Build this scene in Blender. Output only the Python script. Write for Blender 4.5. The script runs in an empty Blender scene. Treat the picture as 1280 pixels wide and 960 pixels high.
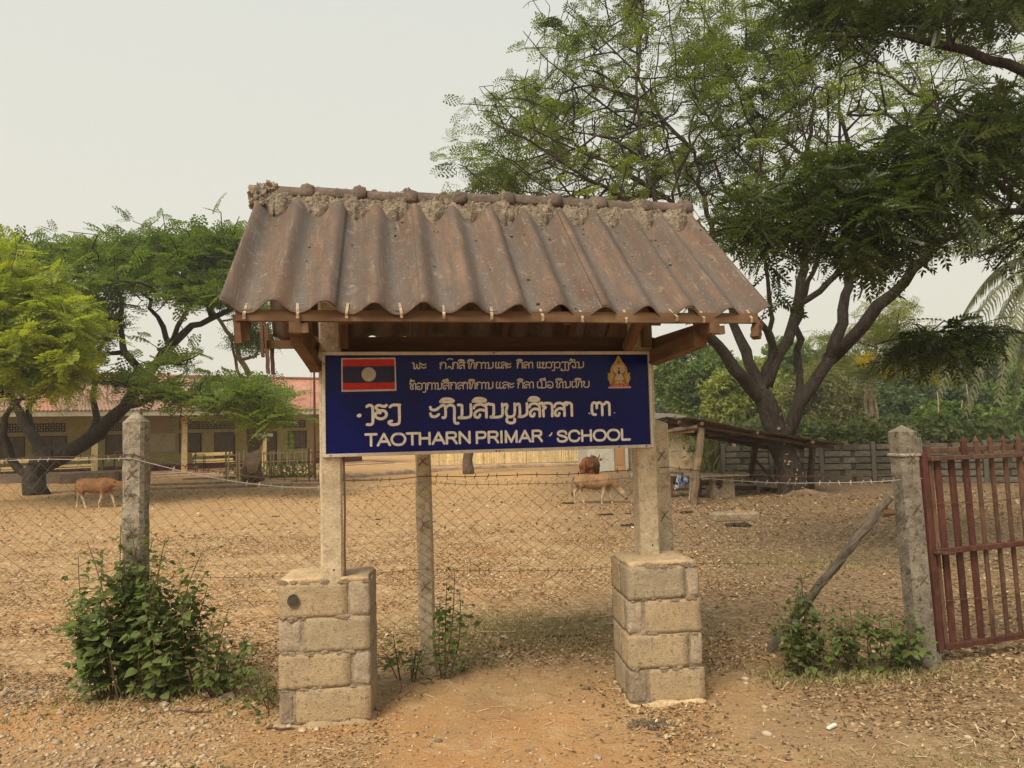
import bpy, bmesh, math, random
import numpy as np
from math import radians, sin, cos, pi, tan, atan2, sqrt
from mathutils import Vector, Matrix, noise as mnoise

random.seed(7)
rng = np.random.default_rng(7)
scene = bpy.context.scene
COL = scene.collection

# ------------------------------------------------------------------ camera
FPX = 960.0                     # focal length in pixels of a 1280 px wide picture
PITCH, ROLL, EYE = 3.46, -1.43, 1.6
cam_d = bpy.data.cameras.new("camera")
cam_d.sensor_fit = 'HORIZONTAL'
cam_d.sensor_width = 36.0
cam_d.lens = 36.0 * FPX / 1280.0
cam_d.clip_start = 0.05
cam_d.clip_end = 3000
cam = bpy.data.objects.new("camera", cam_d)
COL.objects.link(cam)
CM = Matrix.Rotation(radians(90 + PITCH), 4, 'X') @ Matrix.Rotation(radians(ROLL), 4, 'Z')
cam.matrix_world = Matrix.Translation((0, 0, EYE)) @ CM
scene.camera = cam
RM = np.array(CM.to_3x3())
CC = np.array([0, 0, EYE])

# ------------------------------------------------------------------ sky, sun, exposure
SUN_EL, SUN_AZ = 48.0, -152.0        # azimuth measured clockwise from +Y (the view direction)
world = bpy.data.worlds.new("World")
scene.world = world
world.use_nodes = True
nt = world.node_tree
for n in list(nt.nodes): nt.nodes.remove(n)
wo = nt.nodes.new('ShaderNodeOutputWorld')
bg = nt.nodes.new('ShaderNodeBackground')
sky = nt.nodes.new('ShaderNodeTexSky')
sky.sky_type = 'NISHITA'; sky.sun_disc = False
sky.sun_elevation = radians(SUN_EL); sky.sun_rotation = radians(SUN_AZ)
sky.air_density = 1.0; sky.dust_density = 8.0; sky.ozone_density = 1.0
# smoke haze veil over the clear sky: an even cream overcast, warmer near the horizon
tc = nt.nodes.new('ShaderNodeTexCoord'); sp = nt.nodes.new('ShaderNodeSeparateXYZ')
nt.links.new(tc.outputs['Generated'], sp.inputs[0])
rp = nt.nodes.new('ShaderNodeValToRGB')
rp.color_ramp.elements[0].position = 0.0; rp.color_ramp.elements[0].color = (7.25, 6.85, 5.7, 1)
rp.color_ramp.elements[1].position = 0.75; rp.color_ramp.elements[1].color = (5.9, 6.15, 5.85, 1)
nt.links.new(sp.outputs['Z'], rp.inputs[0])
mx = nt.nodes.new('ShaderNodeMixRGB'); mx.inputs[0].default_value = 0.92
nt.links.new(sky.outputs[0], mx.inputs[1]); nt.links.new(rp.outputs[0], mx.inputs[2])
nt.links.new(mx.outputs[0], bg.inputs[0]); bg.inputs[1].default_value = 0.1
nt.links.new(bg.outputs[0], wo.inputs[0])

sun_d = bpy.data.lights.new("sun", 'SUN')
sun_d.energy = 3.6; sun_d.angle = radians(28); sun_d.color = (1.0, 0.89, 0.72)
sun = bpy.data.objects.new("sun", sun_d); COL.objects.link(sun)
sd = Vector((sin(radians(SUN_AZ)) * cos(radians(SUN_EL)), cos(radians(SUN_AZ)) * cos(radians(SUN_EL)), sin(radians(SUN_EL))))
sun.rotation_euler = sd.to_track_quat('Z', 'Y').to_euler()
sun.location = (0, 0, 60)

scene.view_settings.view_transform = 'Standard'
scene.view_settings.look = 'None'
scene.view_settings.exposure = 0.33
scene.view_settings.gamma = 1.0
scene.cycles.max_bounces = 6
scene.cycles.transparent_max_bounces = 8
scene.cycles.volume_bounces = 0
scene.cycles.use_denoising = True

# ------------------------------------------------------------------ measuring helpers
def ray(px, py):
    return RM @ np.array([(px - 640) / FPX, -(py - 480) / FPX, -1.0])
def P(px, py, Y):
    """world point seen at photo pixel (px,py) at distance Y in front"""
    d = ray(px, py); return CC + d * (Y / d[1])
def G(px, py, z=0.0):
    d = ray(px, py); return CC + d * ((z - EYE) / d[2])
def V(p): return Vector((float(p[0]), float(p[1]), float(p[2])))

# value noise, vectorised
_tab = rng.random((256, 256))
def vnoise(x, y):
    xi = np.floor(x).astype(int); yi = np.floor(y).astype(int)
    fx = x - xi; fy = y - yi
    fx = fx * fx * (3 - 2 * fx); fy = fy * fy * (3 - 2 * fy)
    a = _tab[xi % 256, yi % 256]; b = _tab[(xi + 1) % 256, yi % 256]
    c = _tab[xi % 256, (yi + 1) % 256]; d = _tab[(xi + 1) % 256, (yi + 1) % 256]
    return (a * (1 - fx) + b * fx) * (1 - fy) + (c * (1 - fx) + d * fx) * fy - 0.5
def ground_h(x, y):
    x = np.asarray(x, float); y = np.asarray(y, float)
    h = 0.05 * vnoise(x * 0.55 + 3, y * 0.55 + 9) + 0.022 * vnoise(x * 2.1, y * 2.1) + 0.010 * vnoise(x * 7, y * 7) + 0.006 * vnoise(x * 19, y * 19)
    h = h + 0.25 * np.clip((np.hypot(x, y) - 22) / 60, 0, 1) * vnoise(x * 0.12, y * 0.12)
    # low gravel bank at the left by the bush
    h = h + 0.06 * np.exp(-((x + 2.5) / 1.0) ** 2 - ((y - 4.75) / 0.35) ** 2)
    # roots mound round the big tree
    h = h + 0.07 * np.exp(-((x - 6.25) ** 2 + (y - 16.9) ** 2) / 1.0)
    return h
def gz(x, y): return float(ground_h(x, y))

# ------------------------------------------------------------------ object helpers
def tag(o, label=None, cat=None, group=None, kind=None):
    if label: o['label'] = label
    if cat: o['category'] = cat
    if group: o['group'] = group
    if kind: o['kind'] = kind
    return o
def thing(name, loc, label=None, cat=None, group=None, rotz=0.0):
    o = bpy.data.objects.new(name, None); COL.objects.link(o)
    o.empty_display_size = 0.2
    o.location = Vector(loc); o.rotation_euler = (0, 0, rotz)
    tag(o, label, cat, group)
    return o
def root_matrix(root):
    m = Matrix.LocRotScale(root.location, root.rotation_euler, root.scale)
    if root.parent: m = root_matrix(root.parent) @ m
    return m
def mesh_np(name, verts, quads=None, tris=None, smooth=False):
    me = bpy.data.meshes.new(name)
    verts = np.asarray(verts, dtype=np.float32)
    nq = 0 if quads is None else len(quads); ntr = 0 if tris is None else len(tris)
    me.vertices.add(len(verts)); me.vertices.foreach_set('co', verts.ravel())
    me.loops.add(nq * 4 + ntr * 3); me.polygons.add(nq + ntr)
    li = []
    if nq: li.append(np.asarray(quads, dtype=np.int32).ravel())
    if ntr: li.append(np.asarray(tris, dtype=np.int32).ravel())
    me.loops.foreach_set('vertex_index', np.concatenate(li))
    ls = np.concatenate([np.arange(nq) * 4, nq * 4 + np.arange(ntr) * 3]).astype(np.int32)
    me.polygons.foreach_set('loop_start', ls)
    me.polygons.foreach_set('use_smooth', np.full(nq + ntr, smooth))
    me.update(calc_edges=True); me.validate()
    return me
class MB:
    """collects shapes in one mesh"""
    def __init__(s): s.v = []; s.f = []; s.mi = []; s.cur = 0
    def add(s, vs, fs):
        n = len(s.v); s.v += [tuple(float(c) for c in p) for p in vs]
        s.f += [tuple(i + n for i in f) for f in fs]; s.mi += [s.cur] * len(fs)
    def box(s, c, size, rot=None, bevel=0.0, jit=0.0):
        c = Vector(c); hx, hy, hz = size[0] / 2, size[1] / 2, size[2] / 2
        b = min(bevel, hx * .9, hy * .9, hz * .9)
        R = rot if rot is not None else Matrix.Identity(3)
        vs = []; fs = []
        if b <= 0:
            for z in (-hz, hz):
                for x, y in ((-hx, -hy), (hx, -hy), (hx, hy), (-hx, hy)): vs.append(Vector((x, y, z)))
            fs = [(3, 2, 1, 0), (4, 5, 6, 7), (0, 1, 5, 4), (1, 2, 6, 5), (2, 3, 7, 6), (3, 0, 4, 7)]
        else:
            idx = {}
            for sx in (-1, 1):
                for sy in (-1, 1):
                    for sz in (-1, 1):
                        for ax in range(3):
                            h = [hx, hy, hz]; p = [sx * h[0], sy * h[1], sz * h[2]]; sg = (sx, sy, sz)
                            for k in range(3):
                                if k != ax: p[k] -= sg[k] * b
                            idx[(sx, sy, sz, ax)] = len(vs); vs.append(Vector(p))
            for ax in range(3):
                o = [(-1, -1), (1, -1), (1, 1), (-1, 1)]
                for sg in (-1, 1):
                    f = []
                    for a_, b_ in o:
                        t = [0, 0, 0]; t[ax] = sg; t[(ax + 1) % 3] = a_; t[(ax + 2) % 3] = b_
                        f.append(idx[(t[0], t[1], t[2], ax)])
                    fs.append(tuple(f if sg > 0 else f[::-1]))
            for ax in range(3):
                a1, a2 = (ax + 1) % 3, (ax + 2) % 3
                for s1 in (-1, 1):
                    for s2 in (-1, 1):
                        t0 = [0, 0, 0]; t0[ax] = -1; t0[a1] = s1; t0[a2] = s2; t1 = list(t0); t1[ax] = 1
                        f = [idx[(*t0, a1)], idx[(*t1, a1)], idx[(*t1, a2)], idx[(*t0, a2)]]
                        fs.append(tuple(f if s1 * s2 > 0 else f[::-1]))
            for sx in (-1, 1):
                for sy in (-1, 1):
                    for sz in (-1, 1):
                        f = [idx[(sx, sy, sz, k)] for k in range(3)]
                        fs.append(tuple(f if sx * sy * sz > 0 else f[::-1]))
        if jit:
            for p in vs: p += Vector((random.uniform(-jit, jit), random.uniform(-jit, jit), random.uniform(-jit, jit)))
        s.add([c + R @ p for p in vs], fs)
    def beam(s, p0, p1, w, h, bevel=0.004, up=(0, 0, 1), twist=0.0):
        p0 = Vector(p0); p1 = Vector(p1); d = (p1 - p0); L = d.length; x = d.normalized()
        u = Vector(up)
        if abs(x.dot(u)) > .98: u = Vector((0, 1, 0))
        y = u.cross(x).normalized(); z = x.cross(y)
        R = Matrix((x, y, z)).transposed()
        if twist: R = R @ Matrix.Rotation(twist, 3, 'X')
        s.box((p0 + p1) / 2, (L, w, h), R, bevel)
    def tube(s, pts, rad, segs=6, caps=True, rough=0.0, rs=1.0):
        pts = [Vector(p) for p in pts]; n = len(pts)
        if not hasattr(rad, '__len__'): rad = [rad] * n
        t = [(pts[min(i + 1, n - 1)] - pts[max(i - 1, 0)]).normalized() for i in range(n)]
        u = Vector((0, 0, 1)) if abs(t[0].z) < .9 else Vector((1, 0, 0))
        u = (u - t[0] * u.dot(t[0])).normalized()
        vs = []; fs = []
        for i in range(n):
            u = (u - t[i] * u.dot(t[i])); u = u.normalized() if u.length > 1e-6 else t[i].orthogonal().normalized()
            w = t[i].cross(u)
            for k in range(segs):
                a = 2 * pi * k / segs; d = u * cos(a) + w * sin(a); r = rad[i]
                if rough: r *= 1 + rough * mnoise.noise((pts[i] + d * rad[i]) * rs)
                vs.append(pts[i] + d * r)
        for i in range(n - 1):
            for k in range(segs):
                a = i * segs + k; b = i * segs + (k + 1) % segs
                fs.append((a, b, b + segs, a + segs))
        if caps:
            fs.append(tuple(range(segs))[::-1]); fs.append(tuple((n - 1) * segs + k for k in range(segs)))
        s.add(vs, fs)
    def lump(s, c, r, seed=0.0, sub=2, rough=0.35, freq=1.3, squash=(1, 1, 1), rotz=0.0):
        bm = bmesh.new(); bmesh.ops.create_icosphere(bm, subdivisions=sub, radius=1.0)
        cr, sr = cos(rotz), sin(rotz); vs = []
        for v in bm.verts:
            q = v.co * (1 + rough * mnoise.noise(v.co * freq + Vector((seed, seed * 1.7, -seed))))
            q = Vector((q.x * squash[0] * r, q.y * squash[1] * r, q.z * squash[2] * r))
            vs.append(Vector(c) + Vector((q.x * cr - q.y * sr, q.x * sr + q.y * cr, q.z)))
        s.add(vs, [tuple(v.index for v in f.verts) for f in bm.faces]); bm.free()
    def mesh(s, name, world_root=None, smooth=False):
        me = bpy.data.meshes.new(name)
        vs = s.v
        if world_root is not None:
            inv = root_matrix(world_root).inverted()
            vs = [tuple(inv @ Vector(p)) for p in vs]
        me.from_pydata(vs, [], s.f); me.update()
        if smooth: me.polygons.foreach_set('use_smooth', [True] * len(me.polygons))
        if any(s.mi): me.polygons.foreach_set('material_index', s.mi)
        return me
    def build(s, name, mat, parent=None, world=False, smooth=False, origin=None):
        if parent is None and origin is not None:
            o3 = Vector(origin); s.v = [tuple(Vector(p) - o3) for p in s.v]
        me = s.mesh(name, parent if world else None, smooth)
        for m_ in (mat if isinstance(mat, (list, tuple)) else [mat]): me.materials.append(m_)
        o = bpy.data.objects.new(name, me); COL.objects.link(o)
        if parent is not None: o.parent = parent
        elif origin is not None: o.location = origin
        return o
def put(name, me, parent=None, loc=(0, 0, 0), rot=(0, 0, 0), scale=(1, 1, 1)):
    o = bpy.data.objects.new(name, me); COL.objects.link(o)
    if parent is not None: o.parent = parent
    o.location = loc; o.rotation_euler = rot; o.scale = scale
    return o
def obj_np(name, mat, parent, verts, quads=None, tris=None, smooth=False):
    verts = np.asarray(verts, float)
    if parent is not None:
        inv = np.array(root_matrix(parent).inverted()); verts = verts @ inv[:3, :3].T + inv[:3, 3]
    me = mesh_np(name, verts, quads, tris, smooth)
    for m_ in (mat if isinstance(mat, (list, tuple)) else [mat]): me.materials.append(m_)
    return put(name, me, parent)
def copy_tree(o, parent=None):
    c = o.copy(); COL.objects.link(c); c.parent = parent
    for ch in list(o.children): copy_tree(ch, c)
    return c

# ------------------------------------------------------------------ materials
class NT:
    def __init__(s, name):
        s.m = bpy.data.materials.new(name); s.m.use_nodes = True; s.t = s.m.node_tree
        s.b = s.t.nodes['Principled BSDF']; s.co = s.t.nodes.new('ShaderNodeTexCoord').outputs['Object']
    def n(s, typ, **kw):
        nd = s.t.nodes.new(typ)
        for k, v in kw.items(): setattr(nd, k, v)
        return nd
    def l(s, a, b): s.t.links.new(a, b)
    def noise(s, scale, detail=4, rough=.55, vec=None, sc3=None, dist=0.0):
        nd = s.n('ShaderNodeTexNoise'); nd.inputs['Scale'].default_value = scale
        nd.inputs['Detail'].default_value = detail; nd.inputs['Roughness'].default_value = rough
        nd.inputs['Distortion'].default_value = dist
        v = vec or s.co
        if sc3:
            mp = s.n('ShaderNodeMapping'); mp.inputs['Scale'].default_value = sc3; s.l(v, mp.inputs[0]); v = mp.outputs[0]
        s.l(v, nd.inputs['Vector']); return nd.outputs['Fac']
    def ramp(s, fac, stops, interp='LINEAR'):
        nd = s.n('ShaderNodeValToRGB'); cr = nd.color_ramp; cr.interpolation = interp
        while len(cr.elements) < len(stops): cr.elements.new(0.5)
        for e, (p, c) in zip(cr.elements, stops):
            e.position = p; e.color = (*c, 1) if len(c) == 3 else c
        s.l(fac, nd.inputs[0]); return nd.outputs[0]
    def step(s, fac, a, b):
        nd = s.n('ShaderNodeMapRange'); nd.inputs['From Min'].default_value = a; nd.inputs['From Max'].default_value = b
        s.l(fac, nd.inputs['Value']); return nd.outputs[0]
    def mix(s, fac, a, b, mode='MIX'):
        nd = s.n('ShaderNodeMixRGB', blend_type=mode)
        for i, x in ((0, fac), (1, a), (2, b)):
            if isinstance(x, (int, float)): nd.inputs[i].default_value = x if i == 0 else (x, x, x, 1)
            elif isinstance(x, tuple): nd.inputs[i].default_value = (*x, 1)
            else: s.l(x, nd.inputs[i])
        return nd.outputs[0]
    def math(s, op, a, b=None):
        nd = s.n('ShaderNodeMath', operation=op)
        for i, x in ((0, a), (1, b)):
            if x is None: continue
            if isinstance(x, (int, float)): nd.inputs[i].default_value = x
            else: s.l(x, nd.inputs[i])
        return nd.outputs[0]
    def sep(s, vec=None):
        nd = s.n('ShaderNodeSeparateXYZ'); s.l(vec or s.co, nd.inputs[0]); return nd.outputs
    def bump(s, h, strength=.5, dist=.01, prev=None):
        nd = s.n('ShaderNodeBump'); nd.inputs['Strength'].default_value = strength; nd.inputs['Distance'].default_value = dist
        s.l(h, nd.inputs['Height'])
        if prev is not None: s.l(prev, nd.inputs['Normal'])
        s.l(nd.outputs[0], s.b.inputs['Normal']); return nd.outputs[0]
    def fin(s, col, rough=.9, spec=.3, bumph=None, bs=.5, bd=.01, metal=0):
        if isinstance(col, tuple): s.b.inputs['Base Color'].default_value = (*col, 1)
        else: s.l(col, s.b.inputs['Base Color'])
        if isinstance(rough, (int, float)): s.b.inputs['Roughness'].default_value = rough
        else: s.l(rough, s.b.inputs['Roughness'])
        s.b.inputs['Specular IOR Level'].default_value = spec; s.b.inputs['Metallic'].default_value = metal
        if bumph is not None: s.bump(bumph, bs, bd)
        return s.m

def mottled(name, c0, c1, scale=6, c2=None, rough=.9, spec=.25, bd=.006, bs=.6, fine=60, sc3=None, objvar=0.0, lo=.35, hi=.65, isl=0.0):
    t = NT(name)
    a = t.noise(scale, 5, .6, sc3=sc3); col = t.ramp(a, [(lo, c0), (hi, c1)])
    if c2:
        b = t.noise(scale * 2.7, 4, .65, sc3=sc3, dist=.6); col = t.mix(t.step(b, .52, .68), col, c2)
    f = t.noise(fine, 3, .6, sc3=sc3)
    col = t.mix(1.0, col, t.ramp(f, [(.25, (.72, .72, .72)), (.75, (1.22, 1.22, 1.22))]), 'MULTIPLY')
    if objvar:
        oi = t.n('ShaderNodeObjectInfo').outputs['Random']
        col = t.mix(1.0, col, t.ramp(oi, [(0, (1 - objvar,) * 3), (1, (1 + objvar,) * 3)]), 'MULTIPLY')
    if isl:
        gi = t.n('ShaderNodeNewGeometry').outputs['Random Per Island']
        col = t.mix(1.0, col, t.ramp(gi, [(0, (1 - isl,) * 3), (1, (1 + isl,) * 3)]), 'MULTIPLY')
    h = t.mix(.5, a, f)
    return t.fin(col, rough, spec, h, bs, bd)

def leafmat(name, cs, trans=.35, rough=.5, spec=.25, patch=.5):
    """leaf colours cs (list) picked per leaf, plus slow drift over the crown"""
    t = NT(name)
    gi = t.n('ShaderNodeNewGeometry').outputs['Random Per Island']
    nz = t.noise(patch, 2, .5)
    f = t.math('ADD', t.math('MULTIPLY', gi, .55), t.math('MULTIPLY', t.step(nz, .3, .7), .45))
    k = len(cs); col = t.ramp(f, [(i / (k - 1), c) for i, c in enumerate(cs)])
    t.fin(col, rough, spec)
    tr = t.n('ShaderNodeBsdfTranslucent'); t.l(t.mix(1.0, col, (1.25, 1.3, .6), 'MULTIPLY'), tr.inputs[0])
    ms = t.n('ShaderNodeMixShader'); ms.inputs[0].default_value = trans
    t.l(t.b.outputs[0], ms.inputs[1]); t.l(tr.outputs[0], ms.inputs[2])
    t.l(ms.outputs[0], t.t.nodes['Material Output'].inputs['Surface'])
    return t.m

def woodmat(name, c0, c1, axis=0, rough=.8, spec=.2, c2=None, s=1.0, objvar=.12):
    t = NT(name)
    sc = [28 * s, 28 * s, 28 * s]; sc[axis] = 2.2 * s
    g = t.noise(1.0, 5, .6, sc3=tuple(sc), dist=.5); g2 = t.noise(3.0 * s, 3)
    col = t.mix(t.step(g, .3, .7), c0, c1)
    if c2: col = t.mix(t.step(g2, .5, .7), col, c2)
    oi = t.n('ShaderNodeObjectInfo').outputs['Random']
    col = t.mix(1.0, col, t.ramp(oi, [(0, (1 - objvar,) * 3), (1, (1 + objvar,) * 3)]), 'MULTIPLY')
    return t.fin(col, rough, spec, g, .5, .004)

# ================================================================== GROUND
def ground_material():
    t = NT('ground_dirt')
    X, Y, Z = t.sep()
    n1 = t.noise(0.45, 4, .6); n2 = t.noise(1.9, 5, .65); n3 = t.noise(11, 4, .65); n4 = t.noise(70, 3, .7)
    dirt = t.mix(t.step(n2, .3, .7), (0.335, 0.195, 0.088), (0.42, 0.27, 0.13))
    dirt = t.mix(t.step(n1, .45, .65), dirt, (0.42, 0.215, 0.085))
    dirt = t.mix(t.math('MULTIPLY', t.step(t.noise(.8, 5, .7, dist=.8), .5, .62), .55), dirt, (0.29, 0.20, 0.12)); dirt = t.mix(t.math('MULTIPLY', t.step(t.noise(3.3, 5, .7, dist=.5), .54, .64), .4), dirt, (0.50, 0.37, 0.22))
    # litter: small cells of dry leaf colours
    vo = t.n('ShaderNodeTexVoronoi'); vo.inputs['Scale'].default_value = 26; t.l(t.co, vo.inputs['Vector'])
    wv = t.n('ShaderNodeMapping'); wv.inputs['Scale'].default_value = (1, 1.5, 1)
    nz = t.n('ShaderNodeTexNoise'); nz.inputs['Scale'].default_value = 14
    t.l(t.co, nz.inputs['Vector'])
    ad = t.n('ShaderNodeVectorMath', operation='MULTIPLY_ADD'); t.l(nz.outputs['Color'], ad.inputs[0]); ad.inputs[1].default_value = (.06, .06, .06); t.l(t.co, ad.inputs[2])
    t.l(ad.outputs[0], wv.inputs[0]); t.l(wv.outputs[0], vo.inputs['Vector'])
    cell = t.sep(vo.outputs['Color'])[0]
    lit = t.ramp(cell, [(0, (0.20, 0.12, 0.06)), (.3, (0.36, 0.22, 0.10)), (.6, (0.47, 0.31, 0.155)), (.85, (0.55, 0.39, 0.22)), (1, (0.63, 0.50, 0.32))])
    # litter lies beyond the fence, thinner far left
    wob = t.math('MULTIPLY_ADD' if False else 'ADD', Y, t.math('MULTIPLY', n1, 1.6))
    far = t.step(wob, 5.5, 6.6)
    thin = t.math('MULTIPLY', far, t.step(n2, .25, .55))
    col = t.mix(t.math('MULTIPLY', thin, .8), dirt, lit)
    # far yard is finer and paler
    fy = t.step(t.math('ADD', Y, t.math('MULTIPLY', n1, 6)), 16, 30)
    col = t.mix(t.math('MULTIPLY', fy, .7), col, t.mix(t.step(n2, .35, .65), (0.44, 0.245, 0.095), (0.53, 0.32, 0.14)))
    # browner, darker litter colour towards the right
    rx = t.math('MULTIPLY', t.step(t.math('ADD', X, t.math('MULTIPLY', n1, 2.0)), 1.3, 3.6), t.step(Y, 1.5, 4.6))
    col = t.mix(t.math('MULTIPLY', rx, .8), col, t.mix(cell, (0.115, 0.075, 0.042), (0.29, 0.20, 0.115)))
    # short grass patch just inside the fence
    gx = t.math('MULTIPLY', t.step(t.math('ABSOLUTE', t.math('SUBTRACT', X, .1)), 1.7, .9), t.step(t.math('ABSOLUTE', t.math('SUBTRACT', Y, 6.0)), 1.0, .5))
    col = t.mix(t.math('MULTIPLY', t.math('MULTIPLY', gx, t.step(n3, .42, .6)), .55), col, (0.29, 0.24, 0.12))
    # sparse green tint at places
    gr = t.math('MULTIPLY', t.step(t.noise(1.1, 3, .6), .6, .72), t.step(n3, .45, .65))
    col = t.mix(t.math('MULTIPLY', gr, .3), col, (0.22, 0.20, 0.075))
    col = t.mix(1.0, col, t.ramp(n4, [(.2, (.66, .66, .66)), (.55, (1, 1, 1)), (.85, (1.3, 1.3, 1.28))]), 'MULTIPLY')
    col = t.mix(t.math('MULTIPLY', t.step(n3, .58, .72), .4), col, (0.24, 0.15, 0.08))
    h = t.math('ADD', t.math('MULTIPLY', n3, .8), t.math('ADD', t.math('MULTIPLY', n4, .5), t.math('MULTIPLY', t.math('MULTIPLY', cell, far), .5)))
    return t.fin(col, .95, .15, h, .8, .02)
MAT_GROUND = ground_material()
def build_ground():
    # rings about the viewpoint, finest where the yard is near; a full disc out to the horizon
    nr, na = 400, 620
    r = 0.6 * (1500 / 0.6) ** (np.arange(nr) / (nr - 1))
    r = np.concatenate([np.linspace(0.3, 3.2, 30), 3.2 * (1500 / 3.2) ** (np.arange(1, nr - 29) / (nr - 30))])
    # angular spacing finer in front
    q = np.linspace(-1, 1, na + 1)[:-1]; ang = pi * (0.35 * q + 0.65 * q ** 3)
    A, Rr = np.meshgrid(ang, r)
    X = Rr * np.sin(A); Y = Rr * np.cos(A)
    Z = ground_h(X, Y)
    v = np.stack([X, Y, Z], -1).reshape(-1, 3)
    i, j = np.meshgrid(np.arange(len(r) - 1), np.arange(na), indexing='ij')
    a = (i * na + j).ravel(); b = (i * na + (j + 1) % na).ravel()
    quads = np.stack([a, a + na, b + na, b], -1)
    c = len(v); v = np.vstack([v, [[0, 0, gz(0, 0)]]])
    tris = np.stack([np.full(na, c), np.arange(na), (np.arange(na) + 1) % na], -1)
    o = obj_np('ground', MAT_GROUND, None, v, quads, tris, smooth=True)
    tag(o, 'dry orange and tan dirt yard strewn with leaf litter', kind='structure')
build_ground()

# ================================================================== SIGN SHELTER
SA = radians(12.6)
SU = np.array([cos(SA), sin(SA), 0]); SV = np.array([-sin(SA), cos(SA), 0])
S0 = np.array([-1.08114, 4.36, 0.0])
M_ROOF = None
def roof_material():
    t = NT('roof_sheet_brown')
    n1 = t.noise(1.0, 5, .6, sc3=(4.5, 1.6, 1.6), dist=.6); n2 = t.noise(1.0, 4, .6, sc3=(26, 3.0, 3.0)); n3 = t.noise(55, 4, .7); n4 = t.noise(9, 5, .7)
    col = t.mix(t.step(n1, .35, .65), (0.095, 0.060, 0.042), (0.17, 0.108, 0.072))
    col = t.mix(t.math('MULTIPLY', t.step(n2, .40, .60), .8), col, (0.095, 0.078, 0.066))
    # shade painted in grey along the right flank of each wave, broken by noise
    X, Y, Z = t.sep()
    w = t.math('SINE', t.math('MULTIPLY_ADD' if False else 'MULTIPLY', X, 2 * pi / 0.2283))
    col = t.mix(t.math('MULTIPLY', t.step(w, .2, 1.0), t.math('MULTIPLY', t.step(n4, .3, .6), .8)), col, (0.115, 0.105, 0.095))
    col = t.mix(t.math('MULTIPLY', t.step(n4, .60, .72), .55), col, (0.33, 0.24, 0.17))
    col = t.mix(t.math('MULTIPLY', t.step(n3, .60, .68), .5), col, (0.36, 0.30, 0.235))
    col = t.mix(t.math('MULTIPLY', t.step(t.noise(24, 5, .8), .58, .66), .6), col, (0.06, 0.048, 0.04)); col = t.mix(t.math('MULTIPLY', t.step(t.noise(1.0, 4, .7, sc3=(60, 4, 4)), .58, .7), .5), col, (0.27, 0.20, 0.145))
    col = t.mix(t.math('MULTIPLY', t.step(t.noise(3.1, 5, .7), .56, .7), .7), col, (0.085, 0.066, 0.054))
    return t.fin(col, .82, .3, t.mix(.5, n4, n3), .45, .006)
M_ROOF = roof_material()
M_UNDER = mottled('roof_sheet_underside', (0.16, 0.10, 0.06), (0.24, 0.16, 0.10), 5)
M_RIDGE = mottled('ridge_tile_brown', (0.085, 0.062, 0.05), (0.145, 0.105, 0.082), 9, c2=(0.06, 0.048, 0.04))
M_MORTAR = mottled('crumbled_mortar', (0.185, 0.15, 0.11), (0.30, 0.25, 0.185), 14, c2=(0.10, 0.08, 0.06), bd=.02, bs=1.0, fine=90)
M_BATTEN = woodmat('brown_timber', (0.095, 0.052, 0.028), (0.155, 0.090, 0.048), 0, c2=(0.20, 0.125, 0.07))
M_DARKWOOD = woodmat('dark_timber', (0.075, 0.04, 0.022), (0.135, 0.072, 0.038), 0)
M_HOOK = mottled('hook_metal', (0.26, 0.18, 0.11), (0.44, 0.36, 0.26), 60, c2=(0.22, 0.07, 0.03), rough=.6)
M_POSTC = mottled('pale_concrete', (0.42, 0.335, 0.215), (0.56, 0.46, 0.32), 14, c2=(0.30, 0.25, 0.18), bd=.006, fine=120)
M_POSTG = mottled('grey_weathered_concrete', (0.17, 0.145, 0.11), (0.34, 0.295, 0.225), 14, c2=(0.075, 0.062, 0.048), bd=.012, bs=.9, fine=85)
def block_mat():
    t = NT('porous_block'); n1 = t.noise(5, 5, .65); n2 = t.noise(160, 3, .75); n3 = t.noise(19, 5, .7); oi = t.n('ShaderNodeObjectInfo').outputs['Random']
    base = t.ramp(oi, [(0, (.37, .305, .215)), (.35, (.44, .345, .215)), (.65, (.47, .35, .205)), (1, (.42, .355, .26))])
    col = t.mix(t.math('MULTIPLY', t.step(n1, .45, .7), .55), base, (.26, .20, .14)); col = t.mix(t.math('MULTIPLY', t.step(n3, .56, .68), .5), col, (.52, .42, .28))
    col = t.mix(1.0, col, t.ramp(n2, [(.28, (.42, .42, .42)), (.45, (.95, .95, .95)), (.75, (1.3, 1.3, 1.28))]), 'MULTIPLY')
    n5 = t.noise(42, 4, .8); col = t.mix(t.step(n5, .56, .64), col, (.20, .155, .105)); col = t.mix(t.math('MULTIPLY', t.step(n5, .42, .34), .5), col, (.58, .49, .36))
    X, Y, Z = t.sep(); col = t.mix(t.math('MULTIPLY', t.step(t.math('ADD', Z, t.math('MULTIPLY', n3, .25)), .30, .08), .55), col, (.44, .29, .145))
    return t.fin(col, .95, .15, t.mix(.6, n3, n2), 1.0, .016)
M_BLOCK = block_mat()
M_JOINT = mottled('grey_brown_mortar', (0.21, 0.16, 0.11), (0.31, 0.24, 0.165), 10, c2=(0.17, 0.135, 0.095), bd=.014, bs=.9, fine=60, objvar=.08)
M_GREYC = mottled('grey_cement_smear', (0.27, 0.215, 0.155), (0.38, 0.30, 0.21), 16, c2=(0.23, 0.18, 0.13), bd=.012, bs=.9, fine=70)
M_CAPM = mottled('dusty_pier_top', (0.45, 0.32, 0.18), (0.55, 0.41, 0.25), 12, bd=.02, bs=1.0, fine=60)

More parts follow.
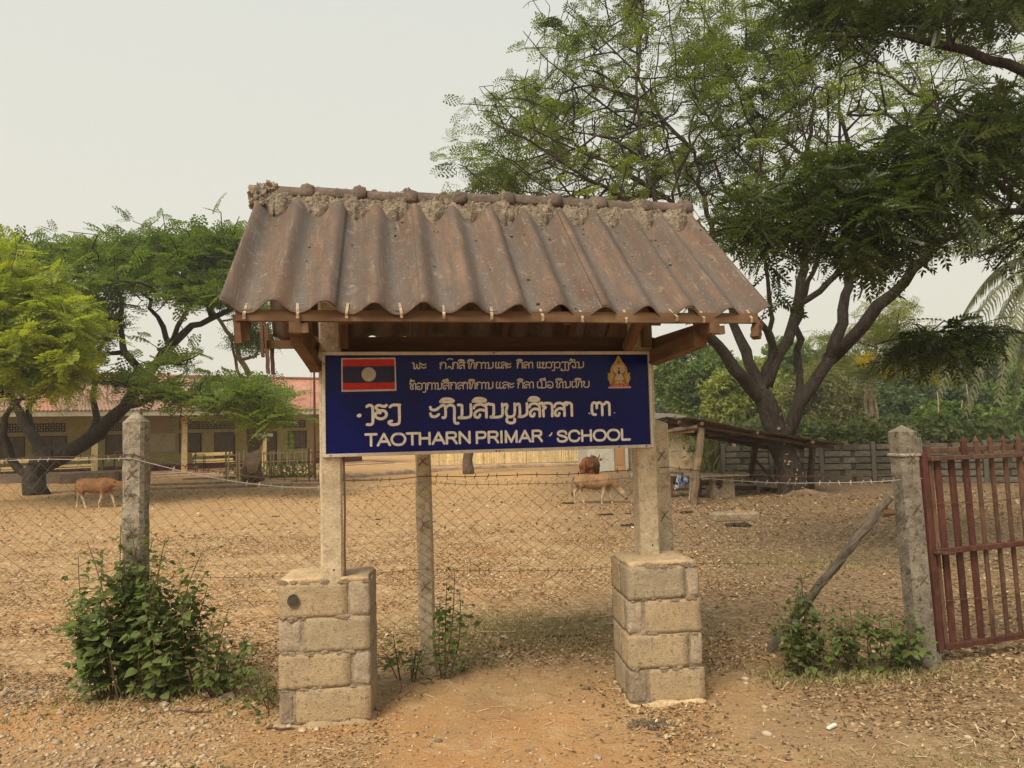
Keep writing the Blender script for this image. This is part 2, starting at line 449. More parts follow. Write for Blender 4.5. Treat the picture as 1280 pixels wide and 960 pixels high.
shelter = thing('sign_shelter', S0 + SU * 1.0 + SV * 0.1, 'small open roadside shelter with brown corrugated roof on two block piers, over the blue sign', 'shelter', rotz=SA)
def SL(u, v, z):   # shelter local coordinates (u from the sign's left edge, v backwards from its face)
    return Vector((u - 1.0, v - 0.1, z))
U0, U1 = -0.40, 2.34
EV, EZ = -0.83, 2.185        # front eave
RV, RZ = 0.115, 2.985        # ridge
BV, BZ = 0.97, 2.25          # back eave
NW = 12; WAVE = (U1 - U0) / NW; AMP = 0.034
def wave(ph): return 2 * ((1 + cos(2 * pi * ph)) / 2) ** 1.35 - 1
def slope_pt(u, s, side, off=0.0, amp=AMP):
    """s = 0 at the ridge .. 1 at the eave"""
    if side > 0: a = Vector((0, RV, RZ)); b = Vector((0, EV, EZ))
    else: a = Vector((0, RV, RZ)); b = Vector((0, BV, BZ))
    d = b - a; n = Vector((0, -d.z, d.y)).normalized()
    if n.z < 0: n = -n
    ph = (u - U0) / WAVE
    h = amp * wave(ph) + off
    # sag between the rafters and slow warping of the old roof
    h += 0.012 * sin(pi * (u - U0) / (U1 - U0) * 2.0) * s + 0.008 * mnoise.noise(Vector((u * 1.3, s * 1.5, side)))
    p = a + d * s + n * h
    u += (1 - (u - U0) / (U1 - U0)) * (.055 + (-.085 * s if side > 0 else 0))
    return SL(u, p.y, p.z)
def roof_sheet(k, side):
    u0 = U0 + 2 * k * WAVE - (0.0 if k == 0 else 0.018); u1 = U0 + 2 * (k + 1) * WAVE + (0.055 if k < 5 else 0.0)
    nu, ns = 44, 16; lift = 0.007 * (1 if k % 2 == 0 else 0) + 0.002 * k * 0
    top = []; bot = []
    cut = random.uniform(-.012, .012)
    for j in range(ns + 1):
        for i in range(nu + 1):
            u = u0 + (u1 - u0) * i / nu
            s = (0.012 + (0.985 + cut) * j / ns)
            if j == ns: s += 0.010 * mnoise.noise(Vector((u * 9, k * 3.1 + side, 0)))
            edge = 0.004 if (i > nu - 4 and k < 5) else 0
            top.append(slope_pt(u, s, side, lift + edge)); bot.append(slope_pt(u, s, side, lift - .0065 + edge))
    m = MB(); n = len(top); vs = top + bot; fs = []; W = nu + 1
    def q(a, b, c, d):
        fs.append((a, b, c, d) if side > 0 else (d, c, b, a))
    for j in range(ns):
        for i in range(nu):
            a = j * W + i; q(a, a + W, a + W + 1, a + 1); q(n + a, n + a + 1, n + a + W + 1, n + a + W)
    for i in range(nu):
        a = ns * W + i; q(a, n + a, n + a + 1, a + 1); a = i; q(a, a + 1, n + a + 1, n + a)
    for j in range(ns):
        a = j * W; q(a, n + a, n + a + W, a + W); a = j * W + nu; q(a, a + W, n + a + W, n + a)
    m.add(vs, fs)
    m.build('roof_sheet', M_ROOF, shelter, smooth=True)
for k in range(6):
    roof_sheet(k, 1); roof_sheet(k, -1)
# ridge tiles: overlapping half round caps with a thick collar
NR = 9; RL = (U1 - U0 - 0.035) / NR
for k in range(NR):
    m = MB(); ua = U0 + 0.045 + k * RL; dz = random.uniform(-.006, .006) - 0.004 * sin(k)
    prof = [(0.0, .062), (.75, .056), (.80, .056), (.83, .074), (.93, .080), (.985, .076), (1.06, .070)] if k < NR - 1 else [(0.0, .062), (.80, .056), (.84, .074), (.95, .078), (1.0, .074)]
    ring = []; seg = 12
    for (f, r) in prof:
        row = []
        for i in range(seg + 1):
            a = pi * (-0.12 + 1.24 * i / seg)
            row.append(SL(ua + RL * f, RV - cos(a) * r * 1.15, RZ + 0.020 + dz + sin(a) * r * 0.95))
        ring.append(row)
    inner = [[p + (SL(ua + RL * prof[ri][0], RV, RZ + .02) - p) * 0.14 for p in row] for ri, row in enumerate(ring)]
    vs = [p for row in ring for p in row] + [p for row in inner for p in row]; n = len(prof) * (seg + 1); W = seg + 1; fs = []
    for j in range(len(prof) - 1):
        for i in range(seg):
            a = j * W + i; fs.append((a, a + 1, a + W + 1, a + W)); fs.append((n + a, n + a + W, n + a + W + 1, n + a + 1))
    for i in range(seg):
        a = i; fs.append((a, n + a, n + a + 1, a + 1)); a = (len(prof) - 1) * W + i; fs.append((a, a + 1, n + a + 1, n + a))
    for j in range(len(prof) - 1):
        a = j * W; fs.append((a, a + W, n + a + W, n + a)); a = j * W + seg; fs.append((a, n + a, n + a + W, a + W))
    m.add(vs, fs); m.build('ridge_tile', M_RIDGE, shelter, smooth=True)
# mortar packed under the ridge, dripping into each trough
for side in (1, -1):
    m = MB(); nu, ns = 420, 26; vs = []; fs = []
    for i in range(nu + 1):
        u = U0 - 0.012 + (U1 - U0 + 0.02) * i / nu
        ph = ((u - U0) / WAVE); tr = 0.5 - 0.5 * cos(2 * pi * ph)      # 1 in the trough
        e = 0.070 + 0.078 * tr ** 0.8 + 0.022 * mnoise.noise(Vector((u * 13, 3 * side, 0))) + 0.012 * mnoise.noise(Vector((u * 41, side, 2)))
        if u < U0 + .1: e += .02
        # ridge collars carry a lump of mortar too
        kc = ((u - U0) / RL) % 1.0; col = max(0, 1 - abs(kc - .92) / .14)
        s0 = -0.02
        for j in range(ns + 1):
            s = s0 + (e - s0) * j / ns; f = j / ns
            T = 0.034 * (1 - f ** 3) + 0.012 + 0.040 * (1 - f) ** 2 * (0.35 + 0.9 * col) + .01 * mnoise.noise(Vector((u * 8, 7, side)))
            body = max(T - AMP * wave(ph), 0.010 + .01 * (1 - f)) * (1 - f ** 8)
            rough = 0.020 * mnoise.noise(Vector((u * 24, s * 60, side))) + 0.012 * mnoise.noise(Vector((u * 70, s * 170, side + 5))) + 0.02 * abs(mnoise.noise(Vector((u * 11 + 4, s * 30, side))))
            off = body + rough * (1 - f ** 6) - 0.012 * f ** 8
            p = slope_pt(u, s, side, off)
            vs.append(p)
    W = ns + 1
    for i in range(nu):
        for j in range(ns):
            a = i * W + j; fs.append((a, a + 1, a + W + 1, a + W) if side > 0 else (a, a + W, a + W + 1, a + 1))
    m.add(vs, fs); m.build('mortar', M_MORTAR, shelter, smooth=False)
m = MB()   # clods of mortar at the left gable end of the ridge
for (u, dv, dz, r, sd_) in ((-0.40, -.02, .015, .075, 1), (-0.37, .03, .03, .07, 2), (-0.40, -.09, -.055, .055, 3), (-.33, -.03, .045, .05, 4), (-.41, .08, -.04, .06, 5)):
    m.lump(SL(u + .055, RV + dv, RZ + dz), r, sd_, 3, .7, 2.3, (.8, 1, .75))
m.build('mortar_lump', M_MORTAR, shelter)
m = MB()   # crumbs that have rolled down the sheets
for i in range(46):
    u = random.uniform(U0 + .05, U1 - .05); u = U0 + (math.floor((u - U0) / WAVE) + .5 + random.gauss(0, .16)) * WAVE; s = random.choice([random.uniform(.16, .35), random.uniform(.15, .95)])
    p = slope_pt(u, s, 1, .008); m.lump(p, random.uniform(.004, .011), i, 1, .6, 1.5, (1, 1, .6))
m.build('mortar_crumbs', M_MORTAR, shelter)['kind'] = 'stuff'
# tin hooks along the front eave
for k in range(NW):
    u = U0 + (k + .5 + random.uniform(-.1, .16)) * WAVE; 
    m = MB(); L = random.uniform(.07, .095); x0 = random.uniform(-.012, .012)
    a = slope_pt(u, 1.0 - L / 1.24, 1, .006, AMP); b = slope_pt(u + x0, 1.004, 1, .007, AMP); c = b + Vector((0, .004, -.022))
    m.beam(a, b, .014, .0035, .001); m.beam(b, c, .014, .0035, .001)
    m.build('tile_hook', M_HOOK, shelter)
# timber frame
def timber(name, p0, p1, w, h, mat=M_BATTEN, tw=0.0, bev=.005):
    a = SL(*p0); b = SL(*p1); c = (a + b) / 2; d = (b - a)
    x = d.normalized(); u = Vector((0, 0, 1)) if abs(x.z) < .95 else Vector((0, 1, 0)); y = u.cross(x).normalized(); z = x.cross(y)
    m = MB(); n = 7; L = d.length; vs = []; fs = []
    for i in range(n + 1):   # sawn timber, slightly wavy
        q = -L / 2 + L * i / n; dw = 0.004 * mnoise.noise(Vector((i * .9, p0[0] * 7, p0[2] * 3))); dh = 0.004 * mnoise.noise(Vector((i * .7, p0[1] * 5, 9)))
        for (sy, sz) in ((-1, -1), (1, -1), (1, 1), (-1, 1)): vs.append((q, sy * w / 2 + dw, sz * h / 2 + dh))
    for i in range(n):
        for k in range(4):
            a_ = i * 4 + k; b_ = i * 4 + (k + 1) % 4; fs.append((a_, b_, b_ + 4, a_ + 4))
    fs.append((3, 2, 1, 0)); fs.append((n * 4, n * 4 + 1, n * 4 + 2, n * 4 + 3))
    m.add(vs, fs); o = m.build(name, mat, shelter)
    o.location = c; o.rotation_euler = (Matrix((x, y, z)).transposed() @ Matrix.Rotation(tw, 3, 'X')).to_euler()
    return o
timber('eave_batten', (U0 + .035, EV + .05, EZ - .024), (U1 - .055, EV + .05, EZ - .018), .042, .052)
timber('eave_batten', (U0 + .02, BV - .06, BZ - .03), (U1 - .02, BV - .06, BZ - .03), .045, .055, M_DARKWOOD)
timber('purlin', (U0 + .03, -.36, EZ + (RZ - EZ) * .5 - .10), (U1 - .03, -.36, EZ + (RZ - EZ) * .5 - .10), .04, .05, M_DARKWOOD)
timber('purlin', (U0 + .03, .55, 2.52), (U1 - .03, .55, 2.52), .04, .05, M_DARKWOOD)
timber('ridge_beam', (U0 + .02, RV, RZ - .085), (U1 - .02, RV, RZ - .085), .045, .07, M_DARKWOOD)
for (u, w) in ((-.10, .045), (0.13, .05), (.66, .04), (1.25, .04), (1.74, .05), (2.04, .05)):
    timber('rafter', (u, EV + .11, EZ - .030), (u, RV - .03, RZ - .145), w, .05, M_DARKWOOD if u not in (1.74,) else M_BATTEN)
    timber('rafter', (u, RV + .03, RZ - .145), (u, BV - .05, BZ - .005), w, .05, M_DARKWOOD)
# tie beam on the post heads, outriggers and braces
timber('tie_beam', (-.06, .165, 2.125), (2.09, .165, 2.125), .05, .11, M_DARKWOOD)
for (pu, bu, w) in ((.05, -.10, .060), (1.97, 2.03, .075)):
    timber('outrigger', (bu, EV + .03, 2.115 if pu < 1 else 2.12), (pu + (.09 if pu > 1 else -.09), .42, 2.12), .055, .07)
    timber('brace', (bu + (.0 if pu < 1 else -.02), EV + .16, 2.075 if pu < 1 else 2.07), (pu - .085 if pu < 1 else pu + .06, .05, 1.99 if pu < 1 else 2.03), w, .085 if pu > 1 else .06)
    timber('outrigger_cap', (bu - .012, EV + .05, 2.10), (bu + .06, EV + .045, 2.104), .03, .045)
timber('post_cleat', (1.97, -.005, 2.10), (1.97, -.005, 2.55), .05, .09)
timber('post_cleat', (.13, -.01, 2.095), (.13, -.01, 2.52), .04, .05, M_DARKWOOD)
timber('strut', (1.84, -.02, 2.09), (1.90, -.32, 2.42), .055, .045)
# broken gable board stubs hanging at the eave corners
for (p0, p1, w, h) in (((U0 + .035, EV + .05, 2.16), (U0 + .05, EV + .04, 2.03), .03, .022), ((U0 + .07, EV + .10, 2.17), (U0 + .07, EV + .09, 2.05), .05, .02),
                       ((U1 - .045, EV + .05, 2.15), (U1 - .075, EV + .03, 2.06), .045, .04), ((U0 + .01, BV + .01, 2.36), (U0 + .02, BV + .02, 2.03), .025, .02),
                       ((U0 + .045, BV - .01, 2.30), (U0 + .055, BV + .0, 2.02), .025, .03), ((U0 - .01, BV - .12, 2.42), (U0 + .0, BV - .13, 2.13), .02, .05)):
    timber('gable_board', p0, p1, w, h, M_DARKWOOD, bev=.002)
# piers of hollow blocks laid flat in mortar
def pier(cx, cy, yaw, w, d, h, pattern, hole=False, flare=1.0):
    """cx,cy = middle of the front face at the ground (world)"""
    pr = bpy.data.objects.new('pier', None); COL.objects.link(pr); pr.parent = shelter
    wl = shelter.matrix_world if False else root_matrix(shelter)
    loc = wl.inverted() @ Vector((cx, cy, 0)); pr.location = loc; pr.rotation_euler = (0, 0, yaw - SA)
    # mortar core, its face 6 mm behind the blocks, as a rough grid box
    def rough_box(x0, x1, y0, y1, z0, z1, amp, fr, mat, name, nx=10, ny=6, nz=14, round_=0.012, sd=0.0):
        bm = bmesh.new(); bmesh.ops.create_cube(bm, size=2.0)
        bmesh.ops.subdivide_edges(bm, edges=bm.edges[:], cuts=7, use_grid_fill=True)
        hx, hy, hz = (x1 - x0) / 2, (y1 - y0) / 2, (z1 - z0) / 2; cxx, cyy, czz = (x0 + x1) / 2, (y0 + y1) / 2, (z0 + z1) / 2
        for v in bm.verts:
            p = Vector((v.co.x * hx, v.co.y * hy, v.co.z * hz))
            # round the arrises
            q = Vector((max(-hx + round_, min(hx - round_, p.x)), max(-hy + round_, min(hy - round_, p.y)), max(-hz + round_, min(hz - round_, p.z))))
            dd = p - q
            if dd.length > round_: p = q + dd.normalized() * round_
            w_ = Vector((p.x + cxx, p.y + cyy, p.z + czz))
            nn = Vector((mnoise.noise(w_ * fr + Vector((sd, 0, 0))), mnoise.noise(w_ * fr + Vector((5, 3, sd))), mnoise.noise(w_ * fr + Vector((sd, 9, 1)))))
            v.co = w_ + nn * amp
        me = bpy.data.meshes.new(name); bm.to_mesh(me); bm.free()
        me.polygons.foreach_set('use_smooth', [True] * len(me.polygons)); me.materials.append(mat)
        return put(name, me, pr)
    n = 4; ch = h / n
    rough_box(-w / 2 + .007, w / 2 - .003, .003, d - .003, -.06, h - .004, .004, 14, M_JOINT, 'mortar_core', sd=cx)
    jt = .009
    for c in range(n):
        z0 = c * ch + jt * .35 + random.uniform(-.003, .003); z1 = (c + 1) * ch - jt * .45 + random.uniform(-.003, .003)
        a, b = pattern[n - 1 - c]         # share of the face taken by the left and right stub
        bx0 = -w / 2 + (a + (jt if a else 0)); bx1 = w / 2 - (b + (jt if b else 0))
        fl = (flare - 1) * (1 - c / n) * w / 2
        parts = [(bx0, bx1, M_BLOCK)]
        rough_box(bx0 - (0 if a else fl), bx1 + (0 if b else fl), -.0005 - random.uniform(0, .005), d * .45, z0, z1, .006, 40, M_BLOCK, 'block', sd=c + cx * 3, round_=.004)
        if a: rough_box(-w / 2 - fl, -w / 2 + a, -.002, .12, z0, z1 + .004, .006, 18, M_GREYC if c != 0 else M_JOINT, 'mortar_fill', sd=c + 7, round_=.02)
        if b: rough_box(w / 2 - b, w / 2 + fl, -.001, .12, z0, z1 + .004, .006, 18, M_GREYC, 'mortar_fill', sd=c + 9, round_=.02)
        # side faces
        for sx in (-1, 1):
            xx = sx * w / 2
            y0 = .13 if (a if sx < 0 else b) == 0 else .125
            o = rough_box(xx - (.004 if sx < 0 else .1), xx + (.1 if sx < 0 else .004), (.128 if (a if sx < 0 else b) else d * .45 + .010) , d + .002, z0, z1, .005, 30, M_BLOCK, 'block', sd=c * 2 + sx, round_=.004)
    # dusty screed on the top, domed
    rough_box(-w / 2 + .004, w / 2 - .006, .006, d - .006, h - .012, h + .022, .012, 11, M_CAPM, 'pier_cap', round_=.02, sd=4)
    # foot of spilt mortar
    rough_box(-w / 2 - .025, w / 2 + .03, -.03, d + .02, -.08, .028 + gz(cx, cy), .03, 9, M_CAPM if not hole else M_BLOCK, 'pier_foot', round_=.04, sd=2)
    m = MB()      # mortar squeezed out of the joints and left in smears
    for c in range(n + 1):
        for q in range(9):
            x_ = random.uniform(-w / 2 + .02, w / 2 - .02); L_ = random.uniform(.010, .030)
            m.lump((x_, -.002, c * ch + random.uniform(-.010, .008) + (.02 if c == 0 else 0)), L_, c * 9 + q + cx, 2, .8, 2.2, (1.0, random.uniform(.16, .34), random.uniform(.3, .6)))
    m.build('mortar_smear', M_JOINT, pr)['kind'] = 'stuff'
    if hole:
        m = MB(); zc = h - .095; xc = -w / 2 + .085
        vs = []; fs = []; k = 20
        for i in range(k): a = 2 * pi * i / k; rr = 1 + .12 * mnoise.noise(Vector((cos(a), sin(a), 3))); vs.append((xc + cos(a) * .033 * rr, -.0125, zc + sin(a) * .038 * rr))
        for i in range(k): a = 2 * pi * i / k; vs.append((xc + cos(a) * .030, -.0135 + .003, zc + sin(a) * .034))
        for i in range(k): fs.append((i, (i + 1) % k, k + (i + 1) % k, k + i))
        fs.append(tuple(k + i for i in range(k)))
        m.add(vs, fs); m.build('core_hole', mottled('painted_hole_shade', (.05, .04, .03), (.09, .07, .05), 30), pr)  # shallow disc on the face, the hole's shade is in its dark colour
    return pr
pier(-1.085, 4.375, radians(5.0), .505, .38, .775, [(0, .115), (.13, 0), (0, .10), (.085, 0)], hole=True)
pier(.858, 4.555, radians(5.5), .425, .42, .790, [(0, .075), (.085, 0), (0, .07), (.10, 0)], flare=1.06)
# concrete posts standing on the piers
def shelter_post(u, v, zb, zt, w=.125, lean=0.0):
    m = MB(); n = 16; rows = []
    vs = []; fs = []
    prof = [(-1, -.8), (-.8, -1), (.8, -1), (1, -.8), (1, .8), (.8, 1), (-.8, 1), (-1, .8)]
    for i in range(n + 1):
        z = zb + (zt - zb) * i / n
        for (a, b) in prof:
            j = .0035 * mnoise.noise(Vector((a * 2, b * 2 + u, z * 9)))
            vs.append(SL(u + a * w / 2 + j + lean * (z - zb), v + b * w / 2 + j, z))
    for i in range(n):
        for k in range(8): a = i * 8 + k; b = i * 8 + (k + 1) % 8; fs.append((a, b, b + 8, a + 8))
    fs.append(tuple(range(8))[::-1]); fs.append(tuple(n * 8 + k for k in range(8)))
    m.add(vs, fs); o = m.build('post', M_POSTC, shelter)
    m = MB(); m.tube([SL(u + .01, v - w / 2 + .002, zb + .07), SL(u + .01, v - w / 2 - .0015, zb + .07)], .006, 8)
    m.build('bolt_hole', mottled('rusty_hole_shade', (.03, .02, .015), (.06, .035, .02), 40), o)  # small disc on the post face, coloured dark for the shade inside a hole
    return o
shelter_post(.045, .075, .77, 2.40); shelter_post(1.965, .075, .80, 2.40)
timber('post_strip', (.117, .035, .80), (.117, .035, 2.02), .012, .03, M_DARKWOOD)

# ================================================================== SIGN BOARD
def flat(name, col, rough=.6, spec=.2, var=.12, sc=30):
    return mottled(name, tuple(c * (1 - var) for c in col), tuple(c * (1 + var) for c in col), sc, rough=rough, spec=spec, bs=.1, bd=.001, fine=200)
def blue_face():
    t = NT('navy_enamel'); a = t.noise(3.5, 4, .6, sc3=(1, 1, .5)); b = t.noise(1, 3, .6, sc3=(14, 14, 2.0))
    col = t.mix(t.step(a, .3, .7), (0.0022, 0.0035, 0.070), (0.0035, 0.0065, 0.125))
    col = t.mix(t.math('MULTIPLY', t.step(b, .55, .75), .35), col, (0.008, 0.009, 0.075))
    return t.fin(col, .2, .14, a, .03, .002)
M_BLUE = blue_face(); M_SFRAME = flat('off_white_frame', (.56, .51, .42), .5, .3)
M_LET = flat('cream_letters', (.82, .78, .70), .6); M_LETS = flat('dull_cream_letters', (.60, .55, .46), .6)
M_RED = flat('faded_red', (.50, .035, .03)); M_NAVY = flat('flag_navy', (.030, .035, .085)); M_GOLD = flat('emblem_gold', (.46, .31, .06)); M_PINK = flat('emblem_pale', (.52, .44, .33))
M_GOLD2 = flat('emblem_dark_gold', (.27, .17, .03)); M_MAROON = flat('emblem_maroon', (.16, .03, .02)); M_DOT = flat('screw_dark', (.03, .025, .02))
board = thing('sign_board', S0, 'navy blue school name sign with flag and emblem, framed in off-white, under the shelter roof', 'sign', rotz=SA)
SW, SH, SZ = 2.0, 0.60, 1.4736
m = MB(); m.box((SW / 2, .006, SZ + SH / 2), (SW - .02, .010, SH - .02)); m.build('panel', M_BLUE, board)
for (c, s) in (((SW / 2, .0, SZ + .0095), (SW, .024, .019)), ((SW / 2, .0, SZ + SH - .0095), (SW, .024, .019)), ((.0095, .0, SZ + SH / 2), (.019, .0225, SH - .038)), ((SW - .0095, .0, SZ + SH / 2), (.019, .0225, SH - .038))):
    m = MB(); m.box(c, s, bevel=.002); m.build('frame', M_SFRAME, board)
for (x, z) in ((.012, .53), (.045, .009), (1.95, .009), (1.988, .53), (1.0, .592), (1.0, .008), (1.77, .01), (1.02, .006)):
    m = MB(); m.tube([(x, -.011, SZ + z), (x, -.0145, SZ + z)], .0045, 8); m.build('screw', M_DOT, board)
FY = 0.001            # face of the panel
def poly(m, pts, y, th=.0008):
    n = len(pts); vs = [(x, y - th, SZ + z) for x, z in pts] + [(x, y, SZ + z) for x, z in pts]
    m.add(vs, [tuple(range(n))] + [(i, n + i, n + (i + 1) % n, (i + 1) % n) for i in range(n)])
def ribbon(m, pts, w, y, th=.0009):
    """a painted stroke with rounded ends"""
    P2 = [np.array(p, float) for p in pts]
    if len(P2) > 2:   # smooth
        out = []
        for i in range(len(P2) - 1):
            p0 = P2[max(i - 1, 0)]; p1 = P2[i]; p2 = P2[i + 1]; p3 = P2[min(i + 2, len(P2) - 1)]
            for k in range(4):
                s = k / 4; out.append(0.5 * (2 * p1 + (p2 - p0) * s + (2 * p0 - 5 * p1 + 4 * p2 - p3) * s * s + (3 * p1 - p0 - 3 * p2 + p3) * s ** 3))
        out.append(P2[-1]); P2 = out
    n = len(P2); L = []; R_ = []; r = w / 2
    for i in range(n):
        t = P2[min(i + 1, n - 1)] - P2[max(i - 1, 0)]; t = t / (np.hypot(*t) + 1e-9); nn = np.array([-t[1], t[0]])
        if i == 0: t0 = t
        if i == n - 1: t1 = t
        L.append(P2[i] + nn * r); R_.append(P2[i] - nn * r)
    def cap(c, t):
        a0 = atan2(t[1], t[0]); return [c + r * np.array([cos(a0 + pi / 2 - pi * k / 6), sin(a0 + pi / 2 - pi * k / 6)]) for k in range(1, 6)]
    vs = []; fs = []
    for i in range(n): vs += [L[i], R_[i]]
    N = len(vs)
    for i in range(n - 1): fs.append((2 * i, 2 * i + 1, 2 * i + 3, 2 * i + 2))
    ce = cap(P2[-1], t1); b = len(vs); vs += ce; fs.append(tuple([2 * n - 2] + [2 * n - 1] + [b + 4 - k for k in range(5)]))
    cs = cap(P2[0], -t0); b = len(vs); vs += cs; fs.append(tuple([1, 0] + [b + 4 - k for k in range(5)]))
    m.add([(p[0], y - th, SZ + p[1]) for p in vs], fs)
LAO = {
 'k': (.68, [[(.06, 0), (.06, .5), (.2, .68), (.03, .78), (.1, .97), (.36, 1.0), (.56, .84), (.56, 0)]]),
 'n': (.70, [[(-.02, .9), (.1, .98), (.16, .82), (.16, .1), (.05, .02), (.3, .0), (.5, .12), (.58, .3), (.58, 1)]]),
 'm': (.72, [[(0.02, .98), (.17, .96), (.19, .8), (.17, .15), (.02, .02), (.2, .0), (.45, .02), (.6, .2), (.6, 1)]]),
 'b': (.70, [[(-.02, .9), (.1, .98), (.16, .82), (.08, .4), (.16, .06), (.34, .0), (.52, .1), (.58, .4), (.58, 1)]]),
 'p': (.78, [[(-.02, .9), (.08, .98), (.12, .8), (.12, .12), (.24, .02), (.34, .3), (.36, .75), (.40, .3), (.5, .02), (.62, .12), (.64, 1)]]),
 't': (.74, [[(-.02, .9), (.1, .98), (.14, .8), (.08, .15), (.2, .02), (.3, .3), (.38, .85), (.5, .98), (.62, .84), (.62, 0)]]),
 'h': (.76, [[(-.02, .88), (.1, .98), (.14, .75), (.06, .2), (.2, .02), (.36, .16), (.3, .5), (.4, .85), (.52, .95), (.64, .8), (.64, 0)]]),
 's': (.76, [[(.02, .72), (.1, .92), (.34, 1.0), (.56, .84), (.60, .6), (.60, 0)], [(.58, .5), (.3, .58), (.08, .36), (.08, .06), (.24, .02), (.3, .2)], [(.52, .93), (.74, 1.04)]]),
 'l': (.72, [[(.02, .72), (.1, .92), (.34, 1.0), (.56, .84), (.60, .6), (.60, 0)], [(.58, .5), (.3, .58), (.08, .36), (.08, .06), (.24, .02), (.3, .2)]]),
 'o': (.72, [[(.03, .84), (.28, 1.0), (.55, .84), (.6, .5), (.54, .12), (.3, 0), (.06, .12), (.06, .38), (.24, .46), (.34, .34)]]),
 'w': (.70, [[(.03, .84), (.28, 1.0), (.55, .84), (.6, .5), (.54, .12), (.3, 0), (.06, .1)]]),
 'g': (.42, [[(-.03, .9), (.12, 1), (.27, .9), (.29, .7), (.29, -.2), (.2, -.42), (-.02, -.42)]]),
 'r': (.74, [[(.62, .98), (.5, .88), (.2, .98), (.04, .82), (.2, .6), (.5, .56), (.62, .3), (.5, .05), (.25, -.02), (.03, .15), (.06, .42), (.28, .42)]]),
 'y': (.76, [[(.08, .85), (.24, .98), (.62, .97)], [(.58, .93), (.58, -.2), (.46, -.44), (.12, -.46), (.0, -.28), (.16, -.2)]]),
 'z': (.78, [[(-.02, .88), (.1, .98), (.2, .85), (.2, .12), (.08, .05)], [(.2, .74), (.38, .98), (.58, .9), (.62, .6), (.62, -.3), (.78, -.4)]]),
 'd': (.82, [[(.26, .04), (.1, .08), (.05, .4), (.08, .86), (.22, .98), (.34, .86), (.34, .55)], [(.34, .82), (.48, .98), (.64, .86), (.66, .6), (.66, 0)]]),
 'x': (.70, [[(.16, .62), (.04, .8), (.16, .98), (.3, .84), (.2, .5), (.08, .22), (.1, .02), (.4, .0), (.56, .08), (.58, .4), (.58, 1)]]),
 'j': (.68, [[(.02, .55), (.08, .88), (.32, 1.0), (.52, .84), (.54, .5), (.54, 0)], [(.52, .04), (.3, .04), (.26, .34)]]),
 'e': (.32, [[(.14, 1), (.06, .86), (.06, .18), (.14, .02), (.26, .1)]]),
 'a': (.42, [[(-.03, .84), (.1, 1), (.25, .9), (.27, .7), (.27, 0)]]),
 'A': (.50, [[(.02, .84), (.08, .66), (.26, .64), (.4, .78)], [(.02, .36), (.08, .16), (.26, .14), (.4, .3)]]),
 ' ': (.42, []),
}
LMARK = {'i': [[(-.02, 1.24), (.12, 1.44), (.42, 1.44), (.58, 1.24), (-.02, 1.24)]],
         'I': [[(-.02, 1.24), (.12, 1.44), (.42, 1.44), (.58, 1.24), (-.02, 1.24)], [(.5, 1.38), (.5, 1.6)]],
         'v': [[(.05, 1.5), (.1, 1.28), (.3, 1.22), (.5, 1.3), (.56, 1.52)]],
         'c': [[(.02, 1.2), (.14, 1.4), (.22, 1.24), (.4, 1.4), (.5, 1.2)], [(.1, 1.55), (.2, 1.42)]],
         'u': [[(.12, -.14), (.12, -.34), (.32, -.48), (.54, -.4), (.56, -.16)]], '1': [[(.32, -.02), (.36, .3), (.2, .45), (.05, .2), (.02, .05), (.15, .1)]]}
def lao(m, text, x0, x1, base, size, w, y=FY, slope=0.0):
    """text: letters; a mark follows its letter after '^'"""
    toks = []; i = 0; tot = 0
    while i < len(text):
        ch = text[i]; mk = None
        if i + 1 < len(text) and text[i + 1] == '^': mk = text[i + 2]; i += 2
        toks.append((ch, mk)); tot += LAO[ch][0]; i += 1
    tot -= .12; sx = (x1 - x0) / tot; cx = x0; st = 0
    for ch, mk in toks:
        for strokes in (LAO[ch][1], LMARK.get(mk, [])):
            for s in strokes:
                st += 1; ribbon(m, [(cx + a * sx, base + b * size + slope * (cx - x0)) for a, b in s], w, y - .00012 * (st % 3))
        cx += LAO[ch][0] * sx
LAT = {
 'T': (.80, [[(0, 1), (.72, 1)], [(.36, .95), (.36, 0)]]), 'A': (.92, [[(.02, 0), (.22, .5), (.42, 1)], [(.42, 1), (.62, .5), (.82, 0)], [(.18, .33), (.66, .33)]]),
 'O': (1.06, [[(.48, 1), (.18, .9), (.02, .5), (.18, .1), (.48, 0), (.78, .1), (.94, .5), (.78, .9), (.48, 1)]]),
 'H': (.94, [[(.08, 0), (.08, 1)], [(.74, 0), (.74, 1)], [(.1, .52), (.72, .52)]]),
 'R': (.90, [[(.08, 0), (.08, .98)], [(.1, .98), (.5, .98), (.68, .88), (.68, .6), (.5, .5), (.1, .5)], [(.45, .48), (.58, .3), (.74, 0)]]),
 'N': (.96, [[(.08, 0), (.08, 1)], [(.08, 1), (.42, .5), (.76, 0)], [(.76, 0), (.76, 1)]]),
 'P': (.86, [[(.08, 0), (.08, .98)], [(.1, .98), (.5, .98), (.68, .88), (.68, .58), (.5, .46), (.1, .46)]]),
 'I': (.34, [[(.10, 0), (.10, 1)]]), 'M': (1.06, [[(.08, 0), (.08, 1)], [(.08, 1), (.28, .5), (.47, .02)], [(.47, .02), (.66, .5), (.86, 1)], [(.86, 1), (.86, 0)]]),
 'S': (.86, [[(.68, .74), (.62, .92), (.38, 1.0), (.12, .92), (.08, .7), (.3, .56), (.55, .46), (.72, .26), (.6, .06), (.36, 0), (.12, .06), (.04, .26)]]),
 'C': (.94, [[(.8, .72), (.66, .94), (.42, 1.0), (.14, .88), (.03, .5), (.14, .12), (.42, 0), (.66, .06), (.8, .28)]]),
 'L': (.74, [[(.08, 1), (.08, .04)], [(.1, .01), (.66, .01)]]),
}
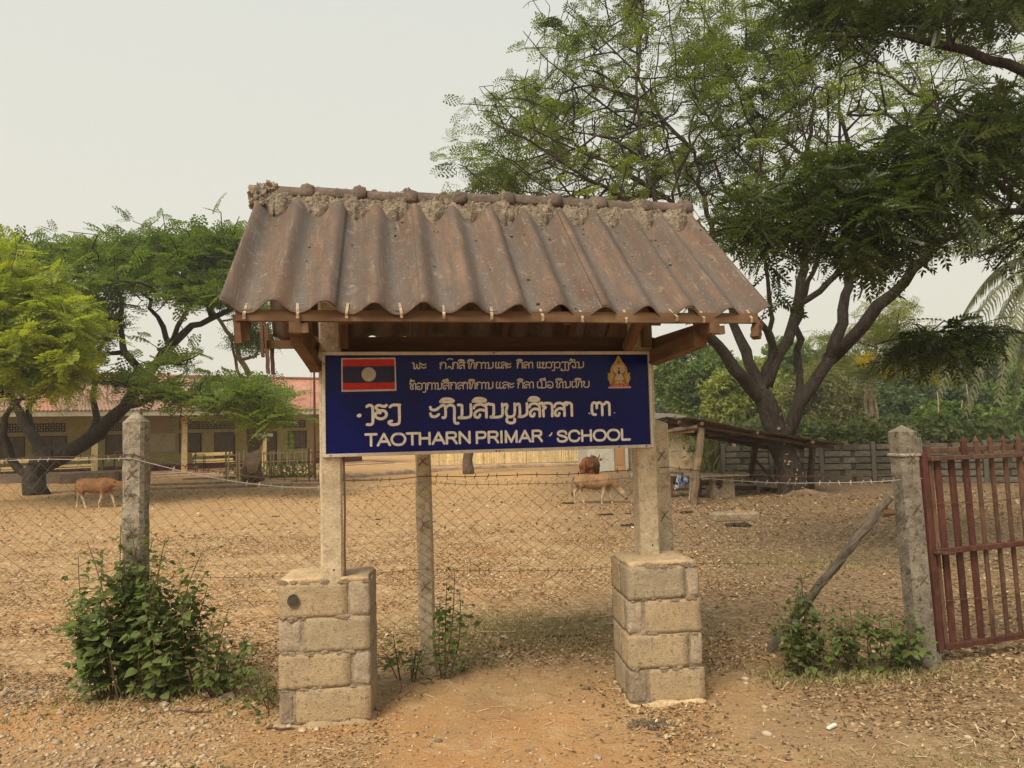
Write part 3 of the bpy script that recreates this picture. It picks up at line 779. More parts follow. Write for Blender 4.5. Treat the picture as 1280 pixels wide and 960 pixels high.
def latin(m, word, x0, x1, base, size, w, slope=0):
    tot = sum(LAT[c][0] for c in word) - .16; sx = (x1 - x0) / tot; cx = x0; st = 0
    for c in word:
        for s in LAT[c][1]:
            st += 1; ribbon(m, [(cx + a * sx, base + b * size + slope * (cx - x0)) for a, b in s], w, FY - .00012 * (st % 3))
        cx += LAT[c][0] * sx
lw = .0068
def word(mat, fn, *a):
    m = MB(); fn(m, *a); return m.build('lettering', mat, board)
for (tx, a, b) in (('pA', .516, .592), ('k', .675, .71), ('ks^i', .75, .822), ('t^ikan', .842, .994), ('eelA', 1.008, 1.102), ('k^ila', 1.141, 1.240), ('eexwgwyg', 1.266, 1.465), ('j^cn', 1.472, 1.560)):
    word(M_LETS, lao, tx, a, b, .500, .036, lw)
word(M_LETS, ribbon, [(.722, .552), (.730, .558), (.745, .558), (.752, .552)], lw * .9, FY); word(M_LETS, ribbon, [(.722, .503), (.732, .514), (.745, .498)], lw * .9, FY)
for (tx, a, b) in (('h^cogkan', .498, .684), ('s^Iksat^ikan', .690, .990), ('eelA', 1.009, 1.117), ('k^ila', 1.142, 1.241), ('em^Io', 1.262, 1.362), ('h^inet^ib', 1.382, 1.592)):
    word(M_LETS, lao, tx, a, b, .379, .038, lw)
for (tx, a, b) in (('gry', .252, .440), ('Az^ims^im', .612, 1.045), ('b^uns^iksa', 1.058, 1.480), ('da', 1.600, 1.722)):
    word(M_LET, lao, tx, a, b, .214 - .006 * (a > .5), .078, .0165)
for q in ([(.190, .232), (.196, .224), (.208, .222), (.217, .228), (.219, .238), (.211, .245), (.199, .243)], [(1.583, .222), (1.590, .224), (1.596, .217), (1.592, .213), (1.586, .217)], [(1.748, .223), (1.754, .223), (1.755, .217), (1.749, .217)], [(1.325, .088), (1.336, .085), (1.345, .092), (1.352, .108), (1.346, .110), (1.338, .098)]):
    word(M_LET, poly, q, FY)
word(M_LET, latin, 'TAOTHARN', .240, .846, .060, .064, .0145); word(M_LET, latin, 'PRIMAR', .880, 1.283, .058, .064, .0145); word(M_LET, latin, 'SCHOOL', 1.380, 1.838, .052, .063, .0145)
# flag
fl = MB(); poly(fl, [(.108, .371), (.420, .373), (.417, .566), (.109, .564)], FY, .001); fo = fl.build('flag', M_SFRAME, board)
for (z0, z1, mt) in ((.517, .557, M_RED), (.421, .517, M_NAVY), (.381, .421, M_RED)):
    m = MB(); poly(m, [(.116, z0), (.411, z0 + .001), (.411, z1 + .001), (.116, z1)], FY - .001, .0006); m.build('stripe', mt, fo)
m = MB(); poly(m, [(.263 + .041 * cos(2 * pi * k / 28), .4695 + .041 * sin(2 * pi * k / 28)) for k in range(28)], FY - .0016, .0006); m.build('disc', flat('flag_disc', (.45, .43, .36)), fo)
# emblem: gold flame shape, pale monument with rays, red banner
ex, ez = 1.789, .371
def ep(pts): return [(ex + x * .001, ez + z * .001) for x, z in pts]
half = [(0, 205), (12, 190), (22, 168), (40, 146), (52, 128), (56, 108), (55, 92), (66, 96), (74, 94), (70, 80), (75, 66), (72, 52), (64, 40), (60, 22)]
em = MB(); poly(em, ep([(-x, z) for x, z in half][::-1] + half[1:]), FY, .0008); eo = em.build('emblem', M_GOLD, board)
h2 = [(0, 176), (10, 160), (24, 142), (36, 122), (40, 100), (34, 70), (44, 48), (48, 30)]
m = MB(); poly(m, ep([(-x, z) for x, z in h2][::-1] + h2[1:]), FY - .0008, .0005); m.build('inner_field', M_GOLD2, eo)
m = MB(); poly(m, ep([(38 * cos(2 * pi * k / 20), 118 + 30 * sin(2 * pi * k / 20)) for k in range(20)]), FY - .0013, .0004)
poly(m, ep([(-30, 48), (30, 48), (26, 70), (14, 92), (4, 130), (-4, 130), (-14, 92), (-26, 70)]), FY - .0017, .0004)
poly(m, ep([(-34, 30), (-4, 32), (-2, 42), (-14, 46), (-22, 40)]), FY - .0014, .0004); poly(m, ep([(34, 30), (22, 40), (14, 46), (2, 42), (4, 32)]), FY - .0014, .0004)
for k in range(9):
    a = radians(20 + k * 17.5); ribbon(m, ep([(34 * cos(a), 118 + 28 * sin(a)), (42 * cos(a), 118 + 38 * sin(a))]), .0035, FY - .0012)
for sx in (-1, 1):
    ribbon(m, ep([(sx * 62, 84), (sx * 54, 70), (sx * 60, 52), (sx * 50, 40)]), .004, FY - .0011); ribbon(m, ep([(sx * 50, 96), (sx * 40, 82), (sx * 44, 60)]), .004, FY - .0013)
m.build('monument', M_PINK, eo)
m = MB(); poly(m, ep([(6 * cos(2 * pi * k / 10), 124 + 6 * sin(2 * pi * k / 10)) for k in range(10)]), FY - .0022, .0004); poly(m, ep([(-7, 88), (7, 88), (8, 102), (3, 114), (-3, 114), (-8, 102)]), FY - .0022, .0004); m.build('monument_centre', M_MAROON, eo)
m = MB(); poly(m, ep([(-66, 10), (68, 10), (62, 27), (-61, 27)]), FY - .0014, .0005); m.build('banner', M_RED, eo)
m = MB(); poly(m, ep([(-74, 0), (76, 0), (74, 10), (-70, 10)]), FY - .0014, .0005)
for (a, b) in ((-48, -4), (6, 24), (32, 52)):
    x = a
    while x < b: ribbon(m, ep([(x, 15), (x + 1.5, 22)]), .0026, FY - .002); x += 5.2
m.build('banner_edge', M_PINK, eo)

# ================================================================== FENCE
M_WIRE = flat('galvanised_wire', (.12, .095, .07), .6, .3); M_WIREP = flat('pale_galvanised_wire', (.36, .33, .28), .5, .4); M_RUST = flat('rusty_wire', (.10, .055, .03), .7)
FPOST = [(-4.35, 4.72), (-2.40, 4.90), (-0.605, 5.215), (1.02, 5.22), (2.70, 5.19)]
def concrete_post(name, x, y, w, h, yaw, leanx, leany, tip, label, wd=None, mat=M_POSTG, strip=False, pieces=True):
    zg = gz(x, y); root = thing(name, (x, y, zg), label, 'post', 'concrete posts of the mesh fence', yaw)
    wd = wd or w
    n = 22; vs = []; fs = []
    prof = [(-1, -.72), (-.72, -1), (.72, -1), (1, -.72), (1, .72), (.72, 1), (-.72, 1), (-1, .72)]
    hh = h - tip
    for i in range(n + 1):
        z = -.1 + (hh + .1) * i / n
        for (a, b) in prof:
            j1 = .006 * mnoise.noise(Vector((a * 3 + x * 9, b * 3, z * 7))) + .003 * mnoise.noise(Vector((a * 9 + x, b * 8, z * 30)))
            vs.append((a * w / 2 + j1 + leanx * z, b * wd / 2 + j1 + leany * z, z))
    for i in range(n):
        for k in range(8): a = i * 8 + k; b = i * 8 + (k + 1) % 8; fs.append((a, b, b + 8, a + 8))
    fs.append(tuple(range(8))[::-1])
    vs.append((leanx * h, leany * h, h)); t = len(vs) - 1
    for k in range(8): fs.append((n * 8 + k, n * 8 + (k + 1) % 8, t))
    m = MB(); m.add(vs, fs); m.build('shaft', mat, root)
    for z in (.55, 1.0, 1.38):   # tie wires twisted round the post
        if z < h - .15:
            m = MB(); zz = z + random.uniform(-.05, .05); c = Vector((leanx * zz, leany * zz - wd / 2 - .004, zz))
            a = random.uniform(-.6, .6)
            m.tube([c + Vector((-.03, 0, -.03 + a * .02)), c + Vector((0, -.006, .012)), c + Vector((.028, 0, .03))], .0024, 5)
            m.tube([c + Vector((-.02, -.002, .03)), c + Vector((.002, -.009, .0)), c + Vector((.035, 0, -.022))], .002, 5)
            m.build('tie_wire', M_RUST, root)
    return root
concrete_post('fence_post', -4.35, 4.72, .12, 1.62, .3, 0, 0, .05, 'concrete fence post out at the far left end of the mesh')
concrete_post('fence_post', -2.40, 4.90, .132, 1.745, .10, .0, .0, .075, 'pointed grey concrete fence post rising out of the leafy bush, left of the shelter')
concrete_post('fence_post', -.605, 5.215, .105, 1.60, .08, -.006, 0, .03, 'slim concrete fence post seen between the two block piers', mat=M_POSTC)
concrete_post('fence_post', 0.985, 5.22, .135, 1.66, .3, -.014, 0, .03, 'broad concrete fence post close behind the right post of the shelter', mat=M_POSTC)
gp = concrete_post('fence_post', 2.665, 5.17, .135, 1.575, .16, -.040, 0, .045, 'pointed concrete gate post with metal channel and slanting timber prop', wd=.15, mat=mottled('dark_weathered_concrete', (.13, .11, .085), (.25, .215, .165), 9, c2=(.06, .05, .04), bd=.012, bs=.9, fine=85))
m = MB(); m.box((.082 - .04 * .74, -.02, .74), (.022, .05, 1.50), Matrix.Rotation(-.040, 3, 'Y'), .003); m.box((.098 - .04 * .74, -.04, .74), (.008, .014, 1.50), Matrix.Rotation(-.040, 3, 'Y')); m.build('metal_channel', mottled('galvanised_channel', (.13, .125, .105), (.19, .18, .15), 20, rough=.7), gp)
m = MB(); m.box((0.0 - .04 * 1.38, 0, 1.375), (.147, .162, .022), bevel=.006); m.box((-.04 * 1.35, 0, 1.35), (.125, .14, .012)); m.build('cast_band', M_POSTG, gp)
m = MB(); m.box((.04, -.052, 1.30), (.022, .006, .03)); m.build('paper_tag', M_LET, gp)
# woven mesh between the posts: zigzag wires
fence = thing('mesh_fence', (-.6, 5.2, 0), 'sagging diamond wire mesh fence strung on concrete posts behind the sign', 'fence')
def fpos(t):   # arc position along the polyline
    acc = 0
    for (a, b) in zip(FPOST[:-1], FPOST[1:]):
        L = math.hypot(b[0] - a[0], b[1] - a[1])
        if t <= acc + L or b is FPOST[-1]: f = (t - acc) / L; return (a[0] + (b[0] - a[0]) * f, a[1] + (b[1] - a[1]) * f, f)
        acc += L
TOT = sum(math.hypot(b[0] - a[0], b[1] - a[1]) for a, b in zip(FPOST[:-1], FPOST[1:]))
def ftop(t, x, f):   # top edge of the mesh: sags between posts
    base = np.interp(x, [-4.35, -2.4, -.6, 1.02, 2.70], [1.50, 1.50, 1.27, 1.32, 1.22])
    return base - 0.09 * sin(pi * f) + .015 * mnoise.noise(Vector((t * 2, 0, 0)))
def mesh_wires():
    dw = .047; nrow = 16; vs = []; fs = []; k = 0; t = 0.02; r = .00125
    while t < TOT - .04:
        x0, y0, f = fpos(t); zt = ftop(t, x0, f); pts = []
        bot = .03; n = nrow * 2
        for i in range(n + 1):
            g = i / n
            # rows near the top are pulled open where the mesh hangs at the left
            z = bot + (zt - bot) * (g + .02 * sin(pi * g * 2))
            s = t + (.5 * dw if (i + k) % 2 else -.5 * dw) * (1 + .10 * mnoise.noise(Vector((t * 5, z * 6, 1))))
            s += .018 * mnoise.noise(Vector((t * 1.7, z * 2.1, 4)))
            x, y, _ = fpos(min(max(s, 0), TOT))
            yb = .015 * (1 if i % 4 < 2 else -1) * .18 + .02 * mnoise.noise(Vector((t * .9, z * 1.3, 8)))
            pts.append(np.array([x, y - .065 + yb, z + gz(x, y)]))
        for i in range(n):
            a, b = pts[i], pts[i + 1]; d = b - a; d /= np.linalg.norm(d); u = np.cross(d, [0, 1, 0]); u /= np.linalg.norm(u); w = np.cross(d, u); base = len(vs)
            for p in (a, b):
                for q in range(3): an = 2 * pi * q / 3; vs.append(p + (u * cos(an) + w * sin(an)) * r)
            for q in range(3): fs.append((base + q, base + (q + 1) % 3, base + 3 + (q + 1) % 3, base + 3 + q))
        t += dw; k += 1
    return obj_np('wire_mesh', M_WIRE, fence, vs, quads=fs)
mesh_wires()['kind'] = 'stuff'
def barbed(zs, mat, sag, name='barbed_wire', r=.0028):
    m = MB(); pts = []
    for i, ((a, za), (b, zb)) in enumerate(zip(zip(FPOST[:-1], zs[:-1]), zip(FPOST[1:], zs[1:]))):
        for k in range(13 if i == len(FPOST) - 2 else 12):
            f = k / 12; x = a[0] + (b[0] - a[0]) * f; y = a[1] + (b[1] - a[1]) * f - .075
            pts.append(Vector((x, y, za + (zb - za) * f - sag[i] * 4 * f * (1 - f) + .008 * mnoise.noise(Vector((x * 4, za, 0))))))
    m.tube(pts, r, 5)
    for i in range(len(pts) - 1):   # barbs
        for q in range(2):
            if random.random() < .85:
                p = pts[i].lerp(pts[i + 1], (q + random.random() * .4) / 2); a = random.uniform(0, 6.28)
                d = Vector((random.uniform(-.3, .3), cos(a) * .5, 1)).normalized() * .017; m.tube([p - d, p + d], .0016, 4)
                m.tube([p + Vector((-.006, 0, 0)) - d * .7, p + Vector((.006, 0, 0)) + d * .8], .0016, 4)
    return m.build(name, mat, fence, world=True)
barbed((1.51, 1.51, 1.31, 1.33, 1.25), M_RUST, (.01, .085, .02, .04))
barbed((1.50, 1.485, 1.27, 1.29, 1.22), M_WIREP, (.0, .10, .04, .05), r=.0024)
barbed((.78, .76, .70, .70, .72), M_WIRE, (.02, .03, .03, .03), name='strand_wire', r=.0018)

# slanting prop of weathered timber
a = V(G(962, 812)); b = V(P(1113, 622, 5.08)); b.z += .01
prop = thing('timber_prop', (a.x, a.y, gz(a.x, a.y)), 'long weathered grey timber pole leaning against the concrete gate post', 'pole')
m = MB(); n = 16; m.tube([a.lerp(b, i / n) + Vector((.006 * mnoise.noise(Vector((i * .5, 1, 2))), 0, .006 * mnoise.noise(Vector((i * .6, 5, 2))))) for i in range(n + 1)],
       [.028 + .005 * mnoise.noise(Vector((i * .7, 0, 0))) for i in range(n + 1)], 9, rough=.35, rs=28)
m.build('pole', woodmat('grey_old_timber', (.06, .048, .038), (.15, .125, .10), 2, c2=(.21, .18, .145), s=1.2), prop, world=True)
m = MB(); m.tube([a.lerp(b, .93) + Vector((.01, 0, -.03)), a.lerp(b, .97) + Vector((.05, -.01, -.075))], [.03, .018], 7, rough=.4, rs=20); m.build('stub', M_DARKWOOD, prop, world=True)

# ================================================================== GATE
GA = radians(19); gorg = V(P(1167, 804, 5.14)); gorg.z = gz(gorg.x, gorg.y)
M_GRED = mottled('rusty_red_gate_paint', (.052, .019, .013), (.086, .030, .021), 9, c2=(.10, .042, .028), rough=.65, objvar=.15, sc3=(1, 1, .3))
M_GBRN = mottled('dark_brown_gate_paint', (.065, .035, .022), (.115, .06, .037), 9, c2=(.15, .09, .055), rough=.7, objvar=.2, sc3=(1, 1, .3))
gate = thing('slatted_gate', gorg, 'rusty red and brown slatted yard gate with spiked tops, hung beside the concrete gate post', 'gate', rotz=GA)
GL = .042   # lean of the whole leaf
def gbar(name, x0, z0, x1, z1, w, d, mat, y=0.0, par=None):
    m = MB(); m.beam((x0 - GL * z0, y, z0), (x1 - GL * z1, y, z1), d, w, .003, up=(0, 1, 0) if abs(x1 - x0) < .3 else (0, 0, 1)); return m.build(name, mat, par or gate)
gw = 1.75
gbar('stile', .040, .09, .040, 1.385, .065, .045, M_GRED, .0); gbar('stile', .108, .10, .108, 1.43, .045, .03, M_GBRN, .012)
gbar('top_rail', .072, 1.345, gw, 1.345, .030, .045, M_GBRN, -.034); gbar('top_rail', .02, 1.395, gw, 1.395, .035, .022, M_GBRN, .034); gbar('bottom_rail', .072, .115, gw, .115, .035, .035, M_GRED, -.03)
gbar('middle_rail', .06, .735, gw, .735, .034, .035, M_GRED, -.034); gbar('rail_bracket', .03, .735, .17, .72, .045, .02, M_GBRN, -.062)
xs = [.175, .30, .425, .535, .665, .79, .93, 1.06, 1.20, 1.33, 1.46, 1.60]
for i, x in enumerate(xs):
    redd = i < 3 or i in (8, 10); w = random.choice([.050, .056]) if redd else random.choice([.030, .038, .046]); zt = 1.34 if i in (0, 1) else 1.455
    m = MB(); L = .10 - .01; x2 = x + random.uniform(-.004, .004)
    m.beam((x - GL * L, .0, L), (x2 - GL * zt, 0, zt), w, .018, .002, up=(0, 1, 0))
    if zt > 1.4:   # spiked tip
        c = x2 - GL * zt; vs = [(c - w / 2, -.009, zt - .004), (c + w / 2, -.009, zt - .004), (c + w / 2, .009, zt - .004), (c - w / 2, .009, zt - .004), (c, 0, zt + .035)]
        m.add(vs, [(3, 2, 1, 0), (0, 1, 4), (1, 2, 4), (2, 3, 4), (3, 0, 4)])
        m.tube([(c - w * .75, 0, zt - .006), (c + w * .75, 0, zt - .006)], .008, 6)
    m.build('slat', M_GRED if redd else M_GBRN, gate)
for z in (.40, 1.04):
    m = MB(); m.tube([(.02 + (gw - .02) * i / 12 - GL * z, -.024, z + .008 * sin(i * 1.3)) for i in range(13)], .0028, 5); m.build('wire', M_RUST, gate)
m = MB(); m.tube([(.045 - GL * .2, .035, .2), (.045 - GL * .28, .035, .28)], .017, 8); m.tube([(.045 - GL * 1.1, .035, 1.1), (.045 - GL * 1.18, .035, 1.18)], .017, 8); m.build('hinge', M_GBRN, gate)
# the far gate post, just outside the picture
e = gorg + Vector((cos(GA), sin(GA), 0)) * 1.84
concrete_post('fence_post', e.x, e.y, .16, 1.6, GA, 0, 0, .05, 'concrete post at the latch end of the slatted gate')

# ================================================================== TREES
M_BARKD = mottled('dark_bark', (.020, .015, .011), (.048, .036, .026), 9, c2=(.075, .06, .045), bd=.03, bs=1.0, fine=40, sc3=(1, 1, .35))
M_BARKM = mottled('brown_bark', (.055, .038, .026), (.12, .085, .06), 8, c2=(.24, .17, .11), bd=.04, bs=1.0, fine=30, sc3=(1, 1, .4), lo=.3, hi=.62)
M_BARKP = mottled('pale_bark', (.30, .22, .15), (.46, .36, .26), 6, c2=(.20, .14, .09), bd=.02, fine=30)
def frond(nl, leaf_l, leaf_w, ang=62, curl=.25, fold=.25, spread=1.0):
    """template spray, length 1 along +x, leaflets in pairs; quads as diamonds"""
    vs = []; fs = []
    for k in range(nl):
        x = .12 + .84 * k / max(nl - 1, 1); z = -curl * x * x
        for s in (-1, 1):
            a = radians(ang - 18 * x); d = np.array([cos(a), s * sin(a), fold * .6 * (1 - x) - .12]); d /= np.linalg.norm(d)
            L = leaf_l * (1 - .45 * abs(x - .45)); p = np.array([x, 0, z]); side = np.cross(d, [0, 0, 1.0]); side /= np.linalg.norm(side)
            side = side + np.array([0, 0, .25 * s]); b = len(vs)
            vs += [p, p + d * L * .5 + side * leaf_w * .5, p + d * L, p + d * L * .5 - side * leaf_w * .5]; fs.append((b, b + 1, b + 2, b + 3))
    b = len(vs); p = np.array([.96, 0, -curl]); vs += [p, p + [leaf_l * .5, leaf_w * .5, -.04], p + [leaf_l, 0, -.1], p + [leaf_l * .5, -leaf_w * .5, -.04]]; fs.append((b, b + 1, b + 2, b + 3))
    return np.array(vs), np.array(fs)
def bipinnate(npin, nl, pin_l, leaf_l, leaf_w, curl=.2):
    """feathery compound leaf: a rachis with side sprays"""
    V_ = []; F_ = []; tv, tf = frond(nl, leaf_l, leaf_w, 70, .15)
    n = 0
    for k in range(npin):
        x = .2 + .75 * k / (npin - 1)
        for s in (-1, 1):
            a = s * radians(62 - 25 * x); L = pin_l * (1 - .5 * abs(x - .5)); R = np.array([[cos(a), -sin(a), 0], [sin(a), cos(a), 0], [0, 0, 1]])
            q = (tv * L) @ R.T + [x, 0, -curl * x * x]; V_.append(q); F_.append(tf + n); n += len(tv)
    return np.vstack(V_), np.vstack(F_)
def scatter_fronds(tmpl, pos, dirs, size, roll=.6):
    """numpy placing of a template at pos, +x along dirs"""
    tv, tf = tmpl; n = len(pos); pos = np.asarray(pos); d = np.asarray(dirs, float); d /= np.linalg.norm(d, axis=1)[:, None] + 1e-9
    up = np.tile([0, 0, 1.0], (n, 1)) + rng.normal(0, roll, (n, 3)); y = np.cross(up, d); y /= np.linalg.norm(y, axis=1)[:, None] + 1e-9; z = np.cross(d, y)
    sz = np.asarray(size)[:, None, None]
    v = (tv[None, :, 0:1] * d[:, None, :] + tv[None, :, 1:2] * y[:, None, :] + tv[None, :, 2:3] * z[:, None, :]) * sz + pos[:, None, :]
    f = tf[None] + (np.arange(n) * len(tv))[:, None, None]
    return v.reshape(-1, 3), f.reshape(-1, 4)
class Skel:
    def __init__(s): s.p = np.zeros((60000, 3)); s.par = np.full(60000, -1); s.r = np.zeros(60000); s.n = 0; s.fix = np.zeros(60000, bool); s.w = np.zeros(60000)
    def node(s, p, par, r=0.0, fix=False):
        i = s.n; s.p[i] = p; s.par[i] = par; s.r[i] = r; s.fix[i] = fix; s.n += 1; return i
    def limb(s, pts, r0, r1, root=False, step=.3, jit=.03):
        pts = [np.array(p, float) for p in pts]
        # Catmull through the drawn points
        out = []
        for i in range(len(pts) - 1):
            p0 = pts[max(i - 1, 0)]; p1 = pts[i]; p2 = pts[i + 1]; p3 = pts[min(i + 2, len(pts) - 1)]
            m = max(2, int(np.linalg.norm(p2 - p1) / step))
            for k in range(m):
                t = k / m; out.append(0.5 * (2 * p1 + (p2 - p0) * t + (2 * p0 - 5 * p1 + 4 * p2 - p3) * t * t + (3 * p1 - p0 - 3 * p2 + p3) * t ** 3))
        out.append(pts[-1]); N = len(out)
        if root: par = -1
        else:
            d = np.linalg.norm(s.p[:s.n] - out[0], axis=1); par = int(np.argmin(d))
        ids = []
        for i, q in enumerate(out):
            if i > 0 and jit: q = q + rng.normal(0, jit, 3) * min(1, i / 3)
            par = s.node(q, par, r0 + (r1 - r0) * (i / (N - 1)) ** .8, True); ids.append(par)
        return ids
    def grow(s, att, step=.3, bend=.12, wander=.05, minr=0.0):
        att = np.asarray(att); lowest = 0
        d0 = np.array([np.min(np.linalg.norm(s.p[:s.n] - a, axis=1)) for a in att]); tips = []
        for i in np.argsort(d0):
            a = att[i]; dd = np.linalg.norm(s.p[:s.n] - a, axis=1)
            # prefer joining lower on the skeleton than the tip so that twigs rise outward
            cost = dd + .35 * np.maximum(0, s.p[:s.n, 2] - a[2]) + (s.depth[:s.n] * .012 if hasattr(s, 'depth') else 0)
            j = int(np.argmin(cost)); L = dd[j]; n = max(1, int(L / step)); b = s.p[j]
            pd = s.p[j] - s.p[s.par[j]] if s.par[j] >= 0 else np.array([0, 0, 1.]); pd /= np.linalg.norm(pd) + 1e-9; par = j
            for k in range(1, n + 1):
                t = k / n; q = b + (a - b) * t + pd * L * bend * 1.6 * t * (1 - t) + rng.normal(0, wander, 3) * min(L, 1) * (0 if k == n else 1)
                par = s.node(q, par)
            tips.append(par)
        return tips
    def finish(s, tips, rtip, power=.5, cap=None):
        s.w[:s.n] = 0
        for t in tips: s.w[t] += 1
        for i in range(s.n - 1, 0, -1):
            if s.par[i] >= 0: s.w[s.par[i]] += s.w[i]
        for i in range(s.n):
            if not s.fix[i]:
                s.r[i] = rtip * max(s.w[i], 1) ** power
                pr_ = s.r[s.par[i]]
                if pr_ > 0: s.r[i] = min(s.r[i], pr_ * .92)
    def mesh(s, name, mat, root, segf=None, rough=.2):
        kids = [[] for _ in range(s.n)]
        for i in range(s.n):
            if s.par[i] >= 0: kids[s.par[i]].append(i)
        starts = [i for i in range(s.n) if s.par[i] < 0]; m = MB(); stack = [(None, i) for i in starts]; thick = MB()
        while stack:
            par, i = stack.pop(); ch = ([par] if par is not None else []) + [i]
            while kids[i]:
                ks = sorted(kids[i], key=lambda k: -s.r[k] + (0 if s.fix[k] == s.fix[i] else 10)); nx = ks[0]
                for k in ks[1:]: stack.append((i, k))
                ch.append(nx); i = nx
            if len(ch) < 2: continue
            rr = [s.r[c] for c in ch]
            if par is not None: rr[0] = min(rr[0], rr[1] * 1.25)
            rm = max(rr); seg = 12 if rm > .12 else 8 if rm > .05 else 5 if rm > .018 else 3
            (m).tube([s.p[c] for c in ch], rr, seg, caps=seg > 5, rough=rough if rm > .03 else 0, rs=2.2 / max(rm, .05) * .5)
        return m.build(name, mat, root, world=True, smooth=True)
def px_cloud(ells, depth_of=None):
    """sample points inside ellipses drawn on the photograph, each with its own depth range"""
    out = []
    for (cx, cy, rx, ry, y0, y1, n) in ells:
        for _ in range(n):
            while True:
                a, b, c = random.uniform(-1, 1), random.uniform(-1, 1), random.uniform(-1, 1)
                if a * a + b * b + c * c < 1: break
            out.append(P(cx + a * rx, cy + b * ry, (y0 + y1) / 2 + c * (y1 - y0) / 2))
    return np.array(out)
def foliage(sk, tips, tmpl, per, size, spread, droop=0.0, back=.5, up=.2, flat=.5, roll=.5, size_var=.3):
    pos = []; dr = []
    for t in tips:
        b = s_dir(sk, t)
        for k in range(per):
            f = random.random(); i = t
            for _ in range(random.choice((0, 0, 1, 1, 2, 3))):
                if sk.par[i] >= 0 and not sk.fix[sk.par[i]]: i = sk.par[i]
            p = sk.p[i] + rng.normal(0, spread, 3) * np.array([1, 1, flat])
            d = b * back + rng.normal(0, .8, 3) * np.array([1, 1, .45]) + np.array([0, 0, up - droop]); pos.append(p); dr.append(d)
    n = len(pos); return scatter_fronds(tmpl, pos, dr, size * (1 + size_var * (rng.random(n) * 2 - 1)), roll)
def s_dir(sk, i):
    j = i
    for _ in range(3):
        if sk.par[j] >= 0: j = sk.par[j]
    d = sk.p[i] - sk.p[j]; n = np.linalg.norm(d); return d / n if n > 1e-6 else np.array([0, 0, 1.])

# ---- the big sparse tree behind the shelter (right)
L_BIG = leafmat('fresh_leaves', [(.06, .10, .022), (.12, .17, .035), (.19, .235, .05), (.27, .30, .07)], .5, patch=.6)
L_BIGD = leafmat('deep_green_leaves', [(.03, .055, .015), (.06, .10, .025), (.10, .145, .038)], .4, patch=.6)
tb = thing('spreading_tree', G(995, 622) + [0, 0, .1], 'tall open-crowned tree with dark forking trunk and hanging pods, beside the lean-to', 'tree')
sk = Skel()
B = lambda px, py, Y=16.9: P(px, py, Y)
sk.limb([G(995, 628, -.1) + [0, .3, 0], B(990, 600), B(978, 560), B(964, 525), B(952, 488)], .31, .21, root=True, jit=.01)
for q in ((B(960, 505), [B(925, 470, 16.6), B(895, 432, 16.2), B(868, 395, 15.8), B(842, 330, 15.2), B(800, 268, 14.6)], .17, .05),
          (B(952, 490), [B(938, 455), B(918, 405, 17.2), B(900, 350, 17.4), B(888, 280, 17.6), B(868, 190, 17.8)], .14, .035),
          (B(955, 495), [B(958, 462), B(966, 430), B(950, 400, 16.3), B(925, 372, 16), B(890, 320, 15.5), B(845, 265, 15)], .11, .03),
          (B(958, 480), [B(972, 445, 17), B(990, 408, 17.2), B(1000, 365, 17.4), B(1012, 300, 17.6), B(1010, 200, 17.9), B(1018, 110, 18)], .15, .035),
          (B(968, 440), [B(962, 400, 18), B(960, 350, 18.3), B(950, 260, 18.8), B(958, 160, 19)], .07, .02),
          (B(984, 545), [B(1003, 505, 16.6), B(1022, 470, 16.5), B(1048, 425, 16.4), B(1058, 370, 16.6), B(1066, 310, 17), B(1070, 220, 17.2), B(1050, 140, 17.5)], .17, .04),
          (B(1036, 448), [B(1062, 425, 16.1), B(1098, 385, 15.6), B(1130, 352, 15.2), B(1165, 300, 14.8), B(1190, 220, 14.5)], .17, .05),
          (B(990, 535), [B(1000, 500, 17.2), B(997, 440, 17.8), B(1002, 380, 18.2), B(1030, 300, 18.6), B(1048, 200, 19)], .11, .035),
          (B(1000, 380, 17.3), [B(1040, 350, 17.6), B(1090, 290, 18), B(1150, 190, 18.4), B(1200, 110, 18.8)], .08, .025),
          (B(888, 300, 17.5), [B(830, 245, 17.9), B(760, 205, 18.2), B(700, 170, 18.5), B(650, 135, 18.6)], .075, .018),
          (B(800, 268, 14.6), [B(760, 235, 14.3), B(715, 215, 14), B(665, 180, 13.8), B(615, 150, 13.6)], .05, .014),
          (B(868, 190, 17.8), [B(830, 150, 17.9), B(800, 100, 18), B(795, 20, 18.2), B(798, -60, 18.4)], .05, .015),
          (B(1010, 200, 17.9), [B(960, 150, 17.6), B(915, 95, 17.3), B(880, 20, 17), B(860, -60, 17)], .05, .015),
          (B(842, 330, 15.2), [B(790, 290, 14.6), B(730, 270, 14.2), B(660, 258, 14)], .045, .014)):
    sk.limb([q[0]] + q[1], q[2], q[3], jit=.035)
att = px_cloud([(650, 128, 50, 34, 16, 20, 26), (640, 165, 36, 22, 13, 16, 16), (590, 212, 24, 12, 14, 18, 8), (622, 200, 34, 26, 14, 18, 14), (700, 100, 60, 50, 15, 21, 34), (760, 50, 70, 60, 15, 22, 50), (700, 30, 40, 24, 15, 20, 12),
                (740, 170, 100, 60, 13, 22, 90), (680, 215, 90, 34, 13, 21, 52), (800, 220, 110, 40, 13, 22, 74), (640, 236, 60, 14, 13, 20, 30), (730, 244, 90, 12, 13, 20, 30),
                (850, 130, 90, 90, 13, 22, 90), (850, 20, 90, 60, 13, 22, 60), (940, 90, 90, 90, 12, 22, 110), (1040, 60, 110, 80, 12, 22, 110), (960, 220, 100, 70, 12, 22, 90), (1080, 180, 120, 80, 12, 22, 100), (1190, 130, 100, 110, 12, 22, 110),
                (1000, -70, 330, 60, 12, 22, 150), (1200, 270, 80, 50, 12, 21, 30), (1290, 200, 60, 90, 12, 21, 40), (905, 290, 24, 30, 14, 19, 14)])
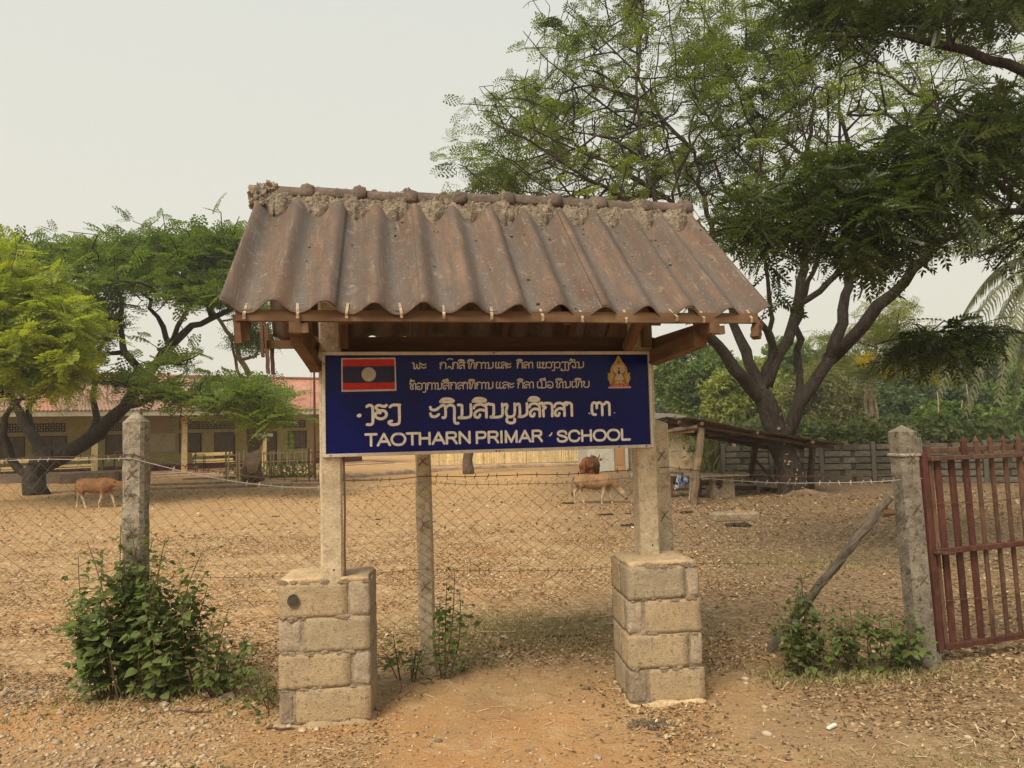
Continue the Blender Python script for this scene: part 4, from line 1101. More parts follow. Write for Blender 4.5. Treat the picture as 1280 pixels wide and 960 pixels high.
for (pts_, r0_, r1_) in (([(842, 325, 15.2), (805, 202, 15.6), (800, 157, 15.8), (796, 98, 16), (805, 0, 16.3), (812, -70, 16.5)], .055, .016), ([(800, 160, 15.8), (757, 134, 15.4), (717, 104, 15.1), (684, 73, 14.9), (654, 38, 14.8)], .03, .008),
    ([(802, 197, 15.6), (757, 172, 15), (720, 165, 14.7), (681, 135, 14.5), (650, 122, 14.4)], .028, .008), ([(793, 225, 15), (757, 202, 14.8), (717, 186, 14.6), (672, 166, 14.4), (639, 143, 14.2), (606, 108, 14)], .032, .008),
    ([(796, 93, 16), (757, 51, 16.2), (706, 4, 16.4)], .026, .008), ([(745, 250, 14.4), (700, 245, 14.3), (653, 214, 14.1), (613, 180, 14)], .024, .007), ([(665, 250, 14), (619, 240, 13.9), (597, 222, 13.8), (573, 206, 13.8)], .018, .006),
    ([(900, 350, 17.4), (852, 247, 17), (838, 191, 16.8), (818, 120, 16.7), (826, 40, 16.6)], .045, .012), ([(868, 190, 17.8), (861, 171, 17.6), (878, 107, 17.4), (880, 36, 17.3), (884, -40, 17.2)], .032, .01),
    ([(974, 240, 16.6), (930, 200, 16.3), (880, 140, 16), (845, 70, 15.9)], .038, .01), ([(1010, 300, 17.6), (1014, 197, 17.8), (1000, 150, 17.9), (985, 60, 18), (970, -30, 18)], .035, .01),
    ([(1050, 200, 18.4), (1049, 120, 18.2), (1049, 62, 18.1), (1045, -30, 18)], .04, .012), ([(1070, 220, 17.2), (1124, 178, 17), (1155, 131, 16.9), (1199, 72, 16.8), (1225, 20, 16.8)], .04, .01), ([(1155, 134, 16.9), (1140, 90, 16.8), (1127, 50, 16.8)], .02, .008)):
    sk.limb([B(*q_) for q_ in pts_], r0_, r1_, jit=.015)
tips = sk.grow(att, .3, .10, .02)
# a second generation of fine twigs
att2 = []
for t in tips:
    for _ in range(2):
        d = s_dir(sk, t) + rng.normal(0, .75, 3); att2.append(sk.p[t] + d / np.linalg.norm(d) * random.uniform(.3, .75))
tips2 = sk.grow(np.array(att2), .22, .1, .03)
sk.finish(tips + tips2, .0095, .47)
sk.mesh('trunk', M_BARKD, tb, rough=.25)
sp_t = bipinnate(4, 3, .42, .46, .27)
keep = [t for t in tips + tips2 if random.random() < .93]
keep = [t for t in keep if vnoise(np.array([sk.p[t][0] * 1.15 + 7]), np.array([sk.p[t][2] * 1.15 + sk.p[t][1] * .5]))[0] > -.05 and random.random() < .72]
sel = [t for t in keep if vnoise(np.array([sk.p[t][0] * .55]), np.array([sk.p[t][2] * .55 + sk.p[t][1] * .3]))[0] < .17]
dark = [t for t in keep if t not in set(sel)]
v, f = foliage(sk, sel, sp_t, 4, .27, .07, droop=.25, up=.2); o = obj_np('crown', L_BIG, tb, v, f)
v, f = foliage(sk, dark, sp_t, 4, .29, .08, droop=.3, up=.2); o = obj_np('crown', L_BIGD, tb, v, f)
m = MB()   # hanging seed pods
for t in random.sample(tips + tips2, 620):
    p = Vector(sk.p[t]) + Vector((random.gauss(0, .1), random.gauss(0, .1), -.03)); L = random.uniform(.10, .24); a = random.uniform(0, pi); w = .011
    dx, dy = cos(a) * w, sin(a) * w; bx = random.gauss(0, .025); m.add([p, p + Vector((dx + bx, dy, -L * .3)), p + Vector((bx * 1.5, 0, -L)), p + Vector((-dx + bx, -dy, -L * .3))], [(0, 1, 2, 3)])
o = m.build('seed_pods', mottled('dry_pods', (.06, .035, .03), (.10, .06, .045), 20), tb, world=True); o['kind'] = 'stuff'
# pale torn bark on the lower trunk
m = MB()
for i in range(30):
    t = random.random() ** 1.3; c = Vector(B(993 - 30 * t, 610 - 95 * t, 16.9)); a = radians(-70 + random.uniform(-50, 55)); r = .30 - .06 * t
    p = c + Vector((cos(a) * r, sin(a) * r, random.uniform(-.05, .05))); n = Vector((cos(a), sin(a), 0)); tt = Vector((-sin(a), cos(a), 0)); w = random.uniform(.012, .05); h = random.uniform(.012, .045)
    m.add([p + n * .012 - tt * w - Vector((0, 0, h * .3)), p + n * .02 - Vector((0, 0, h)), p + n * .012 + tt * w, p + n * .018 + Vector((0, 0, h))], [(0, 1, 2, 3)])
m.build('torn_bark', mottled('pale_inner_bark', (.20, .13, .075), (.36, .24, .14), 12), tb, world=True)['kind'] = 'stuff'

# ---- rain tree at the left
L_RAIN = leafmat('rain_tree_leaves', [(.055, .095, .022), (.11, .165, .036), (.18, .24, .05), (.28, .32, .075)], .5, patch=.35)
L_YEL = leafmat('yellow_green_leaves', [(.12, .165, .022), (.23, .29, .036), (.36, .40, .055), (.50, .51, .10)], .5, patch=.5)
tr = thing('rain_tree', G(62, 616), 'broad umbrella-shaped rain tree with black leaning limbs in front of the school', 'tree')
sk = Skel(); B = lambda px, py, Y=24.0: P(px, py, Y)
sk.limb([G(48, 622, -.1), B(42, 600), B(50, 580), B(70, 566)], .38, .30, root=True, jit=.01)
for q in (([B(50, 582), B(85, 566), B(112, 548, 23.8), B(145, 520, 23.4), B(168, 490, 23), B(190, 462, 22.8), B(212, 432, 22.6), B(250, 405, 22.3), B(290, 385, 22)], .30, .07),
          ([B(70, 566), B(108, 550, 24.4), B(120, 520, 24.8), B(118, 490, 25.2), B(116, 455, 25.6), B(140, 405, 26.2)], .14, .05),
          ([B(60, 572), B(45, 555), B(32, 530, 24.4), B(18, 505, 24.6), B(10, 470, 25), B(-20, 420, 25.4)], .20, .07),
          ([B(36, 595), B(14, 575), B(6, 545, 23.6), B(8, 520, 23.4), B(28, 498, 23)], .15, .06),
          ([B(48, 572), B(36, 520, 24.8), B(40, 500, 25), B(60, 480, 25.4), B(75, 430, 26)], .12, .05),
          ([B(150, 512, 23.3), B(185, 502, 22.6), B(230, 498, 22), B(262, 508, 21.5), B(300, 505, 21.2)], .12, .04),
          ([B(155, 440, 22.9), B(152, 405, 23.4), B(148, 370, 23.8), B(140, 345, 24)], .10, .045),
          ([B(212, 432, 22.6), B(196, 395, 23), B(176, 360, 23.4), B(160, 330, 23.8)], .09, .03),
          ([B(212, 432, 22.6), B(240, 380, 22.9), B(262, 340, 23.2), B(270, 310, 23.4)], .08, .03),
          ([B(200, 445, 22.7), B(185, 470, 22.5), B(180, 480, 22.4)], .06, .03)):
    sk.limb(q[0], q[1], q[2], jit=.04)
att = px_cloud([(60, 322, 90, 16, 21, 28, 60), (180, 318, 90, 20, 21, 27, 80), (255, 318, 50, 20, 20, 25, 40), (90, 350, 110, 14, 20, 28, 70), (210, 352, 90, 11, 20, 26, 60), (250, 374, 52, 7, 20, 24, 24), (290, 360, 40, 26, 20, 24, 30),
                (110, 378, 60, 10, 20, 27, 30), (112, 410, 40, 20, 22, 27, 30), (90, 445, 34, 16, 22, 26, 20), (140, 478, 46, 7, 20, 24, 14),
                (225, 492, 55, 9, 19, 23, 26), (275, 500, 46, 15, 18.5, 22, 34), (310, 505, 30, 18, 18.5, 22, 22), (222, 452, 30, 7, 20, 23, 10), (340, 520, 18, 10, 18.5, 21, 10), (40, 462, 60, 14, 20, 26, 16), (-60, 400, 60, 80, 20, 28, 60), (255, 302, 60, 12, 21, 25, 26), (-40, 330, 80, 20, 20, 28, 50)])
tips = sk.grow(att, .4, .12, .05)
att2 = []
for t in tips:
    for _ in range(2): d = rng.normal(0, 1, 3) * [1, 1, .35] + s_dir(sk, t) * .5; att2.append(sk.p[t] + d / np.linalg.norm(d) * random.uniform(.35, .9))
tips2 = sk.grow(np.array(att2), .35, .1, .04); sk.finish(tips + tips2, .012, .5); sk.mesh('trunk', M_BARKD, tr, rough=.3)
v, f = foliage(sk, [t for t in tips + tips2 if random.random() < .72], bipinnate(4, 3, .45, .46, .30), 3, .42, .12, up=.25, flat=.3, roll=.35); obj_np('crown', L_RAIN, tr, v, f)

# ---- yellow-green tree reaching in from the left
ty = thing('yellow_green_tree', (-17.2, 18.5, 0), 'bright yellow-green feathery tree reaching in at the left edge', 'tree')
sk = Skel(); B = lambda px, py, Y=18.5: P(px, py, Y)
sk.limb([np.array([-17.2, 18.5, -.1]), np.array([-16.9, 18.5, 1.5]), np.array([-16.2, 18.4, 2.9])], .24, .18, root=True, jit=.01)
for q in (([np.array([-16.2, 18.4, 2.9]), B(-80, 450), B(-30, 425), B(10, 408), B(50, 395), B(85, 380)], .13, .025), ([B(-80, 450), B(-40, 400), B(0, 375), B(35, 350)], .08, .02), ([B(-60, 440), B(-10, 455), B(30, 450), B(75, 440)], .07, .02), ([B(-70, 440), B(-30, 490), B(20, 500), B(60, 495)], .06, .02)):
    sk.limb(q[0], q[1], q[2], jit=.03)
att = px_cloud([(10, 350, 40, 26, 17, 20, 24), (40, 385, 62, 34, 17, 20, 60), (85, 412, 30, 16, 17, 20, 20), (30, 430, 70, 40, 17, 20, 70), (60, 455, 50, 14, 17, 20, 26), (0, 480, 50, 14, 17, 20, 20), (75, 440, 34, 26, 17, 20, 26), (88, 470, 14, 14, 17.5, 19, 6), (-60, 420, 60, 80, 16, 21, 70), (18, 360, 26, 20, 17, 19, 12), (-10, 320, 20, 16, 17, 19, 8)])
tips = sk.grow(att, .3, .12, .04)
att2 = [sk.p[t] + (lambda d: d / np.linalg.norm(d) * random.uniform(.25, .6))(rng.normal(0, 1, 3) * [1, 1, .4] + s_dir(sk, t) * .5) for t in tips for _ in range(2)]
tips2 = sk.grow(np.array(att2), .3, .1, .03); sk.finish(tips + tips2, .009, .5); sk.mesh('trunk', M_BARKD, ty, rough=.2)
v, f = foliage(sk, [t for t in tips + tips2 if vnoise(np.array([sk.p[t][0] * 1.3]), np.array([sk.p[t][2] * 1.9 + sk.p[t][1] * .6]))[0] > -.16], bipinnate(4, 4, .45, .42, .24), 3, .40, .14, droop=.2, up=.15, flat=.4); obj_np('crown', L_YEL, ty, v, f)

# ---- pollarded pale tree by the school with the little white board
tp = thing('pollarded_tree', G(316, 602), 'knobbly tree stump with pale upper stems and a white plank nailed on its trunk', 'tree')
sk = Skel(); B = lambda px, py, Y=26.5: P(px, py, Y)
sk.limb([G(316, 604, -.1), B(316, 585), B(318, 560), B(322, 545)], .30, .24, root=True, jit=.02)
for q in (([B(322, 548), B(326, 520), B(322, 495), B(312, 470), B(298, 445), B(292, 425), B(276, 402), B(262, 380)], .15, .05), ([B(300, 450), B(318, 444), B(326, 430), B(328, 410)], .07, .03), ([B(318, 500), B(300, 470, 26.8), B(292, 440, 27), B(288, 420, 27)], .07, .04), ([B(292, 425), B(300, 400, 26.2), B(310, 390, 26)], .05, .02), ([B(276, 402), B(300, 398), B(320, 395)], .04, .02)):
    sk.limb(q[0], q[1], q[2], jit=.03)
att = px_cloud([(318, 425, 16, 14, 25, 28, 16), (325, 395, 20, 10, 25, 28, 14), (270, 372, 30, 12, 25, 28, 16), (335, 500, 20, 16, 25, 28, 14)])
tips = sk.grow(att, .3, .1, .03); sk.finish(tips, .014, .5); sk.mesh('trunk', M_BARKP, tp, rough=.3)
v, f = foliage(sk, tips, bipinnate(4, 3, .45, .4, .22), 11, .42, .25, up=.1); obj_np('crown', L_RAIN, tp, v, f)
# dark stump wood round the lower trunk
m = MB(); m.tube([Vector(G(316, 604, -.1)), Vector(B(315, 590, 26.45)), Vector(B(317, 565, 26.4)), Vector(B(318, 540, 26.4)), Vector(B(325, 532, 26.4))], [.36, .30, .27, .31, .20], 14, rough=.45, rs=3.2); m.build('stump', M_BARKM, tp, world=True)
wb = P(328, 544, 26.0); o = MB(); o.box((0, 0, 0), (.70, .025, .10), bevel=.004); o.box((0, .03, -.02), (.05, .04, .16)); pb = o.build('white_plank', flat('white_paint', (.72, .70, .62)), tp); pb.location = root_matrix(tp).inverted() @ Vector(wb)

# ---- near tree at the right, backlit darkness put in its leaf colour, trunk outside the picture
L_DARK = leafmat('backlit_dark_glossy_leaves', [(.019, .031, .009), (.035, .052, .013), (.06, .082, .02), (.10, .125, .032)], .42, .34, .55, patch=.9)
tn = thing('shade_tree', (8.6, 7.2, 0), 'shade tree, backlit darkness put in its leaf colour, whose boughs hang over the gate from the right edge', 'tree')
sk = Skel(); B = lambda px, py, Y=8.0: P(px, py, Y)
sk.limb([np.array([8.6, 7.2, -.1]), np.array([8.4, 7.2, 1.6]), np.array([8.0, 7.2, 2.9])], .26, .20, root=True, jit=.01)
for q in (([np.array([8.0, 7.2, 2.9]), B(1420, 150, 7.6), B(1290, 90, 7.8), B(1190, 58, 8), B(1110, 42, 8.2), B(1040, 26, 8.4), B(990, 8, 8.6)], .11, .02),
          ([np.array([8.2, 7.2, 2.4]), B(1400, 280), B(1290, 260), B(1225, 276), B(1150, 272), B(1090, 274), B(1040, 276), B(985, 272)], .085, .015),
          ([B(1290, 262), B(1240, 225), B(1180, 200), B(1110, 190), B(1040, 190)], .045, .012),
          ([B(1340, 270), B(1290, 190, 7.6), B(1230, 150, 7.4), B(1180, 130, 7.2)], .05, .012),
          ([B(1225, 272), B(1190, 300), B(1150, 310)], .03, .01),
          ([B(1110, 42, 8.2), B(1080, 80, 8), B(1050, 100, 7.9)], .02, .008),
          ([np.array([8.2, 7.2, 2.2]), B(1400, 400), B(1290, 416, 7.8), B(1230, 412, 7.8), B(1180, 402, 7.8)], .04, .008)):
    sk.limb(q[0], q[1], q[2], jit=.02, step=.2)
att = px_cloud([(930, 282, 40, 22, 7.4, 9, 26), (985, 262, 60, 44, 7, 9.2, 84), (1050, 240, 70, 60, 6.8, 9.4, 120), (1130, 250, 80, 62, 6.6, 9.4, 140), (1210, 230, 80, 66, 6.4, 9.4, 150), (1000, 305, 60, 18, 7, 9, 44), (1080, 315, 70, 20, 6.8, 9, 60), (1040, 200, 50, 16, 7, 9, 20), (1160, 180, 60, 20, 7, 9, 34), (1220, 170, 60, 50, 6.6, 9, 60),
                (1250, 180, 50, 60, 6.4, 9, 40), (1270, 320, 30, 30, 7, 9, 10), (1340, 220, 60, 100, 6.4, 9, 60), (955, 320, 30, 16, 7.4, 8.8, 12), (880, 376, 10, 6, 8, 9, 3), (968, 372, 14, 10, 8, 9, 4),
                (1080, 8, 110, 20, 7.4, 9.4, 64), (1180, 14, 100, 24, 7, 9.4, 64), (1260, 10, 60, 26, 7, 9.4, 34), (990, 10, 36, 14, 8, 9.4, 20), (1060, 45, 60, 16, 7.6, 9, 30), (1270, 125, 50, 14, 7, 8.6, 16), (1160, -60, 200, 50, 6.5, 9.5, 100),
                (1160, 425, 40, 16, 7.4, 8.6, 26), (1130, 440, 20, 14, 7.4, 8.4, 12), (1200, 415, 36, 14, 7.4, 8.4, 20), (1250, 418, 26, 12, 7.4, 8.4, 10), (1190, 440, 20, 10, 7.4, 8.4, 10)])
tips = sk.grow(att, .16, .12, .03); sk.finish(tips, .0035, .5); sk.mesh('trunk', M_BARKD, tn, rough=.25)
v, f = foliage(sk, [t for t in tips if vnoise(np.array([sk.p[t][0] * 2.2 + 3]), np.array([sk.p[t][2] * 2.6]))[0] > -.2 and random.random() < .8], frond(8, .27, .095, 62, .3), 6, .26, .07, droop=.4, up=.2, flat=.6, roll=.4); obj_np('crown', L_DARK, tn, v, f)

# ================================================================== SCHOOL BUILDING
M_OLIVE = mottled('olive_wall_paint', (.33, .30, .125), (.40, .36, .16), 1.2, c2=(.27, .24, .11), fine=20)
M_CREAMW = mottled('cream_panel_paint', (.40, .36, .26), (.47, .42, .31), 1.5, fine=20)
M_COLY = mottled('yellow_column_paint', (.56, .42, .19), (.66, .52, .27), 2.5, c2=(.46, .30, .13), fine=20)
M_FASC = mottled('fascia_paint', (.42, .38, .27), (.52, .47, .35), 2, c2=(.30, .26, .18), fine=20)
M_PLINTH = mottled('dark_red_plinth', (.15, .05, .035), (.20, .075, .05), 2, fine=20)
M_SHUT = mottled('grey_brown_shutter', (.13, .105, .085), (.18, .15, .125), 4, fine=30, objvar=.12)
M_FRM = mottled('dark_red_frame', (.10, .035, .025), (.13, .05, .035), 4)
M_VENT = mottled('vent_block_concrete', (.26, .23, .13), (.33, .29, .17), 6); M_VOID = flat('dark_interior', (.02, .018, .014))
M_TILE = mottled('salmon_roof_sheet', (.34, .15, .10), (.44, .215, .15), .8, c2=(.28, .14, .10), fine=12, objvar=.05, sc3=(1, 1, 1))
M_TILEB = mottled('weathered_roof_sheet', (.22, .135, .10), (.34, .20, .15), .8, c2=(.17, .12, .095), fine=12, objvar=.08)
M_TERR = mottled('pinkish_terrace_concrete', (.42, .26, .165), (.53, .35, .22), .9, c2=(.34, .23, .15), fine=14)
M_TEDGE = mottled('stained_terrace_edge', (.20, .14, .09), (.31, .22, .14), 2, fine=12)
BAY = 3.605; BA = atan2(.065, .089); BX0 = V(P(118, 598, 32.8)); BX0.z = 0
school = thing('school_building', BX0, 'long low olive school block with salmon corrugated roof, yellow columns and dark shutters', 'building', rotz=BA)
def wbox(par, name, mat, x0, x1, y0, y1, z0, z1, bevel=0):
    m = MB(); m.box(((x0 + x1) / 2, (y0 + y1) / 2, (z0 + z1) / 2), (x1 - x0, y1 - y0, z1 - z0), bevel=bevel); return m.build(name, mat, par)
XL, XR = -5 * BAY, 3.62 * BAY; WD = 1.55; EVZ = 2.66
wbox(school, 'terrace', M_TERR, XL - 1, XR + .3, -1.0, WD, -.4, .10); 
wbox(school, 'terrace_step', M_TERR, XL - 1, XR + 1.0, -2.1, -.998, -.4, .045); wbox(school, 'terrace_kerb', M_TEDGE, XL - 1, XR + .6, -1.06, -1.001, -.3, .085)
wbox(school, 'floor', M_TERR, XL, XR, -.05, WD + 6, .10, .16)
# front wall built bay by bay around its openings
def wall_panel(x0, x1, openings, zt=EVZ + .1):
    """openings: (x0,x1,z0,z1) sorted in x; wall strips are joined as one wall part per bay"""
    m = MB(); x = x0
    def b(xa, xb, za, zb, mm):
        if xb - xa > .01 and zb - za > .01: mm.box(((xa + xb) / 2, WD + .1, (za + zb) / 2), (xb - xa, .2, zb - za))
    for (a, c, z0, z1) in openings:
        b(x, a, .42, zt, m); b(a, c, .42, z0, m); b(a, c, z1, zt, m); x = c
    b(x, x1, .42, zt, m); return m
def shutter(x0, x1, z0, z1, door=False):
    fr = MB(); t = .05
    fr.box(((x0 + x1) / 2, WD + .05, z1 - t / 2), (x1 - x0, .12, t)); fr.box(((x0 + x1) / 2, WD + .05, z0 + t / 2), (x1 - x0, .14, t))
    for xx in (x0 + t / 2, x1 - t / 2): fr.box((xx, WD + .05, (z0 + z1) / 2), (t, .12, z1 - z0 - 2 * t))
    w = fr.build('door' if door else 'window', M_FRM, school)
    n = 2
    for k in range(n):
        a = x0 + t + (x1 - x0 - 2 * t) * k / n; c = x0 + t + (x1 - x0 - 2 * t) * (k + 1) / n; m = MB(); nb = 4
        for q in range(nb): m.box((a + (c - a) * (q + .5) / nb, WD + .06, (z0 + z1) / 2), ((c - a) / nb - .015, .03 + .008 * (q % 2), z1 - z0 - 2 * t - .02))
        m.box(((a + c) / 2, WD + .085, (z0 + z1) / 2), (c - a - .02, .012, z1 - z0 - 2 * t - .02))
        m.build('shutter_leaf', M_SHUT, w)
def vents(x0, x1, z0=2.02, z1=2.42):
    m = MB(); nx = int(round((x1 - x0) / .2)); nz = 2; t = .028; sx = (x1 - x0) / nx; sz = (z1 - z0) / nz
    for i in range(nx + 1): m.box((x0 + i * sx, WD + .08, (z0 + z1) / 2), (t, .10, z1 - z0))
    for j in range(nz + 1): m.box(((x0 + x1) / 2, WD + .083, z0 + j * sz), (x1 - x0, .09, t))
    for i in range(nx):
        for j in range(nz):
            c = Vector((x0 + (i + .5) * sx, WD + .09, z0 + (j + .5) * sz)); m.box(c, (.022, .05, sz * .62)); m.box(c, (sx * .62, .046, .022)); m.box(c, (.085, .055, .085), Matrix.Rotation(pi / 4, 3, 'Y'))
    m.build('vent_grille', M_VENT, school)['kind'] = 'stuff'
    v = MB(); v.box(((x0 + x1) / 2, WD + .17, (z0 + z1) / 2), (x1 - x0, .02, z1 - z0)); v.build('vent_shade_sheet', M_VOID, school)  # near-black sheet added in place of the unlit room behind the grille
openings_all = []
for b in range(-5, 4):
    x0 = b * BAY; x1 = min((b + 1) * BAY, XR)
    if b == 0:   # the bay with a blank cream notice panel: window, panel
        op = [(x0 + .62, x0 + 1.55, .95, 1.86), (x0 + 1.62, x0 + 2.30, .95, 1.86)]; vx = (x0 + .62, x0 + 2.4)
    elif b == 1: op = [(x0 + .12, x0 + 1.15, .95, 1.86), (x0 + 1.72, x0 + 2.72, .42, 1.86)]; vx = (x0 + .12, x0 + 2.7)
    elif b == 3: op = [(x0 + .5, x0 + 1.4, .42, 1.86)]; vx = (x0 + .4, x0 + 1.5)
    else: op = [(x0 + .25, x0 + 1.2, .42 if b % 2 == 0 else .95, 1.86), (x0 + 1.75, x0 + 2.75, .95 if b % 2 == 0 else .42, 1.86)]; vx = (x0 + .3, x0 + 2.7)
    vo = (vx[0], vx[1], 2.02, 2.42)
    # columns of openings, merged where vents sit above windows
    m = MB(); xsb = sorted({x0, x1, vx[0], vx[1], *[q for o in op for q in o[:2]]})
    for a, c in zip(xsb[:-1], xsb[1:]):
        mid = (a + c) / 2; blocks = [(o[2], o[3]) for o in op if o[0] < mid < o[1]] + ([(2.02, 2.42)] if vx[0] < mid < vx[1] else [])
        z = .42
        for (za, zb) in sorted(blocks):
            if za - z > .01: m.box((mid, WD + .1, (z + za) / 2), (c - a, .2, za - z))
            z = zb
        m.box((mid, WD + .1, (z + EVZ + .1) / 2), (c - a, .2, EVZ + .1 - z))
    m.build('wall', M_OLIVE, school)
    for o in op: shutter(*o, door=o[2] < .5)
    vents(vx[0], vx[1])
wbox(school, 'plinth', M_PLINTH, XL, XR, WD - .02, WD + .2, .155, .42)
wbox(school, 'wall', M_OLIVE, XR - .2, XR, WD + .2, WD + 6, .1, EVZ + .1); wbox(school, 'wall', M_OLIVE, XL, XR, WD + 6, WD + 6.2, .1, EVZ + .1)
wbox(school, 'notice_panel', M_CREAMW, 2.45, 3.55, WD - .025, WD - .003, 1.02, 1.86); wbox(school, 'notice_panel', mottled('brownish_panel', (.30, .24, .16), (.36, .29, .19), 2), 2.45, 3.55, WD - .025, WD - .003, 1.90, 2.62)
for b in range(-5, 4):
    wbox(school, 'column', M_COLY, b * BAY - .11, b * BAY + .11, -.11, .11, .05, EVZ + .02, .01)
wbox(school, 'beam', M_FASC, XL, XR, -.13, .13, EVZ, EVZ + .22)
wbox(school, 'fascia', M_FASC, XL - .3, XR + .3, -.68, -.62, EVZ - .02, EVZ + .2)
wbox(school, 'soffit', M_FASC, XL - .3, XR + .3, -.615, WD + .1, EVZ + .205, EVZ + .225)
# roof: sheets about a metre wide with real corrugation
RDY = 4.6; RDZ = 4.75
def roof_part(x0, x1, mat, wavep, amp, front=True):
    n = max(2, int((x1 - x0) / wavep * 4)); vs = []; fs = []
    ya, za, yb, zb = (-.72, EVZ + .21, RDY, RDZ) if front else (RDY, RDZ, WD + 8.2, EVZ + .3)
    for j in range(5):
        for i in range(n + 1):
            x = x0 + (x1 - x0) * i / n; t = j / 4; vs.append((x, ya + (yb - ya) * t, za + (zb - za) * t + amp * cos(2 * pi * x / wavep) + (.012 if j < 4 else 0)))
    for j in range(4):
        for i in range(n): a = j * (n + 1) + i; fs.append((a, a + 1, a + n + 2, a + n + 1))
    m = MB(); m.add(vs, fs); return m.build('roof_sheet', mat, school, smooth=True)
x = XL - .3; k = 0
while x < XR + .3 - .01:
    w = 1.06; x2 = min(x + w, XR + .3)
    old = x < BAY * 2.25
    roof_part(x, x2 + .015, M_TILEB if old and (k % 5) else M_TILE, .15 if old else .26, .028 if old else .016); roof_part(x, x2, M_TILE, .26, .02, False); x = x2; k += 1
m = MB(); m.tube([(XL - .3, RDY, RDZ + .02), (XR + .3, RDY, RDZ + .02)], .11, 10); m.build('ridge_cap', M_TILE, school, smooth=True)
m = MB(); m.add([(XR + .1, WD, EVZ + .1), (XR + .1, WD + 6.2, EVZ + .1), (XR + .1, RDY, RDZ - .08)], [(0, 1, 2)]); m.build('gable', M_OLIVE, school)

# yellow slatted benches along the verandah edge
M_BENCH = mottled('yellow_bench_paint', (.58, .43, .19), (.68, .53, .27), 3, c2=(.45, .32, .15), objvar=.1)
bench0 = None
def make_bench(x0, L, z=.60, label=None):
    b = bpy.data.objects.new('verandah_bench', None); COL.objects.link(b)
    c = school.matrix_world
    w = root_matrix(school) @ Vector((x0 + L / 2, -.55, .10)); b.location = w; b.rotation_euler = (0, 0, BA)
    tag(b, label, 'bench', 'yellow benches along the school verandah')
    for (y, z0, h, d) in ((.12, .86, .15, .03), (.0, .60, .09, .03)): 
        m = MB(); m.box((0, y, z0 - .1), (L, d, h), bevel=.005); m.build('backrest' if z0 > .7 else 'seat_rail', M_BENCH, b)
    m = MB(); m.box((0, -.12, .40), (L, .30, .035), bevel=.005); m.build('seat', M_BENCH, b)
    for xx in (-L / 2 + .12, L / 2 - .12):
        m = MB(); m.box((xx, .085, .42), (.05, .05, .84)); m.box((xx, -.22, .19), (.05, .05, .38)); m.build('leg', M_DARKWOOD, b)
    return b
make_bench(-3.35, 3.2, label='yellow slatted bench on the verandah behind the rain tree trunk'); make_bench(.25 + BAY, 1.75, label='yellow slatted bench right of the second verandah column'); make_bench(-6.9, 3.2, label='yellow bench at the far left end of the verandah')
# black frame stands by two columns
for (xx, lab) in ((.22, 'thin black metal stand beside the first yellow column'), (BAY + .25, 'thin black metal stand beside the second yellow column')):
    w = root_matrix(school) @ Vector((xx, -.9, .1)); t = thing('metal_stand', w, lab, 'stand', 'black metal stands by the columns', BA)
    m = MB()
    for q in (0, .42): m.tube([(q, 0, 0), (q, 0, .75)], .017, 5); m.tube([(q, .25, 0), (q, .25, .75)], .017, 5)
    m.build('upright', M_VOID, t); m = MB(); m.tube([(0, 0, .75), (.42, 0, .75), (.42, .25, .75), (0, .25, .75)], .017, 5); m.tube([(0, 0, .4), (.42, 0, .4)], .014, 5); m.build('crossbar', M_VOID, t)

# low stake fence round the little garden left of the flagpole
M_BAM = mottled('split_bamboo', (.50, .37, .17), (.66, .52, .28), 3, c2=(.36, .26, .13), isl=.22, fine=20)
M_BAMD = mottled('old_stake_wood', (.25, .18, .11), (.37, .28, .17), 5, isl=.2)
def line_fence(name, a, b, h, n, rails, label, mat, slat_w, posts=5, gap=.9):
    a = Vector(a); b = Vector(b); L = (b - a).length; ang = atan2(b.y - a.y, b.x - a.x); t = thing(name, a, label, 'fence', rotz=ang)
    for i in range(posts + 1):
        m = MB(); m.tube([(L * i / posts, .03, -.1), (L * i / posts + random.uniform(-.02, .02), .03, h * random.uniform(1.0, 1.12))], .035, 6); m.build('fence_stake', M_BAMD, t)
    for z in rails: m = MB(); m.beam((0, 0, h * z), (L, 0, h * z + random.uniform(-.01, .01)), .03, .05); m.build('rail', mat, t)
    m = MB(); i = 0; x = .05
    while x < L - .03:
        hh = h * random.uniform(.9, 1.08); lean = random.gauss(0, .012); m.beam((x, -.03, .03), (x + lean, -.03, hh), slat_w, .012, 0, up=(0, 1, 0)); x += slat_w + abs(random.gauss(0, slat_w * gap * .5)) + .01
    m.build('slats', mat, t)['kind'] = 'stuff'
line_fence('garden_fence', P(283, 604, 28.5) * [1, 1, 0], P(392, 597, 31) * [1, 1, 0], 1.02, 0, (.93, .62), 'low yellow rail and stake fence round the garden patch beside the stump', M_BAM, .05, 8, 6)
line_fence('bamboo_fence', G(522, 583) * [1, 1, 0], G(738, 577) * [1, 1, 0], .72, 0, (.85, .3), 'long low fence of close-set split bamboo across the back of the yard', M_BAM, .05, 8, .6)
